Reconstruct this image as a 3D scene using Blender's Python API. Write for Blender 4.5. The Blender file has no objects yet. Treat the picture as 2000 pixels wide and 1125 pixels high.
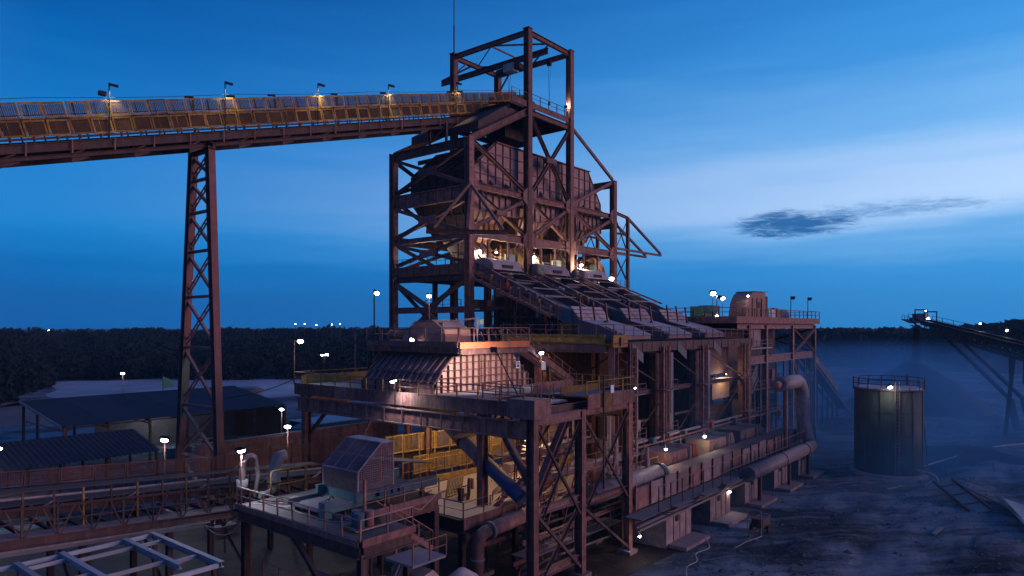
import bpy, bmesh, math, random
from mathutils import Vector, Matrix, noise
random.seed(7)
R = math.radians
SC = bpy.context.scene
COL = SC.collection

# ------------------------------------------------------------------ camera
HEAD = math.atan2(1110, 1354)          # viewing direction, measured from +X
cam = bpy.data.cameras.new('camera')
camo = bpy.data.objects.new('camera', cam)
COL.objects.link(camo)
camo.location = (0, 0, 18)
camo.rotation_euler = (R(90), 0, HEAD - R(90))
cam.sensor_width = 36
cam.lens = 36 * 1354 / 2000
cam.shift_y = 0.03775
cam.clip_start = 0.5
cam.clip_end = 9000
SC.camera = camo

# ------------------------------------------------------------------ world: blue hour sky, afterglow low on the right
GLOW_AZ = R(-20)
world = bpy.data.worlds.new('World')
SC.world = world
world.use_nodes = True
nt = world.node_tree
nt.nodes.clear()
def N(tree, kind, **kw):
    n = tree.nodes.new(kind)
    for k, v in kw.items():
        setattr(n, k, v)
    return n
def L(tree, a, b):
    tree.links.new(a, b)
def math_node(tree, op, a, b=None, clamp=False):
    n = N(tree, 'ShaderNodeMath', operation=op, use_clamp=clamp)
    for i, x in enumerate((a, b)):
        if x is None: continue
        if isinstance(x, (int, float)): n.inputs[i].default_value = x
        else: L(tree, x, n.inputs[i])
    return n.outputs[0]
def ramp(tree, fac, stops, interp='EASE'):
    n = N(tree, 'ShaderNodeValToRGB')
    n.color_ramp.interpolation = interp
    e = n.color_ramp.elements
    while len(e) < len(stops): e.new(0.5)
    for el, (p, c) in zip(e, stops):
        el.position = p
        el.color = (*c, 1) if len(c) == 3 else c
    L(tree, fac, n.inputs[0])
    return n.outputs[0]
def mix(tree, fac, a, b, mode='MIX'):
    n = N(tree, 'ShaderNodeMix', data_type='RGBA', blend_type=mode)
    if isinstance(fac, (int, float)): n.inputs[0].default_value = fac
    else: L(tree, fac, n.inputs[0])
    for i, x in ((6, a), (7, b)):
        if isinstance(x, tuple): n.inputs[i].default_value = (*x, 1)
        else: L(tree, x, n.inputs[i])
    return n.outputs[2]
tc = N(nt, 'ShaderNodeTexCoord')
sep = N(nt, 'ShaderNodeSeparateXYZ'); L(nt, tc.outputs['Generated'], sep.inputs[0])
X, Y, Z = sep.outputs
elev = math_node(nt, 'ARCSINE', Z)                                   # radians
e01 = math_node(nt, 'DIVIDE', elev, R(90), True)
hl = math_node(nt, 'SQRT', math_node(nt, 'ADD', math_node(nt, 'MULTIPLY', X, X), math_node(nt, 'MULTIPLY', Y, Y)))
dotg = math_node(nt, 'DIVIDE', math_node(nt, 'ADD', math_node(nt, 'MULTIPLY', X, math.cos(GLOW_AZ)), math_node(nt, 'MULTIPLY', Y, math.sin(GLOW_AZ))), math_node(nt, 'MAXIMUM', hl, 0.001))
g01 = math_node(nt, 'DIVIDE', math_node(nt, 'ADD', dotg, 0.35), 1.35, True)
# soft horizontal streaks that bend the bands a little
mp = N(nt, 'ShaderNodeMapping'); mp.inputs['Scale'].default_value = (1.6, 1.6, 16)
L(nt, tc.outputs['Generated'], mp.inputs[0])
nz = N(nt, 'ShaderNodeTexNoise'); nz.inputs['Scale'].default_value = 2.2; nz.inputs['Detail'].default_value = 5; nz.inputs['Roughness'].default_value = 0.55
L(nt, mp.outputs[0], nz.inputs[0])
streak = math_node(nt, 'SUBTRACT', nz.outputs[0], 0.5)
es = math_node(nt, 'ADD', e01, math_node(nt, 'MULTIPLY', streak, 0.045), True)
away = ramp(nt, es, [(0.0, (.001, .12, .42)), (0.03, (.001, .14, .47)), (0.085, (.006, .245, .68)), (0.14, (.002, .215, .66)), (0.27, (.0005, .085, .37)), (0.6, (.0005, .035, .17)), (1.0, (.0005, .022, .12))], 'LINEAR')
toward = ramp(nt, es, [(0.0, (.035, .32, .78)), (0.05, (.06, .38, .86)), (0.075, (.2, .53, .97)), (0.1, (.62, .86, 1.2)), (0.125, (.55, .80, 1.16)), (0.16, (.24, .58, 1.04)), (0.22, (.07, .38, .90)), (0.30, (.02, .25, .74)), (0.6, (.002, .06, .26)), (1.0, (.0005, .025, .13))], 'LINEAR')
gs = math_node(nt, 'POWER', g01, 2.35, True)
skyc = mix(nt, gs, away, toward)
# pink antitwilight fill added in the unseen sky opposite the afterglow, warms shaded faces
anti = math_node(nt, 'POWER', math_node(nt, 'DIVIDE', math_node(nt, 'SUBTRACT', math_node(nt, 'MULTIPLY', dotg, -1.0), .05), .95, True), 1.2, True)
band = ramp(nt, e01, [(0.0, (.07, .035, .055)), (0.12, (.18, .078, .115)), (0.4, (.06, .022, .04)), (0.8, (0, 0, 0))], 'EASE')
skyc = mix(nt, anti, skyc, band, 'ADD')
# one dark slate cloud bank low over the right horizon
az = math_node(nt, 'ARCTAN2', Y, X)
def cloud(az0, el0, wa, we, seed, lo, hi):
    da = math_node(nt, 'DIVIDE', math_node(nt, 'SUBTRACT', az, R(az0)), R(wa))
    de = math_node(nt, 'DIVIDE', math_node(nt, 'SUBTRACT', elev, R(el0)), R(we))
    d2 = math_node(nt, 'ADD', math_node(nt, 'MULTIPLY', da, da), math_node(nt, 'MULTIPLY', de, de))
    m2 = N(nt, 'ShaderNodeMapping'); m2.inputs['Scale'].default_value = (16, 16, 95); m2.inputs['Location'].default_value = (seed, seed * .7, 0)
    L(nt, tc.outputs['Generated'], m2.inputs[0])
    n2 = N(nt, 'ShaderNodeTexNoise'); n2.inputs['Scale'].default_value = 1.6; n2.inputs['Detail'].default_value = 10; n2.inputs['Roughness'].default_value = .72; n2.inputs['Distortion'].default_value = .6
    L(nt, m2.outputs[0], n2.inputs[0])
    k = math_node(nt, 'ADD', math_node(nt, 'SUBTRACT', 1.0, d2), math_node(nt, 'MULTIPLY', math_node(nt, 'SUBTRACT', n2.outputs[0], .5), 3.4))
    mr = N(nt, 'ShaderNodeMapRange', interpolation_type='SMOOTHSTEP'); mr.inputs[1].default_value = lo; mr.inputs[2].default_value = hi
    L(nt, k, mr.inputs[0])
    return mr.outputs[0]
c1 = cloud(17.2, 7.8, 4.6, 1.1, 3.1, -.2, .95)
c2 = cloud(10.2, 8.5, 7.0, 0.8, 8.4, .1, 1.5)
skyc = mix(nt, math_node(nt, 'MULTIPLY', c1, .9), skyc, (.003, .115, .37))
skyc = mix(nt, math_node(nt, 'MULTIPLY', c2, .75), skyc, (.06, .26, .60))
bg = N(nt, 'ShaderNodeBackground'); bg.inputs[1].default_value = .66
L(nt, skyc, bg.inputs[0])
wo = N(nt, 'ShaderNodeOutputWorld'); L(nt, bg.outputs[0], wo.inputs[0])

# ------------------------------------------------------------------ the afterglow as a broad, weak, pink sun
sl = bpy.data.lights.new('sun', 'SUN')
sl.energy = 1.5
sl.angle = R(35)
sl.color = (1.0, .57, .56)
so = bpy.data.objects.new('sun', sl); COL.objects.link(so)
SUN_AZ, SUN_EL = R(-62), R(6.5)
d = Vector((math.cos(SUN_AZ) * math.cos(SUN_EL), math.sin(SUN_AZ) * math.cos(SUN_EL), math.sin(SUN_EL)))
so.rotation_euler = d.to_track_quat('Z', 'Y').to_euler()
so.location = (60, -60, 90)

# ------------------------------------------------------------------ exposure and render settings
SC.view_settings.view_transform = 'Standard'
SC.view_settings.look = 'None'
SC.view_settings.gamma = 1
SC.view_settings.exposure = 0.52
SC.view_settings.use_curve_mapping = False
SC.render.engine = 'CYCLES'
cy = SC.cycles
cy.use_denoising = True
cy.max_bounces = 5
cy.diffuse_bounces = 2
cy.glossy_bounces = 2
cy.transparent_max_bounces = 12
cy.volume_bounces = 0
cy.sample_clamp_indirect = 1.5
cy.caustics_reflective = False
cy.caustics_refractive = False
cy.volume_step_rate = 8

# ------------------------------------------------------------------ materials
MATS = {}
def mat(name, base, var=None, dust=None, rough=.75, scale=.8, metal=0, bump=.25, rnd=.25, streaks=None, fine=0):
    """painted or rusty surface: two-tone noise in world space, dust lying on upward faces, small tone change per piece"""
    if name in MATS: return MATS[name]
    m = bpy.data.materials.new(name); MATS[name] = m
    m.use_nodes = True
    t = m.node_tree; t.nodes.clear()
    out = N(t, 'ShaderNodeOutputMaterial'); b = N(t, 'ShaderNodeBsdfPrincipled')
    L(t, b.outputs[0], out.inputs[0])
    geo = N(t, 'ShaderNodeNewGeometry')
    n1 = N(t, 'ShaderNodeTexNoise'); n1.inputs['Scale'].default_value = scale; n1.inputs['Detail'].default_value = 7; n1.inputs['Roughness'].default_value = .65
    L(t, geo.outputs['Position'], n1.inputs[0])
    f = N(t, 'ShaderNodeMapRange'); f.inputs[1].default_value = .36; f.inputs[2].default_value = .66
    L(t, n1.outputs[0], f.inputs[0])
    var = var or tuple(c * .55 for c in base)
    c = mix(t, f.outputs[0], base, var)
    if streaks:
        mp = N(t, 'ShaderNodeMapping'); mp.inputs['Scale'].default_value = (2.6, 2.6, .22)
        L(t, geo.outputs['Position'], mp.inputs[0])
        n2 = N(t, 'ShaderNodeTexNoise'); n2.inputs['Scale'].default_value = 1.5; n2.inputs['Detail'].default_value = 5
        L(t, mp.outputs[0], n2.inputs[0])
        f2 = N(t, 'ShaderNodeMapRange'); f2.inputs[1].default_value = .5; f2.inputs[2].default_value = .68
        L(t, n2.outputs[0], f2.inputs[0])
        c = mix(t, math_node(t, 'MULTIPLY', f2.outputs[0], .55), c, streaks)
    if dust:
        sx = N(t, 'ShaderNodeSeparateXYZ'); L(t, geo.outputs['Normal'], sx.inputs[0])
        up = N(t, 'ShaderNodeMapRange'); up.inputs[1].default_value = .45; up.inputs[2].default_value = .95
        L(t, sx.outputs[2], up.inputs[0])
        dn = math_node(t, 'ADD', math_node(t, 'MULTIPLY', up.outputs[0], .8), math_node(t, 'MULTIPLY', math_node(t, 'SUBTRACT', n1.outputs[0], .5), .9), True)
        c = mix(t, dn, c, dust)
    if rnd:
        oi = N(t, 'ShaderNodeObjectInfo')
        k = math_node(t, 'ADD', math_node(t, 'MULTIPLY', oi.outputs['Random'], rnd * 2), 1 - rnd)
        hsv = N(t, 'ShaderNodeHueSaturation'); L(t, c, hsv.inputs['Color']); L(t, k, hsv.inputs['Value'])
        c = hsv.outputs[0]
    L(t, c, b.inputs['Base Color'])
    b.inputs['Roughness'].default_value = rough
    b.inputs['Metallic'].default_value = metal
    b.inputs['Specular IOR Level'].default_value = .3
    if bump:
        n3 = N(t, 'ShaderNodeTexNoise'); n3.inputs['Scale'].default_value = fine or 7; n3.inputs['Detail'].default_value = 4
        L(t, geo.outputs['Position'], n3.inputs[0])
        bp = N(t, 'ShaderNodeBump'); bp.inputs['Strength'].default_value = bump; bp.inputs['Distance'].default_value = .06
        L(t, n3.outputs[0], bp.inputs['Height']); L(t, bp.outputs[0], b.inputs['Normal'])
    return m
DUST = (.20, .15, .16)
STEEL = mat('red_oxide_steel', (.24, .10, .088), (.06, .024, .025), (.27, .185, .18), streaks=(.30, .155, .11), scale=1.7, rnd=.36)
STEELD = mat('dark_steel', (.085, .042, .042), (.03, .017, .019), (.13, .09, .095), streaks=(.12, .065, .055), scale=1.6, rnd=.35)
STEELP = mat('dusty_pink_steel', (.27, .14, .125), (.11, .052, .05), (.27, .21, .21), streaks=(.10, .04, .035), scale=1.5, rnd=.3)
PLATE = mat('pale_plate', (.62, .39, .36), (.46, .28, .25), (.42, .33, .33), streaks=(.40, .25, .10), scale=.5)
COVER = mat('dusty_white_cover', (.30, .25, .28), (.17, .125, .14), (.36, .31, .345), rough=.6, streaks=(.16, .10, .10), scale=1.3)
YEL = mat('yellow_paint', (.36, .205, .04), (.17, .085, .025), (.26, .18, .09), rnd=.35, scale=1.8)
YELD = mat('dirty_yellow_guard', (.29, .155, .03), (.11, .058, .025), (.2, .13, .07), rnd=.45, scale=2.0)
WIRE = mat('guard_wire', (.11, .058, .03), (.07, .035, .02), None, bump=0)
WIRED = mat('dark_guard_wire', (.10, .065, .06), (.06, .04, .035), None, bump=0)
RUSTG = mat('rust_guard', (.15, .065, .04), (.08, .036, .028), (.13, .08, .07), rnd=.4)
ORANGE = mat('orange_paint', (.42, .13, .05), (.28, .08, .04), DUST)
REDP = mat('red_paint', (.38, .05, .03), (.22, .03, .03), DUST)
TEAL = mat('teal_paint', (.07, .15, .17), (.05, .10, .12), (.18, .18, .2))
GREEN = mat('green_paint', (.05, .20, .12), (.04, .14, .09), DUST)
BLUEP = mat('blue_paint', (.03, .06, .16), (.02, .04, .10), DUST)
GALV = mat('galvanised_pipe', (.28, .23, .25), (.15, .115, .125), (.33, .27, .29), rough=.55, scale=1.6, streaks=(.16, .10, .09))
CONC = mat('concrete', (.26, .19, .195), (.13, .09, .092), (.29, .23, .24), streaks=(.12, .075, .07), scale=1.2)
BELT = mat('rubber_belt', (.03, .026, .028), (.06, .045, .045), (.09, .06, .055))
BLACK = mat('black_fitting', (.018, .016, .018), None, None, rnd=0)
ROOF = mat('roof_sheet', (.10, .085, .10), (.06, .05, .065), (.13, .105, .12), scale=.3, rnd=.15)
WHITEF = mat('primed_white_steel', (.36, .38, .43), (.25, .26, .3), (.42, .43, .48), rough=.6)
TANKM = mat('tank_paint', (.05, .062, .052), (.03, .038, .034), None, streaks=(.10, .08, .05), scale=.4, rnd=0)
ORE = mat('ore', (.10, .06, .05), (.05, .03, .03), None, scale=2.5, bump=.8, fine=3)
SHEET = mat('bluish_sheet', (.14, .15, .18), (.10, .10, .12), (.2, .2, .23), rough=.5)
HOSE = mat('pale_hose', (.45, .42, .42), None, None, rnd=0)
SIGNM = mat('sign_white', (.7, .7, .72), (.6, .6, .62), None, rnd=0, bump=0)
MOTOR = mat('motor_paint', (.40, .40, .42), (.3, .3, .3), DUST)
SCR = mat('screen_steel', (.20, .13, .135), (.12, .075, .08), (.27, .22, .24), streaks=(.13, .07, .06))
SCG = mat('screen_grey', (.15, .145, .16), (.09, .085, .095), (.24, .21, .23))
def emit(name, col, s):
    m = bpy.data.materials.new(name); m.use_nodes = True
    t = m.node_tree; t.nodes.clear()
    o = N(t, 'ShaderNodeOutputMaterial'); e = N(t, 'ShaderNodeEmission')
    e.inputs[0].default_value = (*col, 1); e.inputs[1].default_value = s
    L(t, e.outputs[0], o.inputs[0])
    m.cycles.emission_sampling = 'NONE'      # the lamp objects light the scene; the lens is only seen
    return m
LAMPW = emit('lamp_white', (.93, .97, 1.0), 30)
LAMPY = emit('lamp_warm', (1.0, .72, .38), 18)

# ------------------------------------------------------------------ shared unit meshes
UNIT = {}
def raw(verts, faces, name='mesh', m=None, smooth=False):
    me = bpy.data.meshes.new(name); me.from_pydata(verts, [], faces); me.update()
    if m: me.materials.append(m)
    if smooth: me.polygons.foreach_set('use_smooth', [True] * len(me.polygons))
    return me
def prism_mesh(profile, name, m, smooth=False):
    n = len(profile)
    v = [(x, y, -.5) for x, y in profile] + [(x, y, .5) for x, y in profile]
    f = [(i, (i + 1) % n, n + (i + 1) % n, n + i) for i in range(n)]
    f += [tuple(range(n - 1, -1, -1)), tuple(range(n, 2 * n))]
    me = raw(v, f, name, m)
    if smooth:
        me.polygons.foreach_set('use_smooth', [len(p.vertices) == 4 for p in me.polygons])
    return me
PROF = {
    'box': [(-.5, -.5), (.5, -.5), (.5, .5), (-.5, .5)],
    'I': [(-.5, -.5), (.5, -.5), (.5, -.42), (.05, -.42), (.05, .42), (.5, .42), (.5, .5), (-.5, .5), (-.5, .42), (-.05, .42), (-.05, -.42), (-.5, -.42)],
    'L': [(-.5, -.5), (.5, -.5), (.5, -.36), (-.36, -.36), (-.36, .5), (-.5, .5)],
    'C': [(-.5, -.5), (.5, -.5), (.5, -.4), (-.38, -.4), (-.38, .4), (.5, .4), (.5, .5), (-.5, .5)],
    'tube': [(.5 * math.cos(a * math.pi / 6), .5 * math.sin(a * math.pi / 6)) for a in range(12)],
    'pipe': [(.5 * math.cos(a * math.pi / 12), .5 * math.sin(a * math.pi / 12)) for a in range(24)],
}
def unit(kind, m):
    k = (kind, m.name)
    if k not in UNIT:
        UNIT[k] = prism_mesh(PROF[kind], kind, m, kind in ('tube', 'pipe'))
    return UNIT[k]

WM = {}                                   # world matrix of every object made here
def link(name, me, M, parent=None):
    o = bpy.data.objects.new(name, me); COL.objects.link(o)
    if parent is not None:
        o.parent = parent
        o.matrix_parent_inverse = WM[parent.name].inverted()
    o.matrix_basis = M
    WM[o.name] = M
    return o
def tag(o, label, cat, group=None):
    o['label'] = label; o['category'] = cat
    if group: o['group'] = group
    return o
def thing(name, label, cat, loc, group=None):
    o = link(name, None, Matrix.Translation(loc))
    o.empty_display_size = .5
    return tag(o, label, cat, group)
def structure(o, kind='structure'):
    o['kind'] = kind
    return o
def frame(a, b, yhint=None):
    a, b = Vector(a), Vector(b)
    z = (b - a); ln = z.length; z = z / ln
    h = Vector(yhint) if yhint else (Vector((0, 0, 1)) if abs(z.z) < .95 else Vector((0, 1, 0)))
    x = h.cross(z)
    if x.length < 1e-4: x = Vector((1, 0, 0)).cross(z)
    x.normalize(); y = z.cross(x)
    return a, b, x, y, z, ln
def beam(p, name, a, b, w, h=None, m=None, kind='I', yh=None):
    """one straight member from a to b, w wide and h deep"""
    h = h or w
    a, b, x, y, z, ln = frame(a, b, yh)
    c = (a + b) / 2
    M = Matrix(((x.x * w, y.x * h, z.x * ln, c.x), (x.y * w, y.y * h, z.y * ln, c.y), (x.z * w, y.z * h, z.z * ln, c.z), (0, 0, 0, 1)))
    return link(name, unit(kind, m or STEEL), M, p)
def box(p, name, lo, hi, m, rot=0, tilt=None):
    c = [(l + h) / 2 for l, h in zip(lo, hi)]; s = [abs(h - l) for l, h in zip(lo, hi)]
    M = Matrix.Translation(c) @ Matrix.Rotation(rot, 4, 'Z')
    if tilt: M = M @ Matrix.Rotation(tilt[1], 4, tilt[0])
    M = M @ Matrix.Diagonal((*s, 1))
    return link(name, unit('box', m), M, p)
def poly_plate(p, name, pts, th, m):
    """flat plate with the outline pts (3-D, planar, convex), thickness th to the back of its normal"""
    P = [Vector(q) for q in pts]
    n = (P[1] - P[0]).cross(P[2] - P[1]).normalized()
    c = sum(P, Vector()) / len(P)
    k = len(P)
    v = [tuple(q - c) for q in P] + [tuple(q - c - n * th) for q in P]
    f = [tuple(range(k)), tuple(range(2 * k - 1, k - 1, -1))] + [(i, k + i, k + (i + 1) % k, (i + 1) % k) for i in range(k)]
    return link(name, raw(v, f, name, m), Matrix.Translation(c), p)
def solid(p, name, verts, faces, m, smooth=False):
    c = sum((Vector(q) for q in verts), Vector()) / len(verts)
    me = raw([tuple(Vector(q) - c) for q in verts], faces, name, m, smooth)
    bm = bmesh.new(); bm.from_mesh(me); bmesh.ops.recalc_face_normals(bm, faces=bm.faces); bm.to_mesh(me); bm.free()
    return link(name, me, Matrix.Translation(c), p)
def extrude(p, name, prof, axis, a, b, m):
    """profile (2-D list) extruded along a world axis from a to b; profile axes are the other two in xyz order"""
    n = len(prof)
    def pt(q, t):
        q = list(q); q.insert(axis, t); return tuple(q)
    v = [pt(q, a) for q in prof] + [pt(q, b) for q in prof]
    f = [(i, (i + 1) % n, n + (i + 1) % n, n + i) for i in range(n)] + [tuple(range(n - 1, -1, -1)), tuple(range(n, 2 * n))]
    return solid(p, name, v, f, m)
def tube(p, name, pts, r, m, n=12, closed=False, smooth=True):
    """pipe swept along points"""
    P = [Vector(q) for q in pts]; k = len(P)
    rr = list(r) if isinstance(r, (list, tuple)) else [r] * k
    while len(rr) < k: rr.append(rr[-1])
    verts, faces = [], []
    c0 = sum(P, Vector()) / k
    prev = None
    for i, q in enumerate(P):
        t = (P[min(i + 1, k - 1)] - P[max(i - 1, 0)]).normalized()
        if prev is None:
            h = Vector((0, 0, 1)) if abs(t.z) < .9 else Vector((1, 0, 0))
            x = h.cross(t).normalized()
        else:
            x = (prev - t * prev.dot(t)).normalized()
        prev = x; y = t.cross(x)
        for j in range(n):
            a = 2 * math.pi * j / n
            verts.append(tuple(q - c0 + (x * math.cos(a) + y * math.sin(a)) * rr[i]))
    for i in range(k - 1):
        for j in range(n):
            faces.append((i * n + j, i * n + (j + 1) % n, (i + 1) * n + (j + 1) % n, (i + 1) * n + j))
    faces += [tuple(range(n - 1, -1, -1)), tuple((k - 1) * n + j for j in range(n))]
    me = raw(verts, faces, name, m)
    if smooth: me.polygons.foreach_set('use_smooth', [len(q.vertices) == 4 for q in me.polygons])
    return link(name, me, Matrix.Translation(c0), p)
def arc(c, r, a0, a1, ex, ey, n=7):
    c, ex, ey = Vector(c), Vector(ex), Vector(ey)
    return [tuple(c + (ex * math.cos(R(a0 + (a1 - a0) * i / n)) + ey * math.sin(R(a0 + (a1 - a0) * i / n))) * r) for i in range(n + 1)]
def smooth_path(pts, n=6):
    P = [Vector(q) for q in pts]; out = []
    for i in range(len(P) - 1):
        a, b, c, d_ = P[max(i - 1, 0)], P[i], P[i + 1], P[min(i + 2, len(P) - 1)]
        for k in range(n):
            t = k / n
            out.append(tuple(.5 * ((2 * b) + (c - a) * t + (2 * a - 5 * b + 4 * c - d_) * t * t + (3 * b - a - 3 * c + d_) * t ** 3)))
    return out + [tuple(P[-1])]
def sag(a, b, s, n=12):
    a, b = Vector(a), Vector(b)
    return [tuple(a.lerp(b, i / n) - Vector((0, 0, s * 4 * (i / n) * (1 - i / n)))) for i in range(n + 1)]
def railing(p, pts, h=1.1, step=1.7, m=STEEL, w=.075, mid=True, pm=None, wob=.0):
    for a, b in zip(pts[:-1], pts[1:]):
        a, b = Vector(a), Vector(b)
        up = Vector((0, 0, h))
        n = max(1, round((b - a).length / step))
        for i in range(n + 1):
            q = a.lerp(b, i / n)
            beam(p, 'rail_post', q, q + Vector((random.uniform(-wob, wob), random.uniform(-wob, wob), h)), w * 1.15, w * 1.15, pm or m, 'L')
        beam(p, 'top_rail', a + up, b + up, w, w, m, 'tube')
        if mid: beam(p, 'mid_rail', a + up * .52, b + up * .52, w * .8, w * .8, m, 'tube')
def clip(poly, o, d):
    """part of the line o + t d inside the convex 2-D polygon"""
    t0, t1 = -1e9, 1e9
    area = sum(poly[i][0] * poly[(i + 1) % len(poly)][1] - poly[(i + 1) % len(poly)][0] * poly[i][1] for i in range(len(poly)))
    s = 1 if area > 0 else -1
    for i in range(len(poly)):
        ax, ay = poly[i]; bx, by = poly[(i + 1) % len(poly)]
        nx, ny = -(by - ay) * s, (bx - ax) * s
        den = nx * d[0] + ny * d[1]; num = nx * (ax - o[0]) + ny * (ay - o[1])
        if abs(den) < 1e-9:
            if num > 0: return None
        elif den > 0: t0 = max(t0, num / den)
        else: t1 = min(t1, num / den)
    return (t0, t1) if t1 - t0 > .15 else None
def ribbed(p, pts, m, rm, sx, sy, th=.08, dep=.22, w=.09, name='wall_plate', o=0):
    """plate with a grid of stiffener ribs standing on its front; pts[0]->pts[1] is the x direction"""
    P = [Vector(q) for q in pts]
    ex = (P[1] - P[0]).normalized(); n = ex.cross(P[2] - P[1]).normalized(); ey = n.cross(ex)
    pl = poly_plate(p, name, pts, th, m)
    q2 = [((q - P[0]).dot(ex), (q - P[0]).dot(ey)) for q in P]
    to3 = lambda a, b, k=0: P[0] + ex * a + ey * b + n * k
    xs = [q[0] for q in q2]; ys = [q[1] for q in q2]
    for lo, hi, s, isx in ((min(xs), max(xs), sx, 1), (min(ys), max(ys), sy, 0)):
        if not s: continue
        k = max(1, round((hi - lo) / s))
        for i in range(o, k + 1 - o):
            c = lo + (hi - lo) * i / k
            c = min(max(c, lo + .02), hi - .02)
            r = clip(q2, (c, 0) if isx else (0, c), (0, 1) if isx else (1, 0))
            if not r: continue
            dd = dep if isx else dep * .8
            a = to3(c, r[0], dd / 2 + .003) if isx else to3(r[0], c, dd / 2 + .003)
            b = to3(c, r[1], dd / 2 + .003) if isx else to3(r[1], c, dd / 2 + .003)
            beam(p, 'rib', a, b, w, dd, rm, 'box', tuple(n))
    return pl
def xbrace(p, a0, a1, b0, b1, w=.42, m=STEEL, gus=None, kind='I'):
    """X of two diagonals in the rectangle a0 (low left) a1 (low right) b0 (high left) b1 (high right); the second runs in two halves"""
    a0, a1, b0, b1 = map(Vector, (a0, a1, b0, b1))
    c = (a0 + a1 + b0 + b1) / 4
    beam(p, 'brace', a0, b1, w, w, m, kind)
    d = (b0 - a1).normalized() * (w * .75)
    beam(p, 'brace', a1, c - d, w, w, m, kind)
    beam(p, 'brace', c + d, b0, w, w, m, kind)
    if gus:
        ex = (a1 - a0).normalized(); ez = Vector((0, 0, 1)); n = ex.cross(ez)
        g = [c + ex * (gus * x) + ez * (gus * y) - n * -.03 for x, y in ((-1.5, -.55), (-.5, -.3), (.5, -.3), (1.5, -.55), (1.5, -.3), (.7, .25), (1.3, .6), (.9, .62), (0, .3), (-.9, .62), (-1.3, .6), (-.7, .25), (-1.5, -.3))]
        off = n * (w * .5 + .03)
        hexa = [c + ex * (gus * x) + ez * (gus * y) for x, y in ((-1.25, -.45), (0, -.34), (1.25, -.45), (1.25, .45), (0, .34), (-1.25, .45))]
        for s in (1, -1):
            poly_plate(p, 'gusset_plate', [q + off * s for q in (hexa if s > 0 else hexa[::-1])], .03, m)
def copy_tree(o, M=None, parent=None):
    c = o.copy(); COL.objects.link(c)
    if parent is not None: c.parent = parent
    if M is not None: c.matrix_basis = M
    for ch in o.children: copy_tree(ch, None, c)
    return c

# wire guard panel: one bent frame and a sheet of welded wire
def guard_meshes(w, h, fm, wm, nx, ny, bar=.075, wire=.016):
    t = bar
    o = [(0, 0), (w, 0), (w, h), (0, h)]; i = [(t, t), (w - t, t), (w - t, h - t), (t, h - t)]
    v = [(x, -.03, y) for x, y in o] + [(x, -.03, y) for x, y in i] + [(x, .03, y) for x, y in o] + [(x, .03, y) for x, y in i]
    f = []
    for k in range(4):
        j = (k + 1) % 4
        f += [(k, j, 4 + j, 4 + k), (8 + j, 8 + k, 12 + k, 12 + j), (j, k, 8 + k, 8 + j), (4 + k, 4 + j, 12 + j, 12 + k)]
    fr = raw(v, f, 'guard_frame', fm)
    vv, ff = [], []
    def bar_(x0, x1, z0, z1, y):
        b = len(vv)
        vv.extend([(x0, y, z0), (x1, y, z0), (x1, y, z1), (x0, y, z1), (x0, y + wire, z0), (x1, y + wire, z0), (x1, y + wire, z1), (x0, y + wire, z1)])
        ff.extend([(b, b + 1, b + 2, b + 3), (b + 7, b + 6, b + 5, b + 4), (b, b + 4, b + 5, b + 1), (b + 3, b + 2, b + 6, b + 7)] if (x1 - x0) > (z1 - z0) else [(b, b + 1, b + 2, b + 3), (b + 7, b + 6, b + 5, b + 4), (b, b + 3, b + 7, b + 4), (b + 1, b + 5, b + 6, b + 2)])
    for k in range(1, nx): bar_(t + (w - 2 * t) * k / nx - wire / 2, t + (w - 2 * t) * k / nx + wire / 2, t, h - t, -.006)
    for k in range(1, ny): bar_(t, w - t, t + (h - 2 * t) * k / ny - wire / 2, t + (h - 2 * t) * k / ny + wire / 2, .012)
    return fr, raw(vv, ff, 'guard_wire', wm)
def guard(p, M, ms, plate=None):
    g = link('guard_panel', ms[0], M, p)
    w = link('wire_mesh', ms[1], M, g); w['kind'] = 'stuff'
    return g

# ================================================================== THE SETTING
def ground_z(x, y):
    k = 1.0
    if y > 20: k = max(0, 1 - (y - 20) / 4)
    if y < -60 or x < 35 or x > 260: k = 0
    if k == 0: return 0
    p, q = x * .633 - y * .774, x * .774 + y * .633          # along and across the wheel tracks
    a = noise.fractal(Vector((x * .05 + 3, y * .17, 1.7)), .8, 2.1, 4) * .42
    b = noise.noise(Vector((p * .09, q * .55, 9.1))) * .22 - max(0, .22 - abs(noise.noise(Vector((p * .05, q * .42, 4.1))))) * .9 + noise.noise(Vector((p * .6, q * 1.4, 2.1))) * .07
    m = .9 * math.exp(-((x - 101) / 16) ** 2 - ((y - 9) / 4.5) ** 2) + .7 * math.exp(-((x - 128) / 20) ** 2 - ((y - 3) / 6) ** 2)
    return k * (a + b + m) + .0
def axis(a, b, n, far_lo, far_hi):
    lo = [a - (a - far_lo) * (i / 10) ** 2.2 for i in range(10, 0, -1)]
    hi = [b + (far_hi - b) * (i / 16) ** 2.2 for i in range(1, 17)]
    return lo + [a + (b - a) * i / n for i in range(n + 1)] + hi
gx = axis(36, 180, 300, -3000, 6000); gy = axis(-16, 26, 130, -5000, 6000)
gv = [(x, y, ground_z(x, y)) for y in gy for x in gx]
W_ = len(gx)
gf = [(j * W_ + i, j * W_ + i + 1, (j + 1) * W_ + i + 1, (j + 1) * W_ + i) for j in range(len(gy) - 1) for i in range(W_ - 1)]
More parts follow.
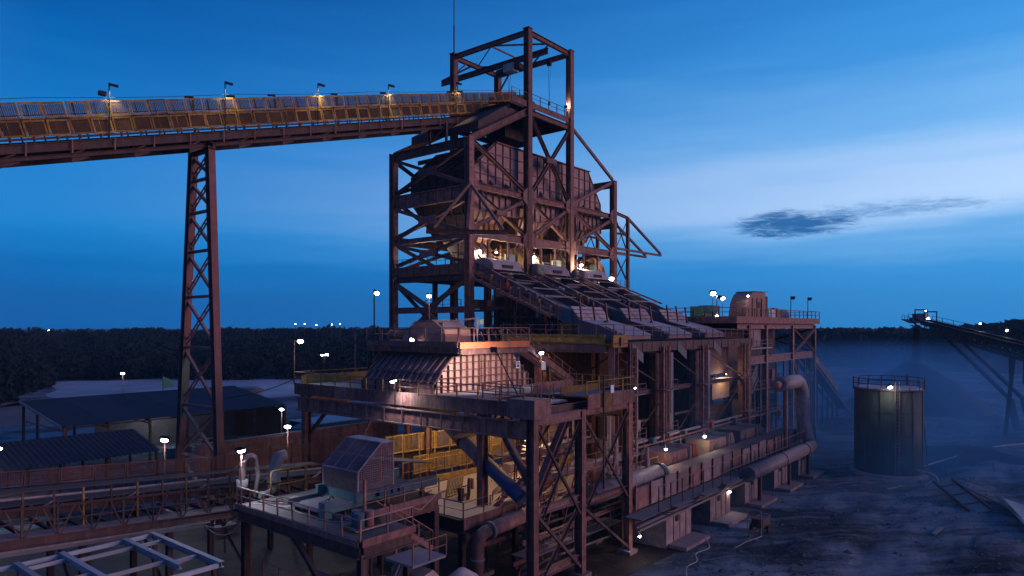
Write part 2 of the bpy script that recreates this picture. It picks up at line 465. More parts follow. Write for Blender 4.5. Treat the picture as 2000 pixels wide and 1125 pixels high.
def dirt(name, light, dark):
    m = bpy.data.materials.new(name); m.use_nodes = True; t = m.node_tree; t.nodes.clear()
    o = N(t, 'ShaderNodeOutputMaterial'); b = N(t, 'ShaderNodeBsdfPrincipled'); L(t, b.outputs[0], o.inputs[0])
    geo = N(t, 'ShaderNodeNewGeometry')
    def nz(scale, sx, sy, det, rot=0, rg=.6):
        mp = N(t, 'ShaderNodeMapping', vector_type='TEXTURE'); mp.inputs['Rotation'].default_value = (0, 0, rot); mp.inputs['Scale'].default_value = (sx, sy, 1)
        L(t, geo.outputs['Position'], mp.inputs[0])
        n = N(t, 'ShaderNodeTexNoise'); n.inputs['Scale'].default_value = scale; n.inputs['Detail'].default_value = det; n.inputs['Roughness'].default_value = rg
        L(t, mp.outputs[0], n.inputs[0]); return n.outputs[0]
    def rng(x, a, c):
        r_ = N(t, 'ShaderNodeMapRange'); r_.inputs[1].default_value = a; r_.inputs[2].default_value = c; L(t, x, r_.inputs[0]); return r_.outputs[0]
    big = nz(.07, 1, 1, 6); track = nz(.75, 9, 1, 8, R(-44), .7); grit = nz(2.6, 1, 1, 8, 0, .75)
    c = mix(t, rng(big, .43, .57), dark, light)
    c = mix(t, math_node(t, 'MULTIPLY', rng(track, .5, .66), .8), c, tuple(q * .35 for q in dark))
    c = mix(t, math_node(t, 'MULTIPLY', rng(track, .48, .36), .5), c, tuple(q * 1.35 for q in light))
    c = mix(t, math_node(t, 'MULTIPLY', rng(grit, .56, .72), .6), c, tuple(q * 1.8 for q in light))
    L(t, c, b.inputs['Base Color']); b.inputs['Roughness'].default_value = .9; b.inputs['Specular IOR Level'].default_value = .2
    h = math_node(t, 'ADD', math_node(t, 'MULTIPLY', track, 1.2), math_node(t, 'MULTIPLY', grit, .5))
    bp = N(t, 'ShaderNodeBump'); bp.inputs['Strength'].default_value = 1; bp.inputs['Distance'].default_value = .35
    L(t, h, bp.inputs['Height']); L(t, bp.outputs[0], b.inputs['Normal'])
    return m
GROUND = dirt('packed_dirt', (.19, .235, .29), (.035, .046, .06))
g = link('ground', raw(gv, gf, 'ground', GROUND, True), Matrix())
structure(g)
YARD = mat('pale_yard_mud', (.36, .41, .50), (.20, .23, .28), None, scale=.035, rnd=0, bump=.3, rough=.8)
def sheet(name, pts, z, m):
    return structure(link(name, raw([(x, y, z) for x, y in pts], [tuple(range(len(pts)))], name, m), Matrix()))
def blob(pts, n=6, amp=3):
    out = []
    for i, a in enumerate(pts):
        b = pts[(i + 1) % len(pts)]
        for k in range(n):
            t = k / n
            out.append((a[0] + (b[0] - a[0]) * t + random.uniform(-amp, amp) * (k > 0), a[1] + (b[1] - a[1]) * t + random.uniform(-amp, amp) * (k > 0)))
    return out
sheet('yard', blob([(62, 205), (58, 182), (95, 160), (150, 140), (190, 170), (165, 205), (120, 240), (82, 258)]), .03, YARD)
sheet('dirt_road', blob([(30, 150), (60, 150), (100, 158), (62, 182), (56, 205), (30, 200)], 4, 1.5), .015, mat('red_dirt_road', (.24, .14, .12), (.15, .09, .08), None, scale=.1, rnd=0))
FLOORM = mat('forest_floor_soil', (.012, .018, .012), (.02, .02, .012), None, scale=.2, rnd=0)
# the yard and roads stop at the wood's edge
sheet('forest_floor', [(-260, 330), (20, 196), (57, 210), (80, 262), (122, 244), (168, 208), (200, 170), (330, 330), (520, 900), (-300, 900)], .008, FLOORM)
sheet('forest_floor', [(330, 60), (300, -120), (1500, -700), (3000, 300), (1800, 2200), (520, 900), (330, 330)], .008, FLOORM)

sheet('plant_apron_shade', blob([(-10, 24.6), (57, 24.6), (60, 34), (60, 70), (20, 72), (-10, 70)], 5, .8), .012, mat('spilled_ore_with_shade', (.05, .034, .032), (.02, .015, .016), None, scale=.5, rnd=0, bump=.8, fine=2.2))  # dark sheet: brown spilled ore, with shade under the decks put into the colour
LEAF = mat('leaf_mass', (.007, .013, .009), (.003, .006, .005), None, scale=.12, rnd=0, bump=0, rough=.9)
def wood(name, label, spots, clump, per):
    v, f = [], []
    for (x, y, h, r) in spots:
        for _ in range(per):
            # points on and inside an uneven crown
            th = random.uniform(0, 2 * math.pi); ph = math.acos(random.uniform(-.75, 1)); rad = random.uniform(.6, 1.05)
            cx = x + r * rad * math.sin(ph) * math.cos(th); cy_ = y + r * rad * math.sin(ph) * math.sin(th)
            cz = h - r * .95 + r * .95 * rad * math.cos(ph) if random.random() < .93 else random.uniform(h * .2, h * .7)
            s = clump * random.uniform(.5, 1.25)
            n = Vector((random.gauss(0, 1), random.gauss(0, 1), random.gauss(.5, 1))).normalized()
            a = n.orthogonal().normalized() * s; b = n.cross(a) * random.uniform(.5, 1)
            c = Vector((cx, cy_, max(cz, .4)))
            k = len(v)
            v.extend([tuple(c - a - b * .3), tuple(c + a * .2 - b), tuple(c + a + b * .25), tuple(c - a * .15 + b)])
            f.append((k, k + 1, k + 2, k + 3))
    o = link(name, raw(v, f, name, LEAF), Matrix())
    o['kind'] = 'stuff'; o['label'] = label
    return o
CH, SH = math.cos(HEAD), math.sin(HEAD)
def at(px, D):
    x = (px - 1000) / 1354
    return ((CH + SH * x) * D, (SH - CH * x) * D)
sp = []
for _ in range(1050):
    px = random.uniform(-60, 800)
    edge = 232 if px > 130 else 232 - (130 - px) * .55
    f_ = random.random() ** 1.15; D = edge + 4 + f_ * 210
    x, y = at(px, D)
    h = 5.5 + 10.6 * min(1, f_ * 1.25) ** .7 + random.uniform(-1.6, 1.5) + .9 * noise.noise(Vector((px * .012, 0, 0)))
    sp.append((x, y, h, random.uniform(2.6, 4.6)))
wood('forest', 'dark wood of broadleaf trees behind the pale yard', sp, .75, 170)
sp = []
for _ in range(900):
    D = 380 * 10 ** random.uniform(0, .48); px = random.uniform(1540, 2040)
    x, y = at(px, D); sp.append((x, y, random.uniform(12, 16.5), random.uniform(4.5, 7)))
for _ in range(160):
    D = random.uniform(300, 380); px = random.uniform(1885, 2060)
    x, y = at(px, D); sp.append((x, y, 16 + (px - 1880) * .024 + random.uniform(-2, 2), random.uniform(4, 6)))
wood('forest', 'hazy far wood beyond the stacker conveyor', sp, 3.0, 26)
sp = []
for _ in range(300):
    D = random.uniform(330, 900); px = random.uniform(540, 1600)
    x, y = at(px, D); sp.append((x, y, random.uniform(14, 18), random.uniform(5, 7)))
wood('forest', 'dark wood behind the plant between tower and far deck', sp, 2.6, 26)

# ================================================================== LAMPS
_dv, _df = [], []
for j in range(7):
    for i in range(12):
        ph, th_ = math.pi * j / 6, 2 * math.pi * i / 12
        _dv.append((.5 * math.sin(ph) * math.cos(th_), .5 * math.sin(ph) * math.sin(th_), .5 * math.cos(ph)))
for j in range(6):
    for i in range(12): _df.append((j * 12 + i, (j + 1) * 12 + i, (j + 1) * 12 + (i + 1) % 12, j * 12 + (i + 1) % 12))
DOMEW, DOMEY = raw(_dv, _df, 'lens_dome', LAMPW, True), raw(_dv, _df, 'lens_dome', LAMPY, True)
def flood(name, label, base, top, head, power=0, aim=None, col=(.92, .96, 1), size=.42, pole=.09, spot=True, group='floodlights on poles', lit=True, m=None, ang=120):
    """pole from base to top, a box-shaped lamp head at head with a glass lens, and its light"""
    t = thing(name, label, 'floodlight', base, group)
    if (Vector(top) - Vector(base)).length > .05:
        beam(t, 'pole', base, top, pole, pole, m or STEELD, 'tube')
    if (Vector(top) - Vector(head)).length > .12:
        beam(t, 'bracket', top, head, pole * .7, pole * .7, m or STEELD, 'box')
    dr = Vector(aim or (-CH, -SH, -.7)).normalized()
    x = Vector((0, 0, 1)).cross(dr)
    x = x.normalized() if x.length > .01 else Vector((1, 0, 0))
    y = dr.cross(x)
    s = size
    def M(dist, sx, sy, sz):
        c = Vector(head) + dr * dist
        return Matrix(((x.x * sx, y.x * sy, dr.x * sz, c.x), (x.y * sx, y.y * sy, dr.y * sz, c.y), (x.z * sx, y.z * sy, dr.z * sz, c.z), (0, 0, 0, 1)))
    h = link('lamp_head', unit('box', BLACK), M(-.02, s * 1.15, s * .95, s * .45), t)
    if lit:
        link('lens', DOMEW if lit is True else DOMEY, M(s * .24, s * 1.05, s * .85, s * .5), h)
    if power:
        ld = bpy.data.lights.new('lamp_light', 'SPOT' if spot else 'POINT')
        ld.energy = power * 1.9; ld.color = col; ld.shadow_soft_size = .2
        if spot: ld.spot_size = R(ang); ld.spot_blend = .7
        c = Vector(head) + dr * (s * .75)
        lo = link('lamp_light', ld, Matrix.Translation(c) @ (-dr).to_track_quat('Z', 'Y').to_matrix().to_4x4(), t)
    return t

# ================================================================== OVERHEAD CONVEYOR
SL = .2757
ANG = math.atan(SL)
cs, sn = math.cos(ANG), math.sin(ANG)
def zt(u): return 33.9 + SL * (u - 15.1)
U0, U1 = 1.5, 75.5
VN, VF = 59.6, 62.6
ov = thing('overhead_conveyor', 'long inclined overhead conveyor with yellow mesh guards running up to the tower', 'conveyor', (30.5, 61.1, 0))
def al(v, dz, a=U0, b=U1): return (a, v, zt(a) + dz), (b, v, zt(b) + dz)
for v in (VN + .15, VF):
    beam(ov, 'stringer', *al(v, -3.3), .35, .66, STEELD, 'I')
    beam(ov, 'lower_chord', *al(v, -4.05), .4, .32, STEELD, 'I')
    beam(ov, 'belt_rail', *al(v, -2.62), .12, .16, STEELD, 'C')
beam(ov, 'carry_belt', *al(61.1, -1.15), 1.5, .05, BELT, 'box')
beam(ov, 'return_belt', *al(61.1, -2.75), 1.5, .04, BELT, 'box')
beam(ov, 'belt_cover', *al(61.1, -1.45), 1.9, .12, STEELD, 'box')
beam(ov, 'far_guard_rail', *al(VF, -.35), .07, .07, YELD, 'tube')
beam(ov, 'walkway_plate', *al(VN + .55, -2.95), .8, .04, STEELD, 'box')
pit = 1.57
GUA = guard_meshes(pit * 1.0 - .06, 1.22, YELD, WIRE, 9, 11, .15, .042)
n = int((U1 - U0) / (pit * cs))
Rt = Matrix.Rotation(-ANG, 4, 'Y')
for i in range(n):
    u = U0 + i * pit * cs
    for row in (0, 1):
        dz = -1.25 if row == 0 else -2.5
        if row == 1 and i > n - 5: continue
        M = Matrix.Translation((u - dz * 0 - (.30 if row == 0 else 0) + .05, VN - .02, zt(u) + dz + random.uniform(-.02, .02))) @ Rt @ Matrix.Rotation(R(random.uniform(-4, 4)), 4, 'X') @ Matrix.Rotation(R(random.uniform(-1.6, 1.6)), 4, 'Y')
        gp = guard(ov, M, GUA)
    q = Vector((u, VN + .06, zt(u)))
    beam(ov, 'side_skirt', (u + .2, VN + .3, zt(u) - 1.92 + .05), (u + 1.6, VN + .3, zt(u + 1.4) - 1.92 + .05), .04, .95 - .2 * (i % 3 == 1), (STEELD, WIRE, YELD)[(i * 7) % 3], 'box')
    beam(ov, 'guard_post', q + Vector((.68, 0, -2.6)), q + Vector((0, 0, -.05)), .07, .07, YELD, 'L')
    # idler set and stand
    beam(ov, 'idler_frame', (u + .4, VN + .3, zt(u) - 1.62), (u + .4, VF - .2, zt(u) - 1.62), .12, .14, STEELD, 'C')
    for v in (VN + .4, VF - .25):
        beam(ov, 'stand', (u + .75, v, zt(u) - 2.9), (u + .42, v, zt(u) - 1.6), .1, .1, STEELD, 'L')
    if i % 3 == 0:
        beam(ov, 'cross_beam', (u, VN + .3, zt(u) - 3.75), (u, VF - .1, zt(u) - 3.75), .22, .3, STEELD, 'I')
        a = Vector((u, VN + .1, zt(u) - 4.2))
        poly_plate(ov, 'bracket_plate', [a, a + Vector((.0, 0, -.42)), a + Vector((1.25, 0, .22)), a + Vector((1.2, 0, .34))], .05, STEELD)
        for dz in (-3.6,):
            beam(ov, 'strut', (u, VN + .15, zt(u) - 4), (u + .9, VN + .15, zt(u) - 3.4), .12, .12, STEELD, 'L')
    if i % 2 == 0:
        beam(ov, 'walkway_bracket', (u, VN - .05, zt(u) - 3.9), (u, VN - .05, zt(u) - 2.9), .1, .1, STEEL, 'L')
box(ov, 'head_chute', (71.5, 59.8, 43.6), (77.5, 62.6, 48.2), STEELD)
extrude(ov, 'head_hood', [(70.8, 47.2), (77.9, 48.4), (77.9, 49.6), (76.2, 50.2), (71.4, 49.3)], 1, 59.6, 62.8, STEELD)
beam(ov, 'head_pulley', (76.6, 59.2, 48.6), (76.6, 63.2, 48.6), 1.1, 1.1, BELT, 'pipe')
lump = []
random.seed(11)
# ore riding on the belt
pv, pf = [], []
for i in range(300):
    u = U0 + (U1 - 3 - U0) * i / 299
    k = len(pv)
    hh = .28 + .14 * noise.noise(Vector((u * 1.3, 0, 4)))
    pv += [(u, 60.55, zt(u) - 1.12), (u, 60.95, zt(u) - 1.12 + hh * .8), (u, 61.3, zt(u) - 1.12 + hh), (u, 61.65, zt(u) - 1.12)]
    if i: pf += [(k - 4 + j, k - 3 + j, k + 1 + j, k + j) for j in range(3)]
st = link('ore_ribbon', raw(pv, pf, 'ore_ribbon', ORE), Matrix(), ov); st['kind'] = 'stuff'
c = tube(None, 'wire_rope', [(u, VN + .1, zt(u) + .42 - .12 * math.sin(math.pi * ((u - U0) % 15.7) / 15.7)) for u in [U0 + (74 - U0) * i / 60 for i in range(61)]], .022, BLACK, 5)
tag(c, 'thin pull-cord wire running above the overhead conveyor guards', 'wire')
# lamps standing on the conveyor's near side; they shine down on the guards
for k, (u, hgt, lab, lit) in enumerate([(22.2, 1.35, 'twin floodlight post on the overhead conveyor, farthest from the tower', 0), (31.8, 1.45, 'floodlight post on the overhead conveyor just above the trestle', 0), (41.6, 1.25, 'square-headed floodlight post on the overhead conveyor halfway to the tower', 0), (50.8, 1.1, 'round-headed floodlight post on the overhead conveyor, third before the tower', 0), (61.6, 1.3, 'floodlight post on the overhead conveyor beside the tower post', 0)]):
    b = (u, VN - .22, zt(u) - 2.9); tp = (u, VN - .22, zt(u) + hgt)
    t = flood('conveyor_floodlight', lab, b, tp, (u + .2, VN - .5, zt(u) + hgt - .15), 210, (.0, .32, -1), (1, .84, .45), .5, .1, True, 'floodlights along the overhead conveyor', False, BLACK, 100)
    if k == 0: box(t, 'second_lamp_head', (u - .75, VN - .4, zt(u) + .3), (u - .25, VN, zt(u) + .62), BLACK)
for k, u in enumerate((30.6, 34.6, 38.9, 46.4, 53.2, 64.0, 66.2)):
    b = (u, VF - .1, zt(u) - 2.6)
    t = thing('lamp_bracket', ['hooked black lamp bracket nearest the trestle on the overhead conveyor', 'short black lamp bracket, second above the trestle on the overhead conveyor', 'hooked black lamp bracket just before the square floodlight on the overhead conveyor', 'tall hooked lamp bracket just after the square floodlight on the overhead conveyor', 'hooked lamp bracket behind the round-headed floodlight on the overhead conveyor', 'slim lamp bracket between the tower cage posts on the overhead conveyor', 'hooked lamp bracket nearest the head end of the overhead conveyor'][k], 'lamp bracket', b, 'lamp brackets behind the overhead conveyor guards')
    beam(t, 'post', b, (u - .25, VF - .1, zt(u) + .75), .16, .16, BLACK, 'box')
    beam(t, 'arm', (u - .25, VF - .1, zt(u) + .72), (u - .95, VF - .2, zt(u) + .55), .3, .16, BLACK, 'box')

# ================================================================== TRESTLE UNDER THE CONVEYOR
tr = thing('conveyor_trestle', 'tall red steel trestle leg carrying the overhead conveyor', 'trestle', (30.5, 61.3, 0))
def leg_n(z): return Vector((30.5, 57.6 + (59.6 - 57.6) * z / 34, z))
def leg_f(z): return Vector((30.5, 65.7 + (62.6 - 65.7) * z / 34, z))
TG = mat('trestle_steel', (.20, .085, .085), (.12, .05, .05), DUST, streaks=(.12, .05, .035))
beam(tr, 'leg', leg_n(0), leg_n(33.9), .62, .72, TG, 'I', (0, 1, 0))
beam(tr, 'leg', leg_f(0), leg_f(33.9), .62, .72, TG, 'I', (0, 1, 0))
beam(tr, 'head_beam', (30.5, 59.0, 33.95), (30.5, 63.2, 33.95), .6, .5, STEELD, 'I')
lv = [1.0, 6.2, 10.8, 16.1, 20.7, 24.8, 28.3, 31.2, 33.6]
for z0, z1 in zip(lv[:-1], lv[1:]):
    beam(tr, 'rung', leg_n(z1), leg_f(z1), .22, .25, TG, 'box')
    beam(tr, 'brace', leg_n(z0 + .2), leg_f(z1 - .2), .24, .24, TG, 'box')
    for s in (-.22, .22):
        o = Vector((0, 0, s))
        beam(tr, 'lacing_chord', leg_f(z0 + .2) + o, leg_n(z1 - .2) + o, .1, .12, TG, 'L')
    for i in range(1, 7):
        q = leg_f(z0 + .2).lerp(leg_n(z1 - .2), i / 7)
        beam(tr, 'lacing_bar', q + Vector((0, 0, -.22)), q + Vector((0, 0, .22)), .07, .07, TG, 'box')
beam(tr, 'painted_sleeve', leg_f(9.6), leg_f(15), .68, .76, mat('faded_green', (.06, .11, .085), (.09, .07, .06), DUST), 'I', (0, 1, 0))
for q in (leg_n(0), leg_f(0)):
    box(tr, 'footing', (q.x - 1, q.y - 1, -.4), (q.x + 1, q.y + 1, .9), CONC)

# ================================================================== BIN TOWER
bt = thing('bin_tower', 'tall red steel tower frame with an open hoist cage on top', 'tower', (74, 61, 0))
CU = (58.7, 69.7, 79.1, 90.6); CVn, CVf = 54.5, 67.6
for u in CU:
    top = 56.0 if u in CU[1:3] else 40.0
    for v in (CVn, CVf):
        beam(bt, 'column', (u, v, 0), (u, v, top), .82, .82, STEEL, 'I', (0, 1, 0))
        box(bt, 'base_plate', (u - .8, v - .8, 0), (u + .8, v + .8, .35), CONC)
        if top > 50: box(bt, 'cap_plate', (u - .5, v - .5, top + .002), (u + .5, v + .5, top + .08), STEEL)
def hb(a, b, w=.5, h=.7, m=STEEL, name='beam', kind='I'): return beam(bt, name, a, b, w, h, m, kind)
# cage
for v in (CVn, CVf): hb((70.12, v, 55.6), (78.68, v, 55.6), .45, .62)
for u in CU[1:3]: hb((u, 54.95, 55.6), (u, 67.2, 55.6), .45, .62)
hb((74.4, 54.8, 54.75), (74.4, 74.8, 54.75), .42, .75, STEEL, 'monorail_beam')
hb((74.4, 67.6, 56.1), (74.4, 74.6, 55.2), .15, .2, STEEL, 'monorail_tie', 'box')
for a, b in (((70, 61, 55.6), (74.2, 67.2, 55.6)), ((70, 61, 55.6), (74.2, 54.9, 55.6)), ((78.9, 61, 55.6), (74.6, 67.2, 55.6)), ((78.9, 61, 55.6), (74.6, 54.9, 55.6)), ((70, 61, 55.55), (78.8, 61, 55.55))):
    hb(a, b, .16, .2, STEEL, 'roof_brace', 'L')
hb((70.2, 67.5, 53.7), (72, 67.5, 55.3), .2, .2, STEEL, 'knee_brace', 'L')
hb((78.9, 67.0, 53.2), (78.9, 65.2, 55.3), .2, .2, STEEL, 'knee_brace', 'L')
# inclined shoulder beams and stays
for v in (CVn, CVf):
    hb((59.1, v, 39.9), (69.3, v, 45.3), .5, .8, STEEL, 'shoulder_beam')
    hb((79.5, v, 45.6), (90.4, v, 40.1), .32, .38, STEEL, 'stay', 'box')
    hb((70.1, v, 34.5), (78.7, v, 34.5), .5, .7)
    hb((59.1, v, 34.5), (69.3, v, 34.5), .5, .7)
    hb((79.5, v, 34.5), (90.2, v, 34.5), .5, .7)
    hb((59.1, v, 28.9), (69.3, v, 28.9), .5, .95, STEELP)
    hb((70.1, v, 28.9), (78.7, v, 28.9), .5, .95, STEELP)
    hb((79.5, v, 28.9), (90.2, v, 28.9), .5, .95, STEELP)
    hb((70.1, v, 45.4), (78.7, v, 45.4), .45, .7)
    hb((59.1, v, 24.1), (90.2, v, 24.1), .5, .6, STEELD)
for u in (58.7, 90.6):
    hb((u, 54.95, 39.45), (u, 67.2, 39.45), .45, 1.05, STEEL)
    hb((u, 54.95, 33.65), (u, 67.2, 33.65), .5, 1.7, STEELD if u > 80 else STEEL, 'girder')
    hb((u, 54.95, 28.6), (u, 67.2, 28.6), .45, .6)
    hb((u, 54.95, 20.0), (u, 67.2, 20.0), .4, .75)
    for z in (23.75,): hb((u, 54.95, z), (u, 67.2, z), .4, .6, STEELD)
hb((62.5, 54.9, 39.4), (62.5, 67.2, 39.4), .3, .5, STEELD)
for i in range(9):                                    # web stiffeners of the deep girder
    v = 55.8 + i * 1.35
    hb((58.58, v, 32.85), (58.58, v, 34.45), .28, .06, STEEL, 'stiffener', 'box')
# braces on the left face
f = lambda v, z, u=58.55: (u, v, z)
xbrace(bt, f(66.9, 34.7), f(55.2, 34.7), f(66.9, 38.9), f(55.2, 38.9), .4, STEEL, 1.25)
xbrace(bt, f(66.9, 29.1), f(55.2, 29.1), f(66.9, 32.7), f(55.2, 32.7), .42, STEEL, 1.25)
xbrace(bt, f(66.9, 25.6), f(55.2, 25.6), f(66.9, 28.2), f(55.2, 28.2), .4, STEEL, 1.1)
hb(f(66.9, 23.3), f(61, 20.3), .45, .45, STEEL, 'brace'); hb(f(55.2, 23.3), f(61, 20.3), .45, .45, STEEL, 'brace')
hb(f(61, 19.6), f(66.9, 15.2), .45, .45, STEEL, 'brace'); hb(f(61, 19.6), f(55.2, 15.2), .45, .45, STEEL, 'brace')
hb(f(66.9, 15), f(55.2, 15), .4, .6); hb(f(66.9, 15), f(55.2, 7), .4, .4, STEEL, 'brace'); hb(f(55.2, 15), f(66.9, 7), .4, .4, STEELD, 'brace')
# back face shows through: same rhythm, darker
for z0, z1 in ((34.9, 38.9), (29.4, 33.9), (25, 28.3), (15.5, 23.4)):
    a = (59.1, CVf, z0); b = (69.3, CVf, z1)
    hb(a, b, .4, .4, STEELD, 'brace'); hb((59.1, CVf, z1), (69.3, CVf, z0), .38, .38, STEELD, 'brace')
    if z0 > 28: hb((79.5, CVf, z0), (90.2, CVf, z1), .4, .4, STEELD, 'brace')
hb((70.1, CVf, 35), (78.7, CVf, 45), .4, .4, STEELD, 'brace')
# braces on the front face
w = lambda u, z: (u, 54.42, z)
hb(w(59.1, 39.6), w(69.3, 34.95), .42, .42, STEEL, 'brace')
xbrace(bt, w(59.1, 29.4), w(69.3, 29.4), w(59.1, 34.1), w(69.3, 34.1), .42, STEEL, .8)
xbrace(bt, w(70.1, 34.95), w(78.7, 34.95), w(70.1, 44.9), w(78.7, 44.9), .42, STEEL, .9)
xbrace(bt, w(70.1, 29.4), w(78.7, 29.4), w(70.1, 34.1), w(78.7, 34.1), .42, STEEL)
xbrace(bt, w(79.5, 29.4), w(90.2, 29.4), w(79.5, 34.1), w(90.2, 34.1), .42, STEEL)
hb(w(79.5, 35.0), w(90.2, 39.7), .42, .42, STEEL, 'brace')
hb((90.4, 54.9, 39.6), (90.4, 61, 38.2), .35, .35, STEEL, 'brace')
hb(w(70.1, 28.2), w(79.0, 29.0), .25, .3, STEEL, 'tie', 'box'); hb(w(79.5, 28.1), w(90, 29.3), .25, .3, STEEL, 'tie', 'box')
for u0, u1 in zip(CU[:-1], CU[1:]):                   # hangers below the front beams
    for t in (.33, .66):
        u = u0 + (u1 - u0) * t
        hb((u, 54.8, 24.4), (u, 54.8, 28.4), .28, .28, STEEL, 'hanger')
for u in CU:                                           # bolted gusset plates at the joints
    for z_ in (28.9, 34.5):
        for s_ in (-1, 1):
            if (u == CU[0] and s_ < 0) or (u == CU[-1] and s_ > 0): continue
            x_ = u + s_ * .42
            poly_plate(bt, 'gusset_plate', [(x_, 54.18, z_ - 1.15), (x_ + s_ * .9, 54.18, z_ - .5), (x_ + s_ * .9, 54.18, z_ + .5), (x_, 54.18, z_ + 1.15)][::s_], .03, STEELP if (u > 60 and z_ > 30) else STEEL)
            for k_ in range(4): box(bt, 'bolt', (x_ + s_ * (.15 + .18 * k_) - .04, 54.11, z_ - .3), (x_ + s_ * (.15 + .18 * k_) + .04, 54.14, z_ - .22), STEELD)
    for z_ in (12, 18.5, 23): box(bt, 'splice_plate', (u - .46, 54.05, z_), (u + .46, 54.085, z_ + 1.1), STEELP if u > 75 else STEEL)
for k_, u in enumerate((60.5, 70.6, 80.2)):
    tube(bt, 'conduit', [(u, 54.02, 24.6), (u, 54.02, 33.9 + k_ * .1)], .05, SCG, 6)
# slanted maintenance beam hung across the near corner
hb((53.5, 56.2, 28.6), (59.2, 49.3, 28.45), .45, .5, STEEL, 'corner_beam')
hb((58.2, 54.1, 34.2), (54.0, 55.5, 28.95), .3, .3, STEELP, 'corner_strut', 'box')
hb((58.5, 53.95, 34.2), (58.9, 49.6, 28.8), .3, .3, STEELP, 'corner_strut', 'box')
hb((58.3, 53.9, 33.8), (56.4, 52.6, 28.9), .34, .34, STEELP, 'corner_strut', 'box')
# head deck in the cage
box(bt, 'deck_plate', (66.2, 55, 45.9), (79.6, 67.2, 46.0), STEELD)
hb((70.1, 54.35, 46.35), (79.6, 54.35, 46.35), .08, .75, STEEL, 'toe_plate', 'box')
hb((66.2, 54.35, 46.3), (69.3, 54.35, 46.3), .08, .75, STEEL, 'toe_plate', 'box')
for i in range(9):
    u = 66.6 + i * 1.55
    hb((u, 55, 45.55), (u, 67.1, 45.55), .25, .6, STEELD, 'joist')
extrude(bt, 'deck_soffit', [(61, 41.4), (66.5, 43.6), (69, 44.9), (69, 45.4), (66, 45.4), (61, 42.4)], 1, 55.2, 66.8, STEELD)
railing(bt, [(70.2, 54.3, 46.7), (79.4, 54.3, 46.7)], 1.1, 1.75, STEELD)
railing(bt, [(66.2, 54.3, 46.6), (69.3, 54.3, 46.6)], 1.1, 1.4, YELD)
# left deck at z 24.5
box(bt, 'deck_plate', (58.9, 54.9, 24.36), (66, 67.3, 24.44), STEELD)
hb((58.35, 54.9, 24.75), (58.35, 67.2, 24.75), .1, 1.25, STEEL, 'toe_plate', 'box')
hb((59.1, 54.2, 24.75), (62.4, 54.2, 24.75), .1, 1.25, STEELP, 'toe_plate', 'box')
for i in range(8):
    v = 56 + i * 1.5
    hb((58.26, v, 24.15), (58.26, v, 25.35), .06, .1, STEEL, 'stiffener', 'box')
railing(bt, [(58.35, 55, 25.4), (58.35, 67.1, 25.4)], .95, 1.5, STEELD, .06)
for i in range(6): hb((59 + i * 1.2, 55, 24.05), (59 + i * 1.2, 67.2, 24.05), .2, .5, STEELD, 'joist')
# inner columns under the bins
for u in (62.5, 66, 73, 76, 83, 87):
    for v in (58, 64): hb((u, v, 0), (u, v, 24.0), .5, .5, STEELD, 'column')
box(bt, 'lower_deck_plate', (59.2, 54.2, 19.9), (66, 61, 20.0), STEELD)
hb((59, 54.2, 20.6), (63.2, 54.2, 20.6), .08, 1.1, STEELP, 'toe_plate', 'box')
railing(bt, [(58.9, 56, 20.1), (58.9, 62, 20.1)], 1.1, 1.5, STEELD, .06)
# right-hand outrigger frame with two davit arms
for v in (54.5, 60):
    hb((94.9, v, 18), (94.9, v, 35.0), .45, .45, STEEL, 'outrigger_column')
    hb((90.9, v, 35.3), (94.9, v, 34.9), .35, .4, STEEL, 'outrigger_beam')
    hb((91, v, 29.2), (95, v, 29.2), .3, .4, STEEL, 'outrigger_beam')
    hb((91, v, 25), (94.7, v, 29), .2, .2, STEELD, 'brace', 'L'); hb((91, v, 29), (94.7, v, 25), .2, .2, STEELD, 'brace', 'L')
    hb((91, v, 32.2), (94.7, v, 32.2), .2, .3, STEELD, 'outrigger_beam'); hb((91, v, 34.8), (94.7, v, 29.6), .14, .14, STEELD, 'brace', 'L')
    hb((91, v, 29.5), (94.7, v, 34.6), .14, .14, STEELD, 'brace', 'L')
box(bt, 'outrigger_deck', (90.9, 54.5, 23.0), (95, 60, 23.12), STEELD)
hb((90.9, 54.3, 23.5), (95.1, 54.3, 23.5), .08, .9, STEEL, 'toe_plate', 'box')
railing(bt, [(90.9, 54.3, 24), (95.1, 54.3, 24)], 1.0, 1.4, STEELD, .06)
for v, zz in ((54.5, 0), (57.3, -.1)):
    hb((94.9, v, 34.9 + zz), (105.8, v, 30.2 + zz), .3, .34, STEEL, 'davit_arm', 'box')
    hb((91, v, 29.9 + zz), (106.0, v, 29.95 + zz), .28, .32, STEEL, 'davit_arm', 'box')
# short frame standing on the left roof beam
for q in ((57.5, 61), (57.5, 58.2)): hb((q[0] + 1.2, q[1], 39.9), (q[0] + 1.2, q[1], 42.3), .25, .25, STEELD, 'post')
hb((58.7, 61, 40.2), (58.7, 58.2, 42), .15, .15, STEELD, 'brace', 'L')

# lightning mast on the cage
t = thing('lightning_mast', 'thin tall mast rising above the hoist cage', 'mast', (69.7, 67.6, 56.08))
beam(t, 'mast_pole', (69.7, 67.6, 56.08), (69.7, 67.6, 60), .2, .2, STEELD, 'tube')
beam(t, 'mast_tip', (69.7, 67.6, 60), (69.7, 67.6, 66), .13, .13, STEELD, 'tube')
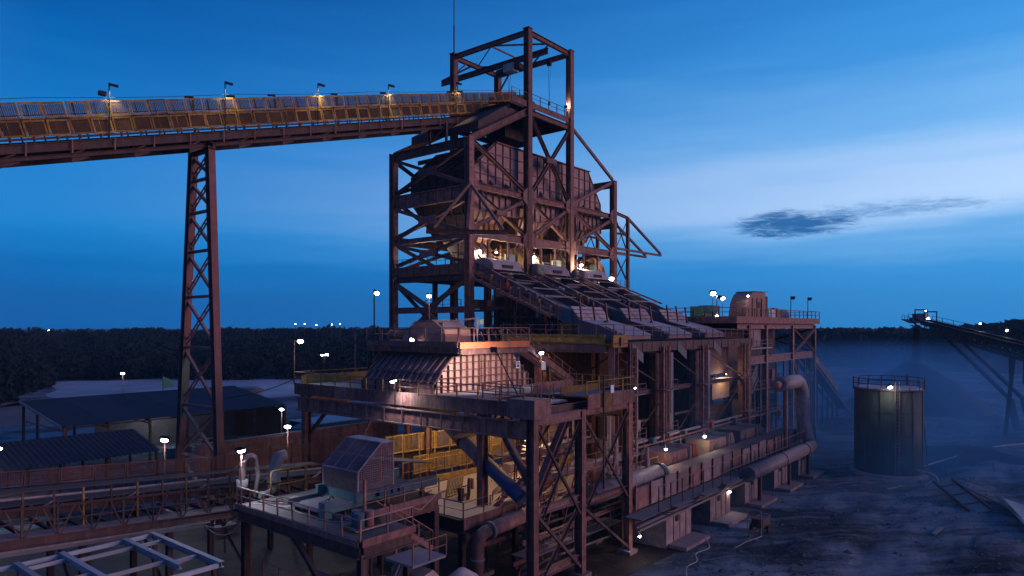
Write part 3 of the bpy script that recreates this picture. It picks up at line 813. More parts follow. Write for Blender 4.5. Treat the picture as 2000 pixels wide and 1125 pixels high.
# hoist
t = thing('chain_hoist', 'grey hoist trolley with chain and hook on the cage monorail', 'hoist', (74.4, 61.5, 54))
box(t, 'trolley', (73.7, 60.3, 53.3), (75.1, 62.0, 54.35), MOTOR)
beam(t, 'drum', (74.4, 62.0, 53.8), (74.4, 63.6, 53.8), .8, .8, STEELD, 'pipe')
box(t, 'gearbox', (74.0, 59.4, 53.5), (74.9, 60.3, 54.2), STEELD)
for s in (-.25, .25): beam(t, 'chain', (74.4, 61.5 + s, 53.3), (74.4, 61.5, 49.9), .05, .05, BLACK, 'tube')
box(t, 'hook_block', (74.15, 61.3, 49.2), (74.65, 61.7, 50.0), TEAL)
t = thing('chain_fall', 'hand chain loop hanging from the cage edge beam beside the lit post', 'chain', (77, 56.5, 55))
box(t, 'chain_wheel', (76.8, 56.2, 53.9), (77.2, 56.8, 54.6), BLACK)
for s in (-.2, .2): beam(t, 'chain', (77, 56.5 + s, 53.9), (77, 56.5, 48.8), .04, .04, BLACK, 'tube')
box(t, 'hook', (76.9, 56.35, 48.5), (77.1, 56.65, 48.85), BLACK)

# ================================================================== SURGE BIN
sb = thing('surge_bin', 'large dusty pink ribbed ore bin held inside the tower', 'bin', (75, 61, 34))
A, B_ = 56.0, 66.4
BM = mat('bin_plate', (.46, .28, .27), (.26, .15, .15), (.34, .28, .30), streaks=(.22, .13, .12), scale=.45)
front = [(60.8, A, 33.7), (89.2, A, 33.7), (89.2, A, 36.4), (85.9, A, 40.75), (65.2, A, 40.75), (60.8, A, 37.1)]
ribbed(sb, front, BM, STEEL, 1.4, 1.35, .1, .15, .08)
ribbed(sb, [(89.2, B_, 33.7), (60.8, B_, 33.7), (60.8, B_, 37.1), (65.2, B_, 40.75), (85.9, B_, 40.75), (89.2, B_, 36.4)], BM, STEEL, 2.5, 2.2, .1, .25, .1)
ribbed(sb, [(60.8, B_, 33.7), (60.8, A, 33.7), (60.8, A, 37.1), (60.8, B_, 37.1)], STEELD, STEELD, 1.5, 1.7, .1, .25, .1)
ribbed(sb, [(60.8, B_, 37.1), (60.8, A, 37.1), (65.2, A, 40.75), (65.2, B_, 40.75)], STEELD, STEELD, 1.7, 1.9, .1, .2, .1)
ribbed(sb, [(89.2, A, 33.7), (89.2, B_, 33.7), (89.2, B_, 36.4), (89.2, A, 36.4)], BM, STEEL, 1.5, 1.4, .1, .25, .1)
ribbed(sb, [(89.2, A, 36.4), (89.2, B_, 36.4), (85.9, B_, 40.75), (85.9, A, 40.75)], BM, STEEL, 1.5, 1.8, .1, .2, .1)
poly_plate(sb, 'top_plate', [(65.2, A, 40.8), (85.9, A, 40.8), (85.9, B_, 40.8), (65.2, B_, 40.8)], .08, STEELD)
beam(sb, 'top_angle', (65.0, A - .15, 40.8), (86.2, A - .15, 40.8), .3, .12, STEEL, 'box')
# ore spilled on the ledge along the front: dusty wedges between the ribs
for i in range(22):
    u = 62 + i * 1.25 + random.uniform(-.2, .2)
    h = random.choice((.4, .6, .9, 1.3, 1.8)) * random.uniform(.6, 1)
    o = solid(sb, 'ore_heap', [(u - .55, A, 34.86), (u + .55, A, 34.86), (u - .55, A - 1.1, 34.86), (u + .55, A - 1.1, 34.86), (u + random.uniform(-.4, .4), A - .02, 34.86 + h)], [(0, 1, 4), (0, 2, 3, 1), (2, 3, 4), (0, 4, 2), (1, 3, 4)], mat('ore_dust', (.15, .12, .13), (.10, .08, .09), None, bump=.6))
# skirt and outlet hoppers
for k, (u0, u1) in enumerate(((60.6, 69), (70.3, 78.5), (79.8, 88.8))):
    ribbed(sb, [(u0, A - .3, 31.9), (u1, A - .3, 31.9), (u1, A - .3, 34.1), (u0, A - .3, 34.1)], BM, STEEL, 1.2, 0, .08, .2, .08, 'skirt_plate')
    m0, m1 = u0 + 2.1, u1 - 2.1
    ribbed(sb, [(m0, A + 2.8, 28.3), (m1, A + 2.8, 28.3), (u1, A + .2, 33.4), (u0, A + .2, 33.4)], BM, STEEL, 1.2, 1.6, .08, .2, .08, 'hopper_plate')
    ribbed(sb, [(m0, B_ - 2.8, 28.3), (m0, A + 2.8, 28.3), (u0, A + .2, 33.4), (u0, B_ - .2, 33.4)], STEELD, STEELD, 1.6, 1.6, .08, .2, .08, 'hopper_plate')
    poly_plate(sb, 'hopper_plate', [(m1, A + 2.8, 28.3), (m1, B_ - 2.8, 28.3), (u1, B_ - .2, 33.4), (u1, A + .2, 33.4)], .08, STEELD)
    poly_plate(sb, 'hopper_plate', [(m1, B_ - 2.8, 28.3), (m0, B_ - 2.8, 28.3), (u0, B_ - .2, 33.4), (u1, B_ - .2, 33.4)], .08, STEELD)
    for i in range(5):
        uu = m0 + .2 + i * (m1 - m0 - .4) / 4
        box(sb, 'yellow_bracket', (uu - .25, A + 1.2, 29.9), (uu + .25, A + 1.75, 30.8), YEL)

# ================================================================== SCREENS BELOW THE BIN
random.seed(23)
US = (60.0, 70.0, 79.6)
ORD = ('first', 'middle', 'last')
for k, u0 in enumerate(US):
    u1 = u0 + 5.4
    s = thing('inclined_screen', ['inclined vibrating screen nearest the tower corner column', 'inclined vibrating screen in the middle with two yellow drive guards', 'inclined vibrating screen farthest along, its foot by the wire fence posts'][k], 'screen', (u0 + 2.7, 48, 20), 'inclined vibrating screens under the bin')
    z = lambda v, d=0: 19.9 + (24.5 - 19.9) / 11.3 * (v - 42) + d
    for u, mm in ((u0, SCR), (u1, SCR)):
        poly_plate(s, 'side_plate', [(u, 53.4, z(53.4, -1.1)), (u, 42.0, z(42, -1.5)), (u, 41.4, z(41.4, -.2)), (u, 53.4, z(53.4, .35))], .12, mm)
        beam(s, 'edge_rail', (u - .06, 53.5, z(53.5, .42)), (u - .06, 41.5, z(41.5, -.1)), .32, .2, SCR, 'box')
        beam(s, 'side_channel', (u - .16, 53.2, z(53.2, -.55)), (u - .16, 42.2, z(42.2, -.85)), .12, .3, SCR, 'box')
    poly_plate(s, 'screen_deck', [(u0, 41.5, z(41.5, -.8)), (u1, 41.5, z(41.5, -.8)), (u1, 53.4, z(53.4, -.6)), (u0, 53.4, z(53.4, -.6))], .1, SCG)
    for i in range(2):
        v = 46.0 + i * 4.1
        beam(s, 'cross_tube', (u0 + .1, v, z(v, -.15)), (u1 - .1, v, z(v, -.15)), .3, .3, SCG, 'tube')
    solid(s, 'foot_plate', [(u0 - .2, 42.6, z(42.6, .1)), (u0 - .2, 41.2, z(41.2, .2)), (u0 - .2, 41.0, 18.3), (u0 - .2, 41.8, 18.3), (u0 + .3, 42.6, z(42.6, .1)), (u0 + .3, 41.2, z(41.2, .2)), (u0 + .3, 41.0, 18.3), (u0 + .3, 41.8, 18.3)], [(0, 1, 2, 3), (4, 5, 6, 7), (0, 1, 5, 4), (1, 2, 6, 5), (2, 3, 7, 6), (3, 0, 4, 7)], TEAL if k != 2 else SCG)
    for j, v in enumerate((47.2, 45.7)):
        beam(s, 'drive_guard', (u0 - .7, v, z(v, -.2)), (u0 - .15, v, z(v, -.2)), .95, .95, YEL if k == 1 else SCR, 'pipe')
    box(s, 'motor', (u0 - .9, 49.2, z(49.6, -.9)), (u0 - .15, 50.3, z(49.6, -.1)), REDP if k == 0 else MOTOR)
    # rounded feed hood with a dark slot
    prof = [(51.8, 24.55), (55.3, 24.55), (55.3, 25.6)] + [(53.9 + 1.1 * math.cos(R(a)), 25.0 + .85 * math.sin(R(a))) for a in (40, 60, 80, 100, 120, 140, 160)] + [(52.0, 25.15)]
    prof = [(51.8, 24.6), (55.0, 24.6), (55.0, 25.7), (54.3, 25.95), (53.4, 26.0), (52.5, 25.75), (52.0, 25.3)]
    h = extrude(s, 'feed_hood', prof, 0, u0 - .1, u1 - .2, COVER)
    box(h and s, 'hood_slot', (u0 + 1.6, 51.75, 24.85), (u0 + 3.4, 52.1, 25.2), BLACK)
    for uu in (u0 - .25, u1 + .05):
        box(s, 'hood_bolt_strip', (uu, 51.9, 24.5), (uu + .12, 55.1, 24.62), STEEL)
    for uu in (u0 + .3, u1 - .3):
        for v in (51.5, 47, 43.5):
            beam(s, 'support_leg', (uu, v, 16.5), (uu, v, z(v, -1.0)), .3, .3, STEELD, 'I')
    # feed chute from the bin outlet
    solid(s, 'feed_chute', [(u0 + .9, 57.6, 28.4), (u1 - .9, 57.6, 28.4), (u1 - .9, 61, 28.4), (u0 + .9, 61, 28.4), (u0 + .5, 55.4, 25.9), (u1 - .5, 55.4, 25.9), (u1 - .5, 57.6, 25.0), (u0 + .5, 57.6, 25.0)], [(0, 1, 2, 3), (4, 5, 6, 7), (0, 1, 5, 4), (1, 2, 6, 5), (2, 3, 7, 6), (3, 0, 4, 7)], mat('cream_plate', (.40, .30, .20), (.30, .2, .13), DUST, streaks=(.3, .15, .06)))
    for j in range(4): beam(s, 'chute_rib', (u0 + .9 + j * 1.2, 57.55, 28.4), (u0 + .6 + j * 1.4, 55.35, 25.95), .1, .14, STEEL, 'box')
    box(s, 'control_cabinet', (u1 + 1.0, 54.9, 24.5), (u1 + 2.2, 55.7, 27.0), mat('pale_green_cabinet', (.30, .40, .36), (.24, .32, .3), None, rnd=0))
    box(s, 'cabinet_door', (u1 + 1.1, 54.86, 24.7), (u1 + 2.1, 54.9, 26.8), MATS['pale_green_cabinet'])
    # discharge box
    c = thing('discharge_chute', ['dusty white discharge chute at the foot of the first screen, above the yellow walkway', 'dusty white discharge chute at the foot of the middle screen', 'dusty white discharge chute at the foot of the last screen'][k], 'chute', (u0 + 3, 38, 16.6), 'white discharge chutes')
    extrude(c, 'casing', [(41.2, 16.7), (41.2, 20.0), (40.1, 18.65), (37.3, 17.95), (35.1, 17.1), (35.1, 16.7)], 0, u0 + .05, u0 + 5.95, SCR)
    poly_plate(c, 'cover_plate', [(u0, 40.1, 18.7), (u0 + 6, 40.1, 18.7), (u0 + 6, 41.25, 20.15), (u0, 41.25, 20.15)], .06, COVER)
    poly_plate(c, 'cover_plate', [(u0, 37.3, 18.03), (u0 + 6, 37.3, 18.03), (u0 + 6, 40.08, 18.72), (u0, 40.08, 18.72)], .06, COVER)
    poly_plate(c, 'cover_plate', [(u0 + .4, 35.0, 17.17), (u0 + 6, 35.0, 17.17), (u0 + 6, 37.25, 18.05), (u0 + .4, 37.25, 18.05)], .06, COVER)
    for i in range(3): beam(c, 'cover_rib', (u0, 40.95 - i * .35, 19.82 - i * .44), (u0 + 6, 40.95 - i * .35, 19.82 - i * .44), .07, .1, STEEL, 'box')
    for i in range(3):
        uu = u0 + .25 + i * 2.2
        beam(c, 'stop_post', (uu, 40.0 - .2 * i, 18.5), (uu, 40.3 - .2 * i, 20.75 - .1 * i), .14, .18, STEEL, 'I')
    box(c, 'yellow_side_plate', (u0 - .45, 40.8, 16.75), (u0 - .12, 42.4, 18.45), YEL)
    box(c, 'inspection_box', (u0 - .1, 35.6, 16.75), (u0 + .5, 37.1, 17.5), SCG)
    box(c, 'latch', (u0 + 2.6, 38.6, 18.45), (u0 + 3.1, 38.8, 18.62), BLACK)

# ================================================================== SCREEN BUILDING
sbg = thing('screen_building', 'open red steel building carrying the screens on a railed deck', 'building', (75, 42, 0))
SB = lambda *a, **k: beam(sbg, *a, **k)
CUS = (58.2, 68.9, 78.9, 91.0)
for u in CUS:
    for v in (35.0, 44.0, 52.0):
        SB('column', (u, v, 0), (u, v, 16.1), .7, .75, STEELP if (v < 36 and u < 60) else STEEL, 'I', yh=(1, 0, 0))
    SB('deck_beam', (u, 34.7, 15.75), (u, 53.5, 15.75), .4, .7, STEEL)
    SB('tie_beam', (u, 35.3, 9.4), (u, 43.7, 9.4), .3, .45, STEELD)
for v in (35.0, 44.0, 52):
    for a, b in zip(CUS[:-1], CUS[1:]):
        SB('deck_beam', (a + .36, v, 15.75), (b - .36, v, 15.75), .4, .68, STEEL)
        SB('tie_beam', (a + .36, v, 11.2), (b - .36, v, 11.2), .3, .45, STEELD)
box(sbg, 'deck_plate', (57.4, 34.3, 16.32), (93.5, 54.0, 16.42), STEELD)
# yellow edge along the walkway on the tower side of the deck
SB('yellow_edge_plate', (57.35, 35.4, 16.75), (57.35, 48.6, 16.75), .1, .95, YEL, 'box')
SB('yellow_rib', (57.25, 48.5, 16.95), (57.25, 35.5, 16.95), .1, .08, YEL, 'box')
box(sbg, 'yellow_corner_plate', (57.2, 34.4, 16.0), (59.9, 34.52, 17.2), YEL)
box(sbg, 'corner_box', (58.3, 34.2, 16.15), (58.9, 34.4, 16.95), STEEL)
SB('walkway_girder', (57.2, 35.2, 15.85), (57.2, 48.6, 15.85), .35, .75, STEELP)
railing(sbg, [(57.3, 48.6, 17.2), (57.3, 34.4, 17.2), (93.5, 34.3, 16.5)], 1.0, 1.9, STEEL, .065)
SB('fascia_plate', (60, 34.28, 15.95), (93.4, 34.28, 15.95), .1, 1.0, STEELD, 'box')
for i in range(17):
    SB('fascia_rib', (60.6 + i * 2, 34.2, 15.5), (60.6 + i * 2, 34.2, 16.4), .1, .08, STEEL, 'box')
# gable-shaped stub cheeks between the units
for u in (62.0, 72.0, 81.7):
    poly_plate(sbg, 'cheek_plate', [(u - 1.6, 34.15, 16.4), (u - 1.6, 34.15, 15.4), (u + .6, 34.15, 14.3), (u + .6, 34.15, 15.3)], .06, SCG)
# dark chute shafts and bundled pipes of each unit
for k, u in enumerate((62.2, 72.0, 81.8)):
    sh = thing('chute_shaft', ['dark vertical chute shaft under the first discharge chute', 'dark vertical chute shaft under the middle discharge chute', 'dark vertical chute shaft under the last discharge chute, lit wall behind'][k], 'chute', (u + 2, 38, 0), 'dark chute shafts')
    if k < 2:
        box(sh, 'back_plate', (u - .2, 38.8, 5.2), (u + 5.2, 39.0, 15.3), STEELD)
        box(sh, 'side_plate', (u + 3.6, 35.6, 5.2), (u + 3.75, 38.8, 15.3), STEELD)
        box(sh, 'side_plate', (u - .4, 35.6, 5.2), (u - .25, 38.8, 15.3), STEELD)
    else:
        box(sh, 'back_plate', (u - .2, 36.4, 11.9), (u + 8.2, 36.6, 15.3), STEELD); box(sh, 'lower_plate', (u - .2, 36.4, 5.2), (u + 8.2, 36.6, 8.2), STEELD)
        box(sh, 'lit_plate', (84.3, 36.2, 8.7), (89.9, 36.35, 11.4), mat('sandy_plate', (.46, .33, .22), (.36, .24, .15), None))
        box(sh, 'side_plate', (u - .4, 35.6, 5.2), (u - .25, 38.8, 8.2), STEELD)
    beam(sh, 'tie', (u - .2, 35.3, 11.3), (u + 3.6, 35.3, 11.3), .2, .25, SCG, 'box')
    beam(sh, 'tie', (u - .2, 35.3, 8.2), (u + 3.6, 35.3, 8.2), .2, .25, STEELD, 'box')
    if k < 2:
        for j, (du, dv, w, mm) in enumerate(((4.1, 34.9, .8, STEEL), (5.0, 34.6, .55, STEELP), (5.75, 35.1, .7, STEEL), (6.6, 34.9, .45, STEELD), (7.35, 34.7, .55, SHEET), (7.9, 35.2, .4, STEELD))):
            beam(sh, 'riser_pipe', (u + du, dv, 4.4 + (j % 3) * .9), (u + du, dv, 15.2 - (j % 2) * .3), w, w, mm, 'tube' if j % 2 else 'I')
        for zz in (11.1, 11.7):
            beam(sh, 'pipe_clamp', (u + 4.0, 34.6, zz), (u + 8.0, 34.6, zz), .07, .12, SCG, 'box')
        box(sh, 'riser_back', (u + 3.78, 35.6, 4.6), (u + 8.4, 35.75, 15.3), STEELD)
        poly_plate(sh, 'foot_plate', [(u - .3, 34.4, 5.0), (u + 3.4, 34.4, 5.0), (u + 3.4, 36.2, 5.3), (u - .3, 36.2, 5.3)], .1, SCG)
    beam(sh, 'foot_beam', (u - .3, 34.5, 4.9), (u + 3.7, 34.5, 4.9), .3, .35, STEEL, 'I')
# first bay: open, with tanks, ladder and pipes behind the columns
for (a, b, w, mm) in (((60.2, 36, 4), (60.2, 36, 15.2), .35, GALV), ((61.2, 37, 4), (61.2, 37, 15.2), .25, SCG)):
    SB('standing_pipe', a, b, w, w, mm, 'tube')
xbrace(sbg, (58.2, 43.6, 9.6), (58.2, 35.4, 9.6), (58.2, 43.6, 15.2), (58.2, 35.4, 15.2), .2, STEELD)
for i in range(8): SB('ladder_rung', (59.2, 35.2, 6 + i * 1.1), (60.6, 35.2, 6 + i * 1.1), .06, .06, STEELD, 'box')
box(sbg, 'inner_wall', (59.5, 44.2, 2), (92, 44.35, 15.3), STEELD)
# wall of services below the first screen
sv = thing('service_wall', 'dim wall of pipes, valves and cabinets beneath the first screen', 'pipework', (60, 48, 0))
box(sv, 'wall_plate', (61.8, 42.6, 16.4), (62, 53.5, 19.6), STEELD)
poly_plate(sv, 'upper_plate', [(61.8, 53.5, 19.6), (61.8, 44.5, 19.6), (61.8, 53.5, 23.2)], .1, STEELD)
for i in range(15):
    v = 43 + i * .72 + random.uniform(-.2, .2)
    zt_ = random.uniform(18, 19.8) + max(0, (v - 46) * .35)
    beam(sv, 'service_pipe', (61.3 + random.uniform(-.6, .2), v, 16.4), (61.3 + random.uniform(-.6, .2), v, zt_), random.choice((.1, .14, .2)), None, random.choice((STEEL, SCG, TEAL, STEELP, YELD, STEELD)), 'tube')
for i in range(9):
    v = 43.5 + i * 1.1; z0 = random.uniform(16.9, 19.2)
    box(sv, 'junction_box', (60.4, v, z0), (61.0, v + random.uniform(.4, .8), z0 + random.uniform(.4, .9)), random.choice((STEEL, SCR, REDP, TEAL, SCG)))
for z0 in (17.6, 18.9): beam(sv, 'header_pipe', (60.9, 43, z0), (60.9, 53.5, z0 + .3), .16, .16, STEEL, 'tube')
# frame between service wall and tower
for v in (49.5, 52.6):
    beam(sv, 'frame_post', (59.4, v, 16.4), (59.4, v, 23.5), .3, .3, STEELD, 'I')
beam(sv, 'frame_beam', (59.4, 49.5, 20.1), (59.4, 53.5, 20.1), .25, .4, STEELD, 'I')
beam(sv, 'pole', (57.6, 46.6, 16.4), (57.6, 46.6, 20.9), .1, .1, STEELD, 'tube')
beam(sv, 'pole', (57.6, 41.2, 16.4), (57.6, 41.2, 20.4), .1, .1, STEELD, 'tube')
box(sv, 'cable_drum', (60.0, 50.2, 21.4), (61.2, 51.6, 22.3), SCR)

# wire fence on posts behind the last discharge chute
t = thing('wire_fence', 'short fence of strung wire on dark posts at the last chute', 'fence', (90, 41, 16.5))
for u, v in ((86.2, 39.6), (90.2, 39.8), (93.3, 40)):
    beam(t, 'fence_post', (u, v, 16.5), (u, v, 20.1), .16, .16, STEELD, 'I')
for zz in (19.7, 19.95): tube(t, 'fence_wire', sag((86.2, 39.6, zz), (90.2, 39.8, zz), .12) + sag((90.2, 39.8, zz), (93.3, 40, zz), .12), .03, BLACK, 5)
t = tube(None, 'power_cable', sag((91, 53.5, 23), (86.2, 39.6, 20.0), .7, 14), .045, BLACK, 6)
tag(t, 'black cable sagging from the tower foot to the wire fence', 'cable')

# yellow stair behind the last screen
t = thing('yellow_stair', 'yellow stair climbing inside the tower behind the last screen', 'stair', (87, 57, 24.4))
for v in (56.0, 57.1):
    beam(t, 'stringer', (83.5, v, 24.5), (89.6, v, 28.4), .1, .35, YEL, 'box')
    beam(t, 'handrail', (83.5, v, 25.6), (89.6, v, 29.5), .07, .07, YEL, 'tube')
for i in range(14):
    q = i / 13
    box(t, 'tread', (83.5 + 6.1 * q - .14, 56.05, 24.55 + 3.9 * q), (83.5 + 6.1 * q + .14, 57.05, 24.6 + 3.9 * q), YEL)

# ================================================================== CRUSHER PLATFORM
cp = thing('crusher_platform', 'big red steel platform on tall columns with yellow rail posts', 'platform', (42, 41, 0))
PB = lambda *a, **k: beam(cp, *a, **k)
P0, P1, Q0, Q1, DZ = 35.7, 48.8, 27.5, 54.4, 12.85
for (u, v, m_) in ((36.15, 27.9, STEELP), (41.8, 27.9, STEELP), (48.5, 27.9, STEELP), (36.2, 53.4, STEEL), (48.3, 53.4, STEELD), (37.6, 33.6, STEELP), (48.3, 40, STEELD), (42, 44, STEELD)):
    tall = v < 30
    PB('column', (u, v, 0), (u, v, 12.05 if tall else 11.9), .52, .66, STEEL if tall else STEEL, 'I', yh=(1, 0, 0) if not tall else (0, 1, 0))
    box(cp, 'column_base', (u - .6, v - .6, 0), (u + .6, v + .6, .3), CONC)
# deck with an opening for the stair
box(cp, 'deck_plate', (P0, 33.2, DZ - .12), (P1, Q1, DZ), SCG)
box(cp, 'deck_plate', (43.2, Q0, DZ - .12), (P1, 33.2, DZ), SCG)
box(cp, 'deck_plate', (P0, Q0, DZ - .12), (37.4, 33.2, DZ), SCG)
# front face: toe plate panels, girder below
for i in range(9):
    v0 = Q0 + .9 + i * (Q1 - Q0 - .9) / 9
    PB('toe_plate', (P0 - .05, v0 + .02, DZ - .36), (P0 - .05, v0 + (Q1 - Q0 - .9) / 9 - .02, DZ - .36), .08, 1.0, STEELP if i == 4 else STEEL, 'box')
    PB('joist', (P0 + .3, v0, 12.2), (P1 - .3, v0, 12.2), .3, .55, STEELD)
PB('girder', (P0 + .1, Q0 + .6, 11.15), (P0 + .1, Q1 - .3, 11.15), .45, 1.2, STEEL)
PB('girder', (P1 - .3, Q0 + .6, 11.3), (P1 - .3, Q1 - .3, 11.3), .45, 1.0, STEELD)
PB('girder', (P0 + .4, Q1 - .3, 11.4), (P1 - .5, Q1 - .3, 11.4), .45, 1.0, STEEL)
PB('girder', (P0 + .4, 40, 11.4), (P1 - .5, 40, 11.4), .45, 1.0, STEELD)
for i in range(12): PB('girder_stiffener', (P0 - .14, Q0 + 2 + i * 2.1, 10.62), (P0 - .14, Q0 + 2 + i * 2.1, 11.7), .05, .12, STEEL, 'box')
solid(cp, 'corner_box', [(35.2, 27.0, 12.0), (37.0, 27.0, 12.0), (37.0, 29.3, 12.0), (35.2, 29.3, 12.0), (35.2, 27.0, 13.25), (37.0, 27.0, 13.25), (37.0, 29.3, 13.25), (35.2, 29.3, 13.25)], [(0, 1, 2, 3), (4, 5, 6, 7), (0, 1, 5, 4), (1, 2, 6, 5), (2, 3, 7, 6), (3, 0, 4, 7)], STEELP)
# right face
PB('side_beam', (36.5, 27.7, 11.75), (41.5, 27.7, 11.75), .45, .62, STEELP)
PB('side_beam', (42.1, 27.7, 11.85), (48.3, 27.7, 11.85), .45, .5, STEEL)
for i in range(4):
    u0 = 42.0 + i * 1.7
    PB('toe_plate', (u0 + .02, Q0 - .08, DZ - .3), (u0 + 1.68, Q0 - .08, DZ - .3), .08, 1.05, (STEEL, YELD, STEELP, STEEL)[i], 'box')
PB('toe_plate', (P1 + .02, Q0, DZ - .3), (P1 + .02, 34, DZ - .3), .08, 1.05, STEEL, 'box')
for a, b in (((36.5, 27.7, 11.3), (41.5, 27.7, 4.6)), ((41.5, 27.7, 11.3), (36.5, 27.7, 4.6)), ((42.1, 27.7, 11.3), (48.2, 27.7, 4.6)), ((48.2, 27.7, 11.3), (42.1, 27.7, 4.6))):
    PB('brace', a, b, .16, .16, STEELD, 'L')
PB('brace', (41.2, 28.6, 11.6), (37.0, 28.6, 6.0), .5, .5, STEEL)
PB('side_beam', (36.5, 27.9, 5.7), (41.5, 27.9, 5.7), .4, .5, STEELP)
PB('side_beam', (36.5, 27.9, 1.4), (41.5, 27.9, 1.4), .4, .5, STEEL)
PB('side_beam', (42.1, 27.9, 5.2), (48.2, 27.9, 5.2), .4, .4, STEEL)
for a, b in (((36.5, 27.7, 5.4), (41.5, 27.7, .8)), ((41.5, 27.7, 5.4), (36.5, 27.7, .8)), ((42.1, 27.7, 4.8), (48.2, 27.7, .6))):
    PB('brace', a, b, .2, .2, STEELD, 'L')
PB('knee_brace', (36.1, 30.2, 10.6), (36.1, 28.2, 7.8), .4, .4, STEELP)
PB('knee_brace', (36.2, 50.5, 10.6), (36.2, 53.0, 8.4), .25, .25, STEELD)
PB('knee_brace', (36.2, 44.5, 10.5), (36.2, 48.0, 5), .15, .15, STEEL, 'box')
# railings: yellow posts on the front
railing(cp, [(P0 - .1, Q1, DZ), (P0 - .1, 28.2, DZ)], 1.1, 2.0, STEEL, .075, True, YELD, .02)
railing(cp, [(P0 - .1, Q1, DZ), (P1 - 1, Q1, DZ)], 1.1, 1.8, YELD, .07, False, YELD)
railing(cp, [(42.0, Q0, DZ), (P1, Q0, DZ), (P1, 34, DZ)], 1.15, 1.7, YEL, .07)
railing(cp, [(37.2, 28.0, DZ), (37.2, 33.2, DZ), (42.9, 33.2, DZ)], 1.1, 1.6, STEEL, .07)
PB('yellow_edge_plate', (P0 + .5, Q1 - .2, DZ + .4), (P1 - 2, Q1 - .2, DZ + .4), .06, .8, YEL, 'box')
PB('yellow_edge_plate', (43.2, 30.6, DZ + .1), (48.6, 30.6, DZ + .1), .06, .9, YELD, 'box')
PB('yellow_edge_plate', (43.1, 33.2, DZ + .35), (48.6, 33.2, DZ + .35), .06, .7, STEEL, 'box')
box(cp, 'white_cover_sheet', (39.6, 29.6, 12.4), (42.6, 31.8, 12.55), COVER)
box(cp, 'notice_plate', (45.0, 27.28, 13.0), (45.45, 27.34, 13.6), SIGNM)
box(cp, 'tall_pole', (43.9, 27.2, 6.0), (44.02, 27.32, 14.4), STEELD)

# notice boards beside the hopper
t = thing('notice_board', 'small white notice plate on a rail post right of the ribbed hopper', 'sign', (48.9, 36.6, DZ))
beam(t, 'stake', (48.9, 36.6, DZ), (48.9, 36.6, 14.9), .06, .06, STEELD, 'box')
box(t, 'plate', (48.6, 36.5, 14.2), (49.2, 36.55, 14.9), SIGNM)

# stair inside the platform, lit from below
for k, (a, b, lab) in enumerate((((42.6, 31.6, 12.7), (40.2, 31.6, 8.6), 'upper flight of open steel stair under the platform opening'), ((40.6, 30.6, 8.2), (38.6, 33.6, 4.6), 'lower flight of open steel stair going down to the feeder level'))):
    a, b = Vector(a), Vector(b)
    t = thing('steel_stair', lab, 'stair', tuple(b), 'stair flights under the platform')
    dirv = (b - a); side = Vector((-dirv.y, dirv.x, 0)).normalized() * .75
    for s in (-1, 1):
        beam(t, 'stringer', a + side * s, b + side * s, .08, .3, STEEL, 'box')
        beam(t, 'handrail', a + side * s + Vector((0, 0, 1.05)), b + side * s + Vector((0, 0, 1.05)), .06, .06, YELD, 'tube')
        for q in (0, .5, 1): beam(t, 'rail_post', a.lerp(b, q) + side * s, a.lerp(b, q) + side * s + Vector((0, 0, 1.05)), .06, .06, STEEL, 'L')
    for i in range(12):
        q = a.lerp(b, (i + .5) / 12)
        x = side.normalized(); y = Vector((dirv.x, dirv.y, 0)).normalized()
        M = Matrix(((x.x * 1.45, y.x * .3, 0, q.x), (x.y * 1.45, y.y * .3, 0, q.y), (0, 0, .05, q.z), (0, 0, 0, 1)))
        link('tread', unit('box', GALV), M, t)

# ================================================================== HOPPER ON THE PLATFORM
hp = thing('ribbed_hopper', 'pale ribbed feed hopper with dark sloping side on the platform', 'hopper', (42.5, 42, DZ))
hf = [(37, 38, DZ), (48.4, 38, DZ), (48.4, 38, 13.9), (46.5, 38, 15.75), (39.2, 38, 15.75), (37.6, 38, 14.2)]
pl = ribbed(hp, hf, PLATE, STEEL, .72, .62, .08, .22, .06, 'end_plate')
ribbed(hp, [(48.4, 46.3, DZ), (37, 46.3, DZ), (37.6, 46.3, 14.2), (39.2, 46.3, 15.75), (46.5, 46.3, 15.75), (48.4, 46.3, 13.9)], STEEL, STEEL, 1.2, 1.2, .08, .2, .07, 'end_plate')
DKP = mat('bluish_dark_plate', (.115, .085, .11), (.075, .055, .07), (.15, .12, .15), streaks=(.15, .05, .045))
for (a, b) in (((37.05, 12.85 + .75), (37.75, 14.35)), ((37.75, 14.45), (39.25, 15.75))):
    (ua, za), (ub, zb) = a, b
    ribbed(hp, [(ua, 46.4, za), (ua, 37.95, za), (ub, 37.95, zb), (ub, 46.4, zb)], DKP, STEEL, .78, 0, .06, .12, .16, 'slope_plate')
ribbed(hp, [(36.9, 46.4, DZ), (36.9, 38.0, DZ), (36.9, 38.0, 13.6), (36.9, 46.4, 13.6)], STEEL, STEELD, 1.6, 0, .06, .1, .1, 'base_plate')
beam(hp, 'slope_lip', (37.7, 37.9, 14.42), (37.7, 46.5, 14.42), .2, .07, DKP, 'box')
poly_plate(hp, 'far_side_plate', [(48.4, 38, DZ), (48.4, 46.3, DZ), (48.4, 46.3, 13.9), (48.4, 38, 13.9)], .08, PLATE)
poly_plate(hp, 'far_slope_plate', [(48.4, 38, 13.9), (48.4, 46.3, 13.9), (46.5, 46.3, 15.75), (46.5, 38, 15.75)], .08, PLATE)
box(hp, 'danger_label', (46.6, 37.72, 14.4), (47.1, 37.75, 15.0), SIGNM)
box(hp, 'danger_mark', (46.72, 37.70, 14.5), (46.98, 37.717, 14.72), BLACK)
box(hp, 'danger_mark', (46.68, 37.70, 14.8), (47.02, 37.717, 14.93), STEELD)
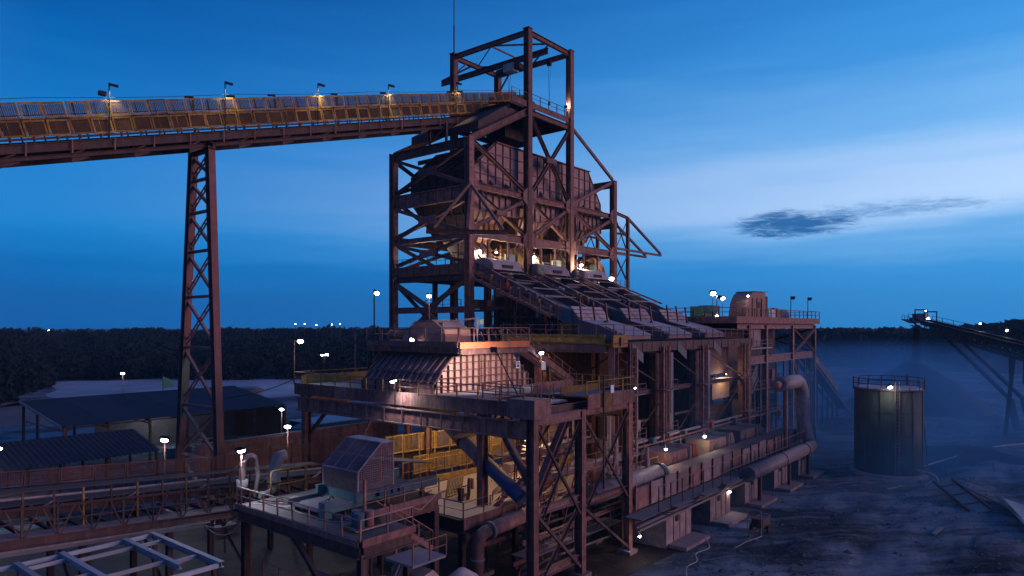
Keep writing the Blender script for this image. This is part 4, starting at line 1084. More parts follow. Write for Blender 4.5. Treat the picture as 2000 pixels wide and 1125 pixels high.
for u in (42.1, 42.5, 42.9): beam(hp, 'grease_line', (u, 37.7, 12.9), (u, 37.7, 15.6 - (u - 42) * .4), .07, .07, STEEL, 'tube')

ud = thing('hopper_deck', 'railed upper deck of red beams above the ribbed hopper', 'platform', (42.5, 42, 15.8))
HB = lambda *a, **k: beam(ud, *a, **k)
box(ud, 'deck_plate', (38.4, 36.9, 16.4), (46.7, 47.2, 16.5), STEELD)
HB('edge_beam', (38.25, 36.6, 16.2), (38.25, 47.4, 16.2), .3, .5, STEEL); HB('edge_plate', (38.1, 36.6, 16.62), (38.1, 47.4, 16.62), .08, .45, STEELP, 'box')
HB('lower_beam', (38.6, 37.0, 15.85), (38.6, 47, 15.85), .2, .3, STEELD)
HB('edge_beam', (38.4, 36.55, 16.05), (46.8, 36.55, 16.05), .3, .42, STEELP); HB('edge_plate', (38.2, 36.45, 16.55), (46.8, 36.45, 16.55), .08, .5, ORANGE, 'box')
for (u, v) in ((38.3, 47.2), (46.6, 47.2)): HB('post', (u, v, DZ), (u, v, 16), .3, .3, STEEL)
HB('knee_brace', (38.3, 46.9, 14.9), (38.3, 45.6, 16.0), .15, .15, STEEL, 'L')
railing(ud, [(38.1, 47.4, 16.8), (38.1, 36.5, 16.8), (46.8, 36.5, 16.8)], 1.1, 1.8, STEEL, .07)
railing(ud, [(38.1, 47.4, 16.8), (46.8, 47.4, 16.8)], 1.1, 1.8, STEEL, .06)
# drive box
t = thing('drive_box', 'pink dusty drive housing with angled white lid on the upper deck', 'machine', (40.6, 39.4, 16.5))
extrude(t, 'housing', [(38.9, 16.52), (43.2, 16.52), (43.2, 17.5), (42.5, 18.35), (40.3, 18.45), (39.1, 17.75)], 0, 39.2, 42.2, mat('salmon_plate', (.42, .2, .16), (.32, .15, .12), (.4, .3, .3)))
for (a, b) in (((42.5, 18.4), (43.25, 17.5)), ((40.35, 18.5), (42.45, 18.4))):
    poly_plate(t, 'lid_plate', [(39.1, a[0], a[1]), (42.3, a[0], a[1]), (42.3, b[0], b[1]), (39.1, b[0], b[1])][::-1], .05, COVER)
poly_plate(t, 'front_lid', [(39.15, 43.0, 17.5), (39.15, 39.2, 17.5), (39.55, 39.6, 18.35), (39.55, 42.6, 18.35)], .05, COVER)
box(t, 'lid_opening', (39.4, 41.0, 18.36), (41.2, 41.6, 18.5), BLACK)
beam(t, 'motor', (39.4, 43.9, 17.3), (39.4, 45.5, 17.3), .75, .75, ORANGE, 'pipe')
beam(t, 'motor_fan_cover', (39.4, 45.5, 17.3), (39.4, 45.75, 17.3), .8, .8, COVER, 'pipe')
box(t, 'motor_foot', (39.0, 44.0, 16.5), (39.8, 45.4, 16.95), MOTOR)
box(t, 'coupling_guard', (39.1, 43.25, 16.6), (39.7, 43.9, 17.7), COVER)
for i in range(6):
    u = 43.2 + i * .55
    beam(t, 'hydraulic_pipe', (u, 38.2 + random.uniform(-.4, .4), 16.5), (u + random.uniform(-.3, .3), 38.6 + random.uniform(-.6, .6), 17.6 + random.uniform(-.2, .2)), .12, .12, random.choice((STEELD, SCG, STEEL)), 'tube')
box(t, 'terminal_box', (42.6, 38.3, 18.2), (43.0, 38.6, 18.6), mat('pale_box', (.5, .55, .5), None, None, rnd=0))
beam(t, 'service_frame', (42.3, 40.8, 18.5), (42.3, 38.4, 18.7), .12, .12, COVER, 'box')
for v in (40.8, 38.4): beam(t, 'service_post', (42.3, v, 16.5), (42.3, v, 18.7), .12, .12, COVER, 'box')

# conveyor stair gallery going from the upper deck down behind the hopper
gl = thing('sloping_gallery', 'narrow railed gallery sloping down from the upper deck toward the screens', 'walkway', (52, 37.5, 12))
a, b = Vector((46.8, 37.4, 16.7)), Vector((57.2, 38.6, 12.4))
for s in (0, 1.5):
    o = Vector((0, s, 0))
    beam(gl, 'stringer', a + o, b + o, .12, .55, STEELP, 'box')
    beam(gl, 'top_rail', a + o + Vector((0, 0, 1.1)), b + o + Vector((0, 0, 1.1)), .065, .065, STEELP, 'tube')
    beam(gl, 'mid_rail', a + o + Vector((0, 0, .6)), b + o + Vector((0, 0, .6)), .05, .05, STEELP, 'tube')
    for i in range(8):
        q = a.lerp(b, i / 7) + o; beam(gl, 'rail_post', q, q + Vector((0, 0, 1.1)), .07, .07, STEELP, 'L')
for i in range(30):
    q = a.lerp(b, (i + .5) / 30)
    box(gl, 'tread', (q.x - .15, q.y + .08, q.z + .1), (q.x + .15, q.y + 1.42, q.z + .14), SCG)
for u in (52, 57): beam(gl, 'leg', (u, 38.2, 0), (u, 38.2, a.lerp(b, (u - 46.8) / 10.5).z - .3), .3, .3, STEELD, 'I')

# ================================================================== FEEDER PLATFORM, LOW CONVEYOR AND WHAT STANDS AROUND THEM
random.seed(31)
fp = thing('feeder_platform', 'low railed platform with dark edge beams around the hooded feeder', 'platform', (28, 35, 0))
FB = lambda *a, **k: beam(fp, *a, **k)
DKM = mat('trodden_deck', (.09, .07, .08), (.05, .036, .042), (.13, .11, .125), scale=1.6)
box(fp, 'deck_plate', (23, 29, 6.68), (26.4, 41, 6.8), DKM); box(fp, 'deck_plate', (26.402, 33.2, 6.68), (32.6, 41, 6.8), DKM)
FB('edge_beam', (22.9, 29, 6.3), (22.9, 41.1, 6.3), .3, .85, STEELD); FB('edge_plate', (22.7, 28.9, 6.72), (22.7, 41.1, 6.72), .08, .35, STEELP, 'box')
FB('edge_beam', (23.1, 28.9, 6.3), (26.4, 28.9, 6.3), .3, .85, STEELD); FB('edge_plate', (22.8, 28.7, 6.75), (26.5, 28.7, 6.75), .08, .4, STEEL, 'box')
FB('edge_beam', (26.4, 29.1, 6.3), (26.4, 33, 6.3), .3, .8, STEELD)
FB('edge_beam', (26.6, 33.1, 6.3), (32.6, 33.1, 6.3), .3, .85, STEEL); FB('edge_plate', (26.5, 32.9, 6.75), (32.7, 32.9, 6.75), .08, .4, STEELP, 'box')
FB('edge_beam', (32.6, 33.2, 6.3), (32.6, 41, 6.3), .3, .8, STEELD)
for v in (35, 38): FB('joist', (23.1, v, 6.35), (32.4, v, 6.35), .2, .5, STEELD)
for (u, v) in ((23.1, 29.1), (23.1, 40.6), (26.3, 29.1), (32.5, 33.3), (32.5, 40.6), (26.6, 33.3)):
    FB('column', (u, v, 0), (u, v, 6.1), .4, .4, STEELD)
FB('brace', (23.1, 35.5, 6.0), (23.1, 29.6, 1.2), .25, .25, STEELD); FB('brace', (23.4, 29.1, 1.2), (26.2, 29.1, 5.7), .28, .28, SCG)
railing(fp, [(22.75, 41, 6.85), (22.75, 28.8, 6.85), (26.4, 28.8, 6.85)], 1.1, 1.6, GALV, .07, True, STEEL, .05)
railing(fp, [(26.4, 33.0, 6.85), (32.6, 33.0, 6.85)], 1.1, 1.6, STEELP, .07, True, STEEL, .03)
FB('corner_post', (26.4, 33.0, 6.8), (26.4, 33.0, 8.9), .16, .16, STEEL, 'box')
# little stair and broken rail in the notch of the deck
for i in range(6): box(fp, 'tread', (27.2 + i * .45, 31.0, 6.3 - i * .32), (27.55 + i * .45, 32.2, 6.36 - i * .32), SCG)
for v in (30.95, 32.25): FB('stair_stringer', (26.6, v, 6.6), (30.0, v, 4.3), .08, .3, STEEL, 'box'); FB('stair_rail', (26.6, v, 7.7), (30.0, v, 5.4), .06, .06, STEELP, 'tube')
for q in (0, .33, .66, 1): FB('rail_post', (26.6 + 3.4 * q, 30.95, 6.6 - 2.3 * q), (26.6 + 3.4 * q, 30.95, 7.7 - 2.3 * q), .07, .07, STEEL, 'L')
tube(fp, 'bent_rail', smooth_path([(26.5, 29.0, 7.9), (27.4, 29.3, 7.5), (28.2, 29.6, 7.6), (29.8, 30.2, 7.9), (30.6, 30.4, 7.8)], 5), .045, STEELP, 7)
box(fp, 'step_landing', (24.2, 26.4, 5.6), (26.6, 28.6, 5.72), SCG)
railing(fp, [(24.2, 26.4, 5.72), (26.6, 26.4, 5.72)], 1.1, 1.2, STEEL, .06)

hd = thing('hooded_feeder', 'feeder head under a sloping wire-mesh hood on teal frame', 'feeder', (28.5, 35.7, 6.8))
HDM = mat('hood_mesh', (.17, .13, .16), (.10, .07, .09), None, bump=0)
HDF = mat('hood_frame', (.30, .25, .30), (.22, .17, .2), None)
v0, v1 = 33.9, 37.4
prof = [(26.6, 7.9), (26.6, 9.15), (28.4, 10.7), (29.4, 10.72), (29.4, 7.9)]
def wire_sheet(p, name, segs, r, m):
    vv, ff = [], []
    for a, b in segs:
        a, b, x, y, z, ln = frame(a, b); k = len(vv)
        for q in (a, b):
            for sx, sy in ((-1, -1), (1, -1), (1, 1), (-1, 1)): vv.append(tuple(q + x * r * sx + y * r * sy))
        ff += [(k + c, k + (c + 1) % 4, k + 4 + (c + 1) % 4, k + 4 + c) for c in range(4)]
    o = link(name, raw(vv, ff, name, m), Matrix(), p); o['kind'] = 'stuff'; return o
top_ = lambda u: 9.15 + (u - 26.6) * (10.7 - 9.15) / 1.8 if u < 28.4 else 10.7
for v in (v0 + .02, v1 - .02):
    sg_ = [((26.6 + k * .14, v, 7.9), (26.6 + k * .14, v, top_(26.6 + k * .14))) for k in range(1, 20)]
    sg_ += [((26.6 + max(0, (z_ - 9.15) * 1.8 / 1.55), v, z_), (29.4, v, z_)) for z_ in [7.9 + .14 * k for k in range(1, 20)]]
    wire_sheet(hd, 'side_mesh', sg_, .022, HDM)
sg_ = [((26.6, v0 + .14 * k, 9.15), (28.4, v0 + .14 * k, 10.7)) for k in range(1, 25)] + [((26.6 + .105 * k, v0, 9.15 + .0904 * k), (26.6 + .105 * k, v1, 9.15 + .0904 * k)) for k in range(1, 17)]
wire_sheet(hd, 'front_mesh', sg_, .022, HDM)
wire_sheet(hd, 'nose_mesh', [((26.6, v0 + .14 * k, 7.9), (26.6, v0 + .14 * k, 9.15)) for k in range(1, 25)] + [((26.6, v0, 7.9 + .14 * k), (26.6, v1, 7.9 + .14 * k)) for k in range(1, 9)], .022, HDM)
poly_plate(hd, 'top_plate', [(28.35, v0, 10.75), (29.45, v0, 10.75), (29.45, v1, 10.75), (28.35, v1, 10.75)], .03, COVER)
beam(hd, 'head_pulley', (28.2, v0 + .3, 8.9), (28.2, v1 - .3, 8.9), 1.5, 1.5, BELT, 'pipe')
beam(hd, 'tail_belt', (28.2, 35.65, 9.6), (33.5, 35.65, 8.6), 2.4, .06, BELT, 'box')
for v in (v0, v1):
    for a, b in zip(prof[:-1], prof[1:]): beam(hd, 'hood_bar', (a[0], v, a[1]), (b[0], v, b[1]), .07, .07, HDF, 'box')
    beam(hd, 'hood_bar', (28.4, v, 7.9), (28.4, v, 10.7), .05, .05, ORANGE, 'box')
for (u, z) in ((26.58, 9.17), (27.5, 9.96), (28.4, 10.74), (29.4, 10.74)):
    beam(hd, 'hood_bar', (u, v0, z), (u, v1, z), .06, .06, HDF, 'box')
for v in (35.0, 36.3): beam(hd, 'hood_bar', (26.58, v, 9.18), (28.4, v, 10.74), .05, .05, HDF, 'box')
box(hd, 'lower_body', (26.7, 34.0, 7.3), (31.0, 37.2, 7.9), TEAL); box(hd, 'side_channel', (26.2, 33.6, 7.35), (33.0, 33.85, 7.95), TEAL)
box(hd, 'side_channel', (26.2, 37.4, 7.35), (33.0, 37.65, 7.95), TEAL)
for i in range(4): beam(hd, 'bearing', (28.0 + i * .55, 33.35, 7.7), (28.0 + i * .55, 33.6, 7.7), .36, .36, BLUEP, 'pipe')
box(hd, 'skid', (24.2, 33.9, 7.1), (26.7, 37.4, 7.25), SCG)
beam(hd, 'skid_rail', (24.1, 33.7, 7.3), (26.8, 33.7, 7.3), .14, .3, TEAL, 'C'); beam(hd, 'skid_rail', (24.1, 37.5, 7.3), (26.8, 37.5, 7.3), .14, .3, TEAL, 'C')
box(hd, 'tail_box', (24.0, 33.6, 6.85), (24.5, 34.2, 7.8), TEAL)
for u in (24.6, 26.3, 29, 32): 
    for v in (34, 37.2): beam(hd, 'foot', (u, v, 6.8), (u, v, 7.3), .25, .25, STEELD, 'I')
for i in range(3): tube(hd, 'lifting_eye', arc((25.0 + i * .6, 35.2 + i * .4, 7.28), .16, 0, 180, (1, 0, 0), (0, 0, 1), 6), .03, BLACK, 6)

dk = thing('drum_pallet', 'pallet of drums, plates and coiled hose on the feeder platform', 'pallet', (24.4, 31, 6.8))
for i in range(6): box(dk, 'slat', (23.6, 30.2 + i * .24, 6.86), (25.8, 30.36 + i * .24, 6.92), YELD)
for i in range(3): box(dk, 'runner', (23.7 + i * .95, 30.2, 6.8), (23.8 + i * .95, 31.56, 6.86), STEELD)
for q in ((24.1, 30.6), (24.8, 30.65), (24.4, 31.2)): beam(dk, 'drum', (q[0], q[1], 6.92), (q[0], q[1], 7.78), .58, .58, random.choice((BLUEP, STEEL, TEAL)), 'pipe')
for k in range(4): tube(dk, 'hose_coil', [(25.35 + (.4 - .03 * k) * math.cos(a * .45), 30.9 + (.4 - .03 * k) * math.sin(a * .45), 6.97 + .07 * k) for a in range(15)], .035, BLACK, 6)
for k in range(5): tube(fp, 'deck_cable', smooth_path([(23.3 + k * .5, 40.4, 6.86), (24.2 + k * .8, 38 - k * .7, 6.85), (24.0 + k * .3, 33.6 - k * .3, 6.85), (25.9, 30.6 + k * .4, 6.86)], 5), .03, random.choice((BLACK, GALV, STEELD)), 5)
for k in range(9):
    x_, y_ = random.uniform(23.4, 25.2), random.uniform(31.6, 39.6); box(fp, 'spill_plate', (x_, y_, 6.805), (x_ + random.uniform(.3, 1.3), y_ + random.uniform(.2, .8), 6.82 + .02 * random.random()), random.choice((SCG, STEEL, SCR, ORE)), 0)
t = thing('yellow_gate', 'rounded yellow swing gate beside the hooded feeder', 'gate', (25.5, 40.8, 6.8))
tube(t, 'gate_hoop', [(25.0, 40.8, 7.0)] + arc((25.2, 40.8, 8.35), .2, 180, 90, (1, 0, 0), (0, 0, 1), 4) + arc((27.4, 40.8, 8.35), .2, 90, 0, (1, 0, 0), (0, 0, 1), 4) + [(27.6, 40.8, 7.0)], .06, YEL, 8)
beam(t, 'gate_bar', (25.0, 40.8, 7.6), (27.6, 40.8, 7.6), .08, .08, YEL, 'tube')

# goose-neck vent pipes beside the lamp post
t = thing('gooseneck_pipe', 'grey goose-neck vent pipe beside the corner floodlight', 'pipe', (24.5, 42.5, 6.4))
tube(t, 'pipe_bend', [(24.1, 42.8, 6.5), (24.1, 42.8, 8.8)] + arc((24.6, 42.8, 8.9), .5, 180, 20, (1, 0, 0), (0, 0, 1), 7) + [(25.25, 42.8, 8.0), (24.9, 42.6, 6.6)], [.2] * 9 + [.14] * 2, GALV, 12)
beam(t, 'valve', (24.1, 42.8, 7.2), (24.1, 42.8, 7.9), .75, .75, SCG, 'pipe')
t = thing('dust_sock', 'stout blue-grey dust sock standing near the goose-neck pipe', 'filter', (26.8, 43.5, 6.3))
tube(t, 'sock', [(26.8, 43.5, 6.3), (26.85, 43.5, 7.4), (27.0, 43.5, 8.3), (27.3, 43.5, 8.9), (27.75, 43.4, 9.0)], [.42, .45, .4, .42, .36], SHEET, 14)
beam(t, 'clamp', (26.85, 43.5, 7.1), (26.85, 43.5, 7.25), 1.0, 1.0, STEELD, 'pipe')
tube(t, 'outlet', [(26.8, 43.3, 6.7), (25.9, 42.9, 6.6), (25.2, 42.6, 6.7)], .22, SCG, 10)

# low conveyor on the left
lc = thing('low_conveyor', 'long low double-belt conveyor with rusty mesh guards leading under the platform', 'conveyor', (16, 48, 0))
LB = lambda *a, **k: beam(lc, *a, **k)
lz = lambda u: 6.3 - .072 * (u - 11.4)
E0, E1 = 2.0, 34.5
def la(v, dz, a=E0, b=E1): return (a, v, lz(a) + dz), (b, v, lz(b) + dz)
LB('near_stringer', *la(45.0, -.15, E0, 24.6), .3, .5, STEELD); LB('walkway_plate', *la(45.7, .1), 1.3, .06, SCR, 'box')
LB('far_stringer', *la(51.0, .4), .3, .6, STEELD)
for v in (46.6, 48.8): LB('belt_frame', *la(v, 1.15), .25, .4, STEELD)
LB('belt_edge_tube', *la(46.9, 1.95), .16, .16, GALV, 'tube')
LB('belt', *la(47.7, 1.55), 1.6, .06, BELT, 'box'); LB('belt', *la(49.8, 1.9), 1.4, .06, BELT, 'box')
LB('top_cable_rail', *la(46.6, 2.35), .06, .06, STEELD, 'tube')
LB('truss_top', *la(44.95, 1.75, E0, 24.6), .1, .12, STEELD, 'box'); LB('truss_mid', *la(44.95, .95, E0, 24.6), .07, .07, STEELD, 'tube')
u = E0
k = 0
while u < 24:
    LB('truss_brace', (u, 45, lz(u) + .1), (u + .75, 45, lz(u) + 1.7), .09, .09, STEELD, 'L')
    LB('truss_brace', (u + 1.5, 45, lz(u) + .1), (u + .85, 45, lz(u) + 1.7), .09, .09, STEELD, 'L')
    LB('rail_post', (u + 1.62, 45, lz(u) - .1), (u + 1.62, 45, lz(u) + 1.8), .09, .09, STEELD, 'L')
    u += 1.75
u = E0
while u < E1:
    LB('belt_post', (u, 46.5, lz(u)), (u, 46.5, lz(u) + 2.35), .11, .11, YELD if k % 2 else STEELD, 'L')
    LB('idler', (u + .5, 46.8, lz(u) + 1.4), (u + .5, 48.6, lz(u) + 1.4), .2, .2, STEELD, 'tube')
    LB('cross_beam', (u, 45.1, lz(u) - .1), (u, 51, lz(u) - .1), .15, .2, STEELD, 'C')
    if k % 3 == 1:
        LB('roller_bracket', (u + .9, 46.9, lz(u) + 1.2), (u + 1.7, 46.95, lz(u) + 1.55), .14, .1, COVER, 'box')
    k += 1; u += 1.55
GUB = guard_meshes(1.95, .98, RUSTG, mat('rust_wire', (.17, .075, .045), (.11, .05, .035), None, bump=0), 14, 7, .07, .03)
for i in range(13):
    u = E0 + i * 2.02
    guard(lc, Matrix.Translation((u, 51.0, lz(u) + 1.95)) @ Matrix.Rotation(math.atan(.072), 4, 'Y') @ Matrix.Rotation(R(random.uniform(-3, 3)), 4, 'X'), GUB)
    LB('guard_post', (u, 51.08, lz(u) + .4), (u, 51.08, lz(u) + 2.9), .08, .08, STEELD, 'L')
for u in (4, 10, 15.5, 20.5, 26, 31):
    for v in (45.3, 50.7): LB('leg', (u, v, 0), (u, v, lz(u) - .3), .35, .35, STEELD)
    LB('leg_brace', (u, 45.4, .6), (u, 50.6, lz(u) - .5), .15, .15, STEELD, 'L')
LB('service_duct', *la(44.3, -.45, E0, 22.4), .34, .22, SCG, 'box'); LB('duct_lip', *la(44.12, -.3, E0, 22.6), .05, .1, GALV, 'box')
for i in range(4):
    tube(lc, 'hanging_cable', sag((22.2, 44.3 - i * .08, lz(22.2) - .4), (23.0, 41.0, 6.3 - .25 * i), .35 + .12 * i, 10), .035, GALV if i % 2 else BLACK, 5)

# mesh fence panels further along, by the wall
mf = thing('mesh_barrier', 'row of dark rusty mesh panels behind the goose-neck pipe', 'barrier', (30, 52.5, 0))
for i in range(4):
    u = 28.2 + i * 2.0
    guard(mf, Matrix.Translation((u, 52.6, 6.9 - .05 * i)), GUB)
    beam(mf, 'post', (u, 52.7, 0), (u, 52.7, 7.95), .1, .1, STEELD, 'L')

# conveyor with bright yellow guards under the platform
yc = thing('yellow_guarded_conveyor', 'conveyor with two tiers of bright yellow mesh guards under the platform', 'conveyor', (46, 44, 0))
YB = lambda *a, **k: beam(yc, *a, **k)
GUY = guard_meshes(1.72, 1.5, YEL, mat('yellow_wire', (.27, .17, .05), (.19, .12, .04), None, bump=0), 9, 12, .1, .035)
yz = lambda u: 8.97 - .03 * (u - 37.5) if u < 46.5 else 8.7 - .12 * (u - 46.5)
u = 37.5; i = 0
while u < 57:
    zz = yz(u)
    guard(yc, Matrix.Translation((u, 44.0, zz - 1.52)) @ Matrix.Rotation(R(random.uniform(-2, 2)), 4, 'X'), GUY)
    if 38 < u < 47: guard(yc, Matrix.Translation((u + .5, 43.4, zz - 3.35)) @ Matrix.Rotation(R(random.uniform(-2, 2)), 4, 'X') @ Matrix.Rotation(R(random.uniform(-2, 2)), 4, 'Y'), GUY)
    if u > 47: guard(yc, Matrix.Translation((u, 44.0, zz - 3.1)), GUY)
    YB('guard_post', (u - .06, 44.1, zz - 3.6), (u - .06, 44.1, zz + .05), .1, .1, YEL, 'L')
    YB('leg', (u, 44.6, 0), (u, 44.6, zz - 3.6), .2, .2, STEELD)
    u += 1.86; i += 1
YB('belt_frame', (35, 45.2, 7.0), (58, 45.2, 5.6), .3, .5, STEELD); YB('belt_frame', (35, 47.2, 7.0), (58, 47.2, 5.6), .3, .5, STEELD)
YB('belt', (34, 46.2, 7.5), (58, 46.2, 6.1), 1.8, .06, BELT, 'box')
YB('walkway_edge', (37.8, 42.6, 5.15), (47.5, 42.6, 4.95), .1, .4, YEL, 'box'); YB('walkway_plate', (37.8, 43.2, 5.1), (47.5, 43.2, 4.9), 1.2, .08, YELD, 'box')
YB('walkway_stringer', (37.8, 42.55, 4.75), (47.5, 42.55, 4.55), .15, .3, STEEL)
railing(yc, [(37.8, 42.5, 5.3), (47.4, 42.5, 5.1)], 1.6, 2.0, YELD, .07, True, STEEL)
for i in range(5): YB('walkway_strut', (38.5 + i * 2.1, 42.6, 4.6), (39.3 + i * 2.1, 43.6, 2.6), .12, .12, STEEL, 'L')
t = link('loose_guard_panel', GUY[0], Matrix.Translation((37.2, 37.0, 5.05)) @ Matrix.Rotation(R(14), 4, 'X') @ Matrix.Rotation(R(-4), 4, 'Y'))
tag(t, 'single yellow mesh guard panel leaning below the yellow-guarded conveyor', 'panel')
ww = link('wire_mesh', GUY[1], WM[t.name], t); ww['kind'] = 'stuff'
# slanted discharge pipe out of the hopper
dp = thing('discharge_pipe', 'thick grey pipe slanting down from the hopper past the platform column', 'pipe', (38.5, 34, 6))
tube(dp, 'pipe_body', [(39.9, 39.7, 10.4), (39.0, 37.2, 9.4), (38.2, 34.0, 8.1)], .55, GALV, 20)
tube(dp, 'pipe_tail', [(38.2, 34.0, 8.1), (37.6, 31.6, 7.1), (37.2, 29.6, 6.2)], .5, BLUEP, 20)
tube(dp, 'band', [(38.85, 36.7, 9.2), (38.8, 36.5, 9.12)], .62, STEELD, 20); tube(dp, 'flange', [(38.25, 34.15, 8.16), (38.15, 33.85, 8.04)], .72, SCG, 20)

# mid-level deck in front of the yellow guards
md = thing('mid_deck', 'dusty railed deck below the slanting pipe', 'platform', (38, 35, 0))
MB_ = lambda *a, **k: beam(md, *a, **k)
box(md, 'deck_plate', (34.2, 32.3, 4.88), (46.5, 41.5, 5.0), SCR)
MB_('edge_beam', (34.1, 32.3, 4.45), (34.1, 41.5, 4.45), .3, .95, STEELD); MB_('edge_beam', (34.1, 32.2, 4.45), (46.5, 32.2, 4.45), .3, .95, STEELD)
MB_('edge_plate', (34, 32.05, 4.7), (46.5, 32.05, 4.7), .06, .8, STEEL, 'box')
railing(md, [(34.1, 41.2, 5.0), (34.1, 32.2, 5.0), (46.4, 32.2, 5.0)], 1.1, 1.9, STEELP, .06, True, STEEL)
for q in ((34.3, 32.5), (34.3, 41), (46, 32.5), (40, 32.5)): MB_('column', (q[0], q[1], 0), (q[0], q[1], 4), .35, .35, STEELD)
for i in range(7):
    u, v = random.uniform(36, 44), random.uniform(37, 41)
    MB_('loose_angle', (u, v, 5.06), (u + random.uniform(-1.2, 1.2), v + random.uniform(-1, 1), 5.08 + random.uniform(0, .3)), .08, .08, random.choice((STEEL, YELD, STEELD)), 'L')
# mesh steps of a yellow-edged feeder on the right of the deck
t = thing('orange_feeder_box', 'rusty orange feeder trough with a yellow notice inside the braced bay', 'feeder', (43, 33.8, 5))
box(t, 'trough', (41.6, 33.0, 5.0), (46.2, 35.2, 6.3), ORANGE); box(t, 'lip', (41.4, 32.9, 6.25), (46.4, 33.1, 6.45), STEEL)
railing(t, [(41.5, 32.8, 6.45), (46.2, 32.8, 6.45)], .9, 1.5, YELD, .06)
box(t, 'yellow_notice', (44.6, 32.70, 6.75), (45.5, 32.74, 7.2), YEL)
for i in range(3): beam(t, 'notice_line', (44.7, 32.68, 6.86 + i * .12), (45.4, 32.68, 6.86 + i * .12), .012, .03, BLACK, 'box')
t = thing('return_pipe', 'big dusty pipe with elbow turning down in front of the mid deck', 'pipe', (34, 31, 0))
tube(t, 'pipe_run', [(41.0, 31.2, 4.4), (35.6, 31.2, 4.1)], .52, STEELP, 18)
tube(t, 'elbow', [(35.6, 31.2, 4.1)] + arc((35.3, 31.2, 3.2), .9, 80, 180, (1, 0, 0), (0, 0, 1), 8) + [(34.4, 31.2, 0)], [.5] + [.44] * 9 + [.38], STEELP, 18)
tube(t, 'collar', [(35.75, 31.2, 4.1), (35.55, 31.2, 4.09)], .62, SCG, 18); tube(t, 'collar', [(34.4, 31.2, 2.5), (34.4, 31.2, 2.35)], .5, SCG, 18)
# pale crates and red machine below the feeder platform
t = thing('red_pump_set', 'red pump set with pale cowl and white housing below the feeder platform', 'pump', (28, 29, 0))
box(t, 'bed', (26.2, 27.2, 0), (30.6, 31, .5), STEELD)
extrude(t, 'housing', [(26.4, .5), (27.9, .5), (27.9, 3.7), (27.2, 4.4), (26.4, 4.2)], 1, 28.0, 30.6, mat('cream_housing', (.45, .36, .28), (.36, .28, .22), DUST))
box(t, 'red_body', (28.0, 27.6, .5), (30.2, 29.6, 2.9), REDP)
tube(t, 'cowl', [(28.6, 28.0, 3.1), (29.6, 28.0, 3.3), (30.3, 28.0, 2.9), (30.6, 28, 2.0)], [.5, .6, .55, .45], COVER, 14)
box(t, 'terminal_box', (27.9, 27.3, 2.6), (28.7, 27.9, 3.5), SIGNM)
t = thing('pale_panel_screen', 'tall pale sheet-metal screen under the feeder platform edge', 'panel', (25, 31.5, 0))
box(t, 'sheet', (24.4, 30.2, .3), (24.5, 35.6, 3.6), mat('buff_sheet', (.26, .2, .2), (.19, .14, .14), DUST))
for v in (30.2, 32.9, 35.6): beam(t, 'post', (24.6, v, 0), (24.6, v, 3.8), .12, .12, STEELD, 'L')
lw = thing('lower_walkway', 'low dark walkway with thin rails beneath the feeder platform', 'walkway', (20.5, 33, 2))
box(lw, 'deck_plate', (18.9, 29, 2.9), (22.4, 37.5, 3.0), STEELD)
railing(lw, [(18.9, 37.4, 3), (18.9, 29, 3)], 1.1, 1.6, STEEL, .055); railing(lw, [(22.4, 37.4, 3), (22.4, 29, 3)], 1.1, 1.6, STEEL, .055)
for q in ((19, 29.5), (19, 37), (22.3, 29.5), (22.3, 37)): beam(lw, 'leg', (q[0], q[1], 0), (q[0], q[1], 2.9), .2, .2, STEELD, 'I')

# white steel frame lying on stools
wf = thing('white_steel_frame', 'new white steel grid frame laid flat beside the low conveyor', 'steel frame', (14, 39, 0))
WB = lambda *a, **k: beam(wf, *a, **k)
WB('long_bar', (7.0, 43.0, 5.5), (18.3, 43.0, 5.5), .16, .22, WHITEF, 'C'); WB('long_bar', (7.0, 34.9, 5.5), (18.3, 34.9, 5.5), .16, .22, WHITEF, 'C')
for u in (11.6, 13.7, 16.9, 18.45): WB('cross_bar', (u, 43.1, 5.53), (u, 34.8 if u > 18 else (36.2 if u > 16 else 35.2), 5.53), .28, .32, WHITEF, 'I')
for a, b, v in ((11.75, 13.55, 42.0), (13.85, 16.75, 41.4), (17.05, 18.3, 41.4), (11.75, 13.55, 38.6), (13.85, 16.75, 37.6), (17.05, 18.3, 37.2), (7, 11.45, 39)):
    WB('short_bar', (a, v, 5.5), (b, v, 5.5), .14, .2, WHITEF, 'C')
for q in ((11.6, 42.5), (18.4, 42.5), (18.4, 35.5), (11.6, 35.5), (15, 42.9)): WB('stool', (q[0], q[1], 0), (q[0], q[1], 5.36), .2, .2, STEELD)
dark_posts = 0

# ================================================================== RIGHT SIDE: LOWER GALLERY ON CONCRETE PIERS
random.seed(43)
for k, u in enumerate((53.6, 62.2, 70.6, 79.2, 87.6)):
    t = thing('concrete_pier', ['concrete pier of the lower gallery nearest the platform columns', 'concrete pier, second from the platform columns', 'concrete pier, third from the platform columns', 'concrete pier just before the elbow pipe', 'concrete pier behind the vertical elbow pipe'][k], 'pier', (u, 27, 0), 'concrete piers of the lower gallery')
    box(t, 'shaft', (u - 2.3, 25.9, 0), (u + 2.3, 29.5, 2.7), CONC)
    for du in (-1.1, 0.1, 1.2): box(t, 'form_joint', (u + du, 25.86, .1), (u + du + .06, 25.9, 2.6), STEELD)
    box(t, 'apron', (u - 2.0, 24.3, 0.02), (u + 2.6, 25.85, .32), CONC)
    box(t, 'lamp_niche', (u - .7, 25.82, 1.9), (u - .2, 25.9, 2.4), BLACK)
lg = thing('lower_gallery', 'long pinkish lower conveyor gallery with handrail on concrete piers', 'conveyor gallery', (70, 28, 2.7))
GB = lambda *a, **k: beam(lg, *a, **k)
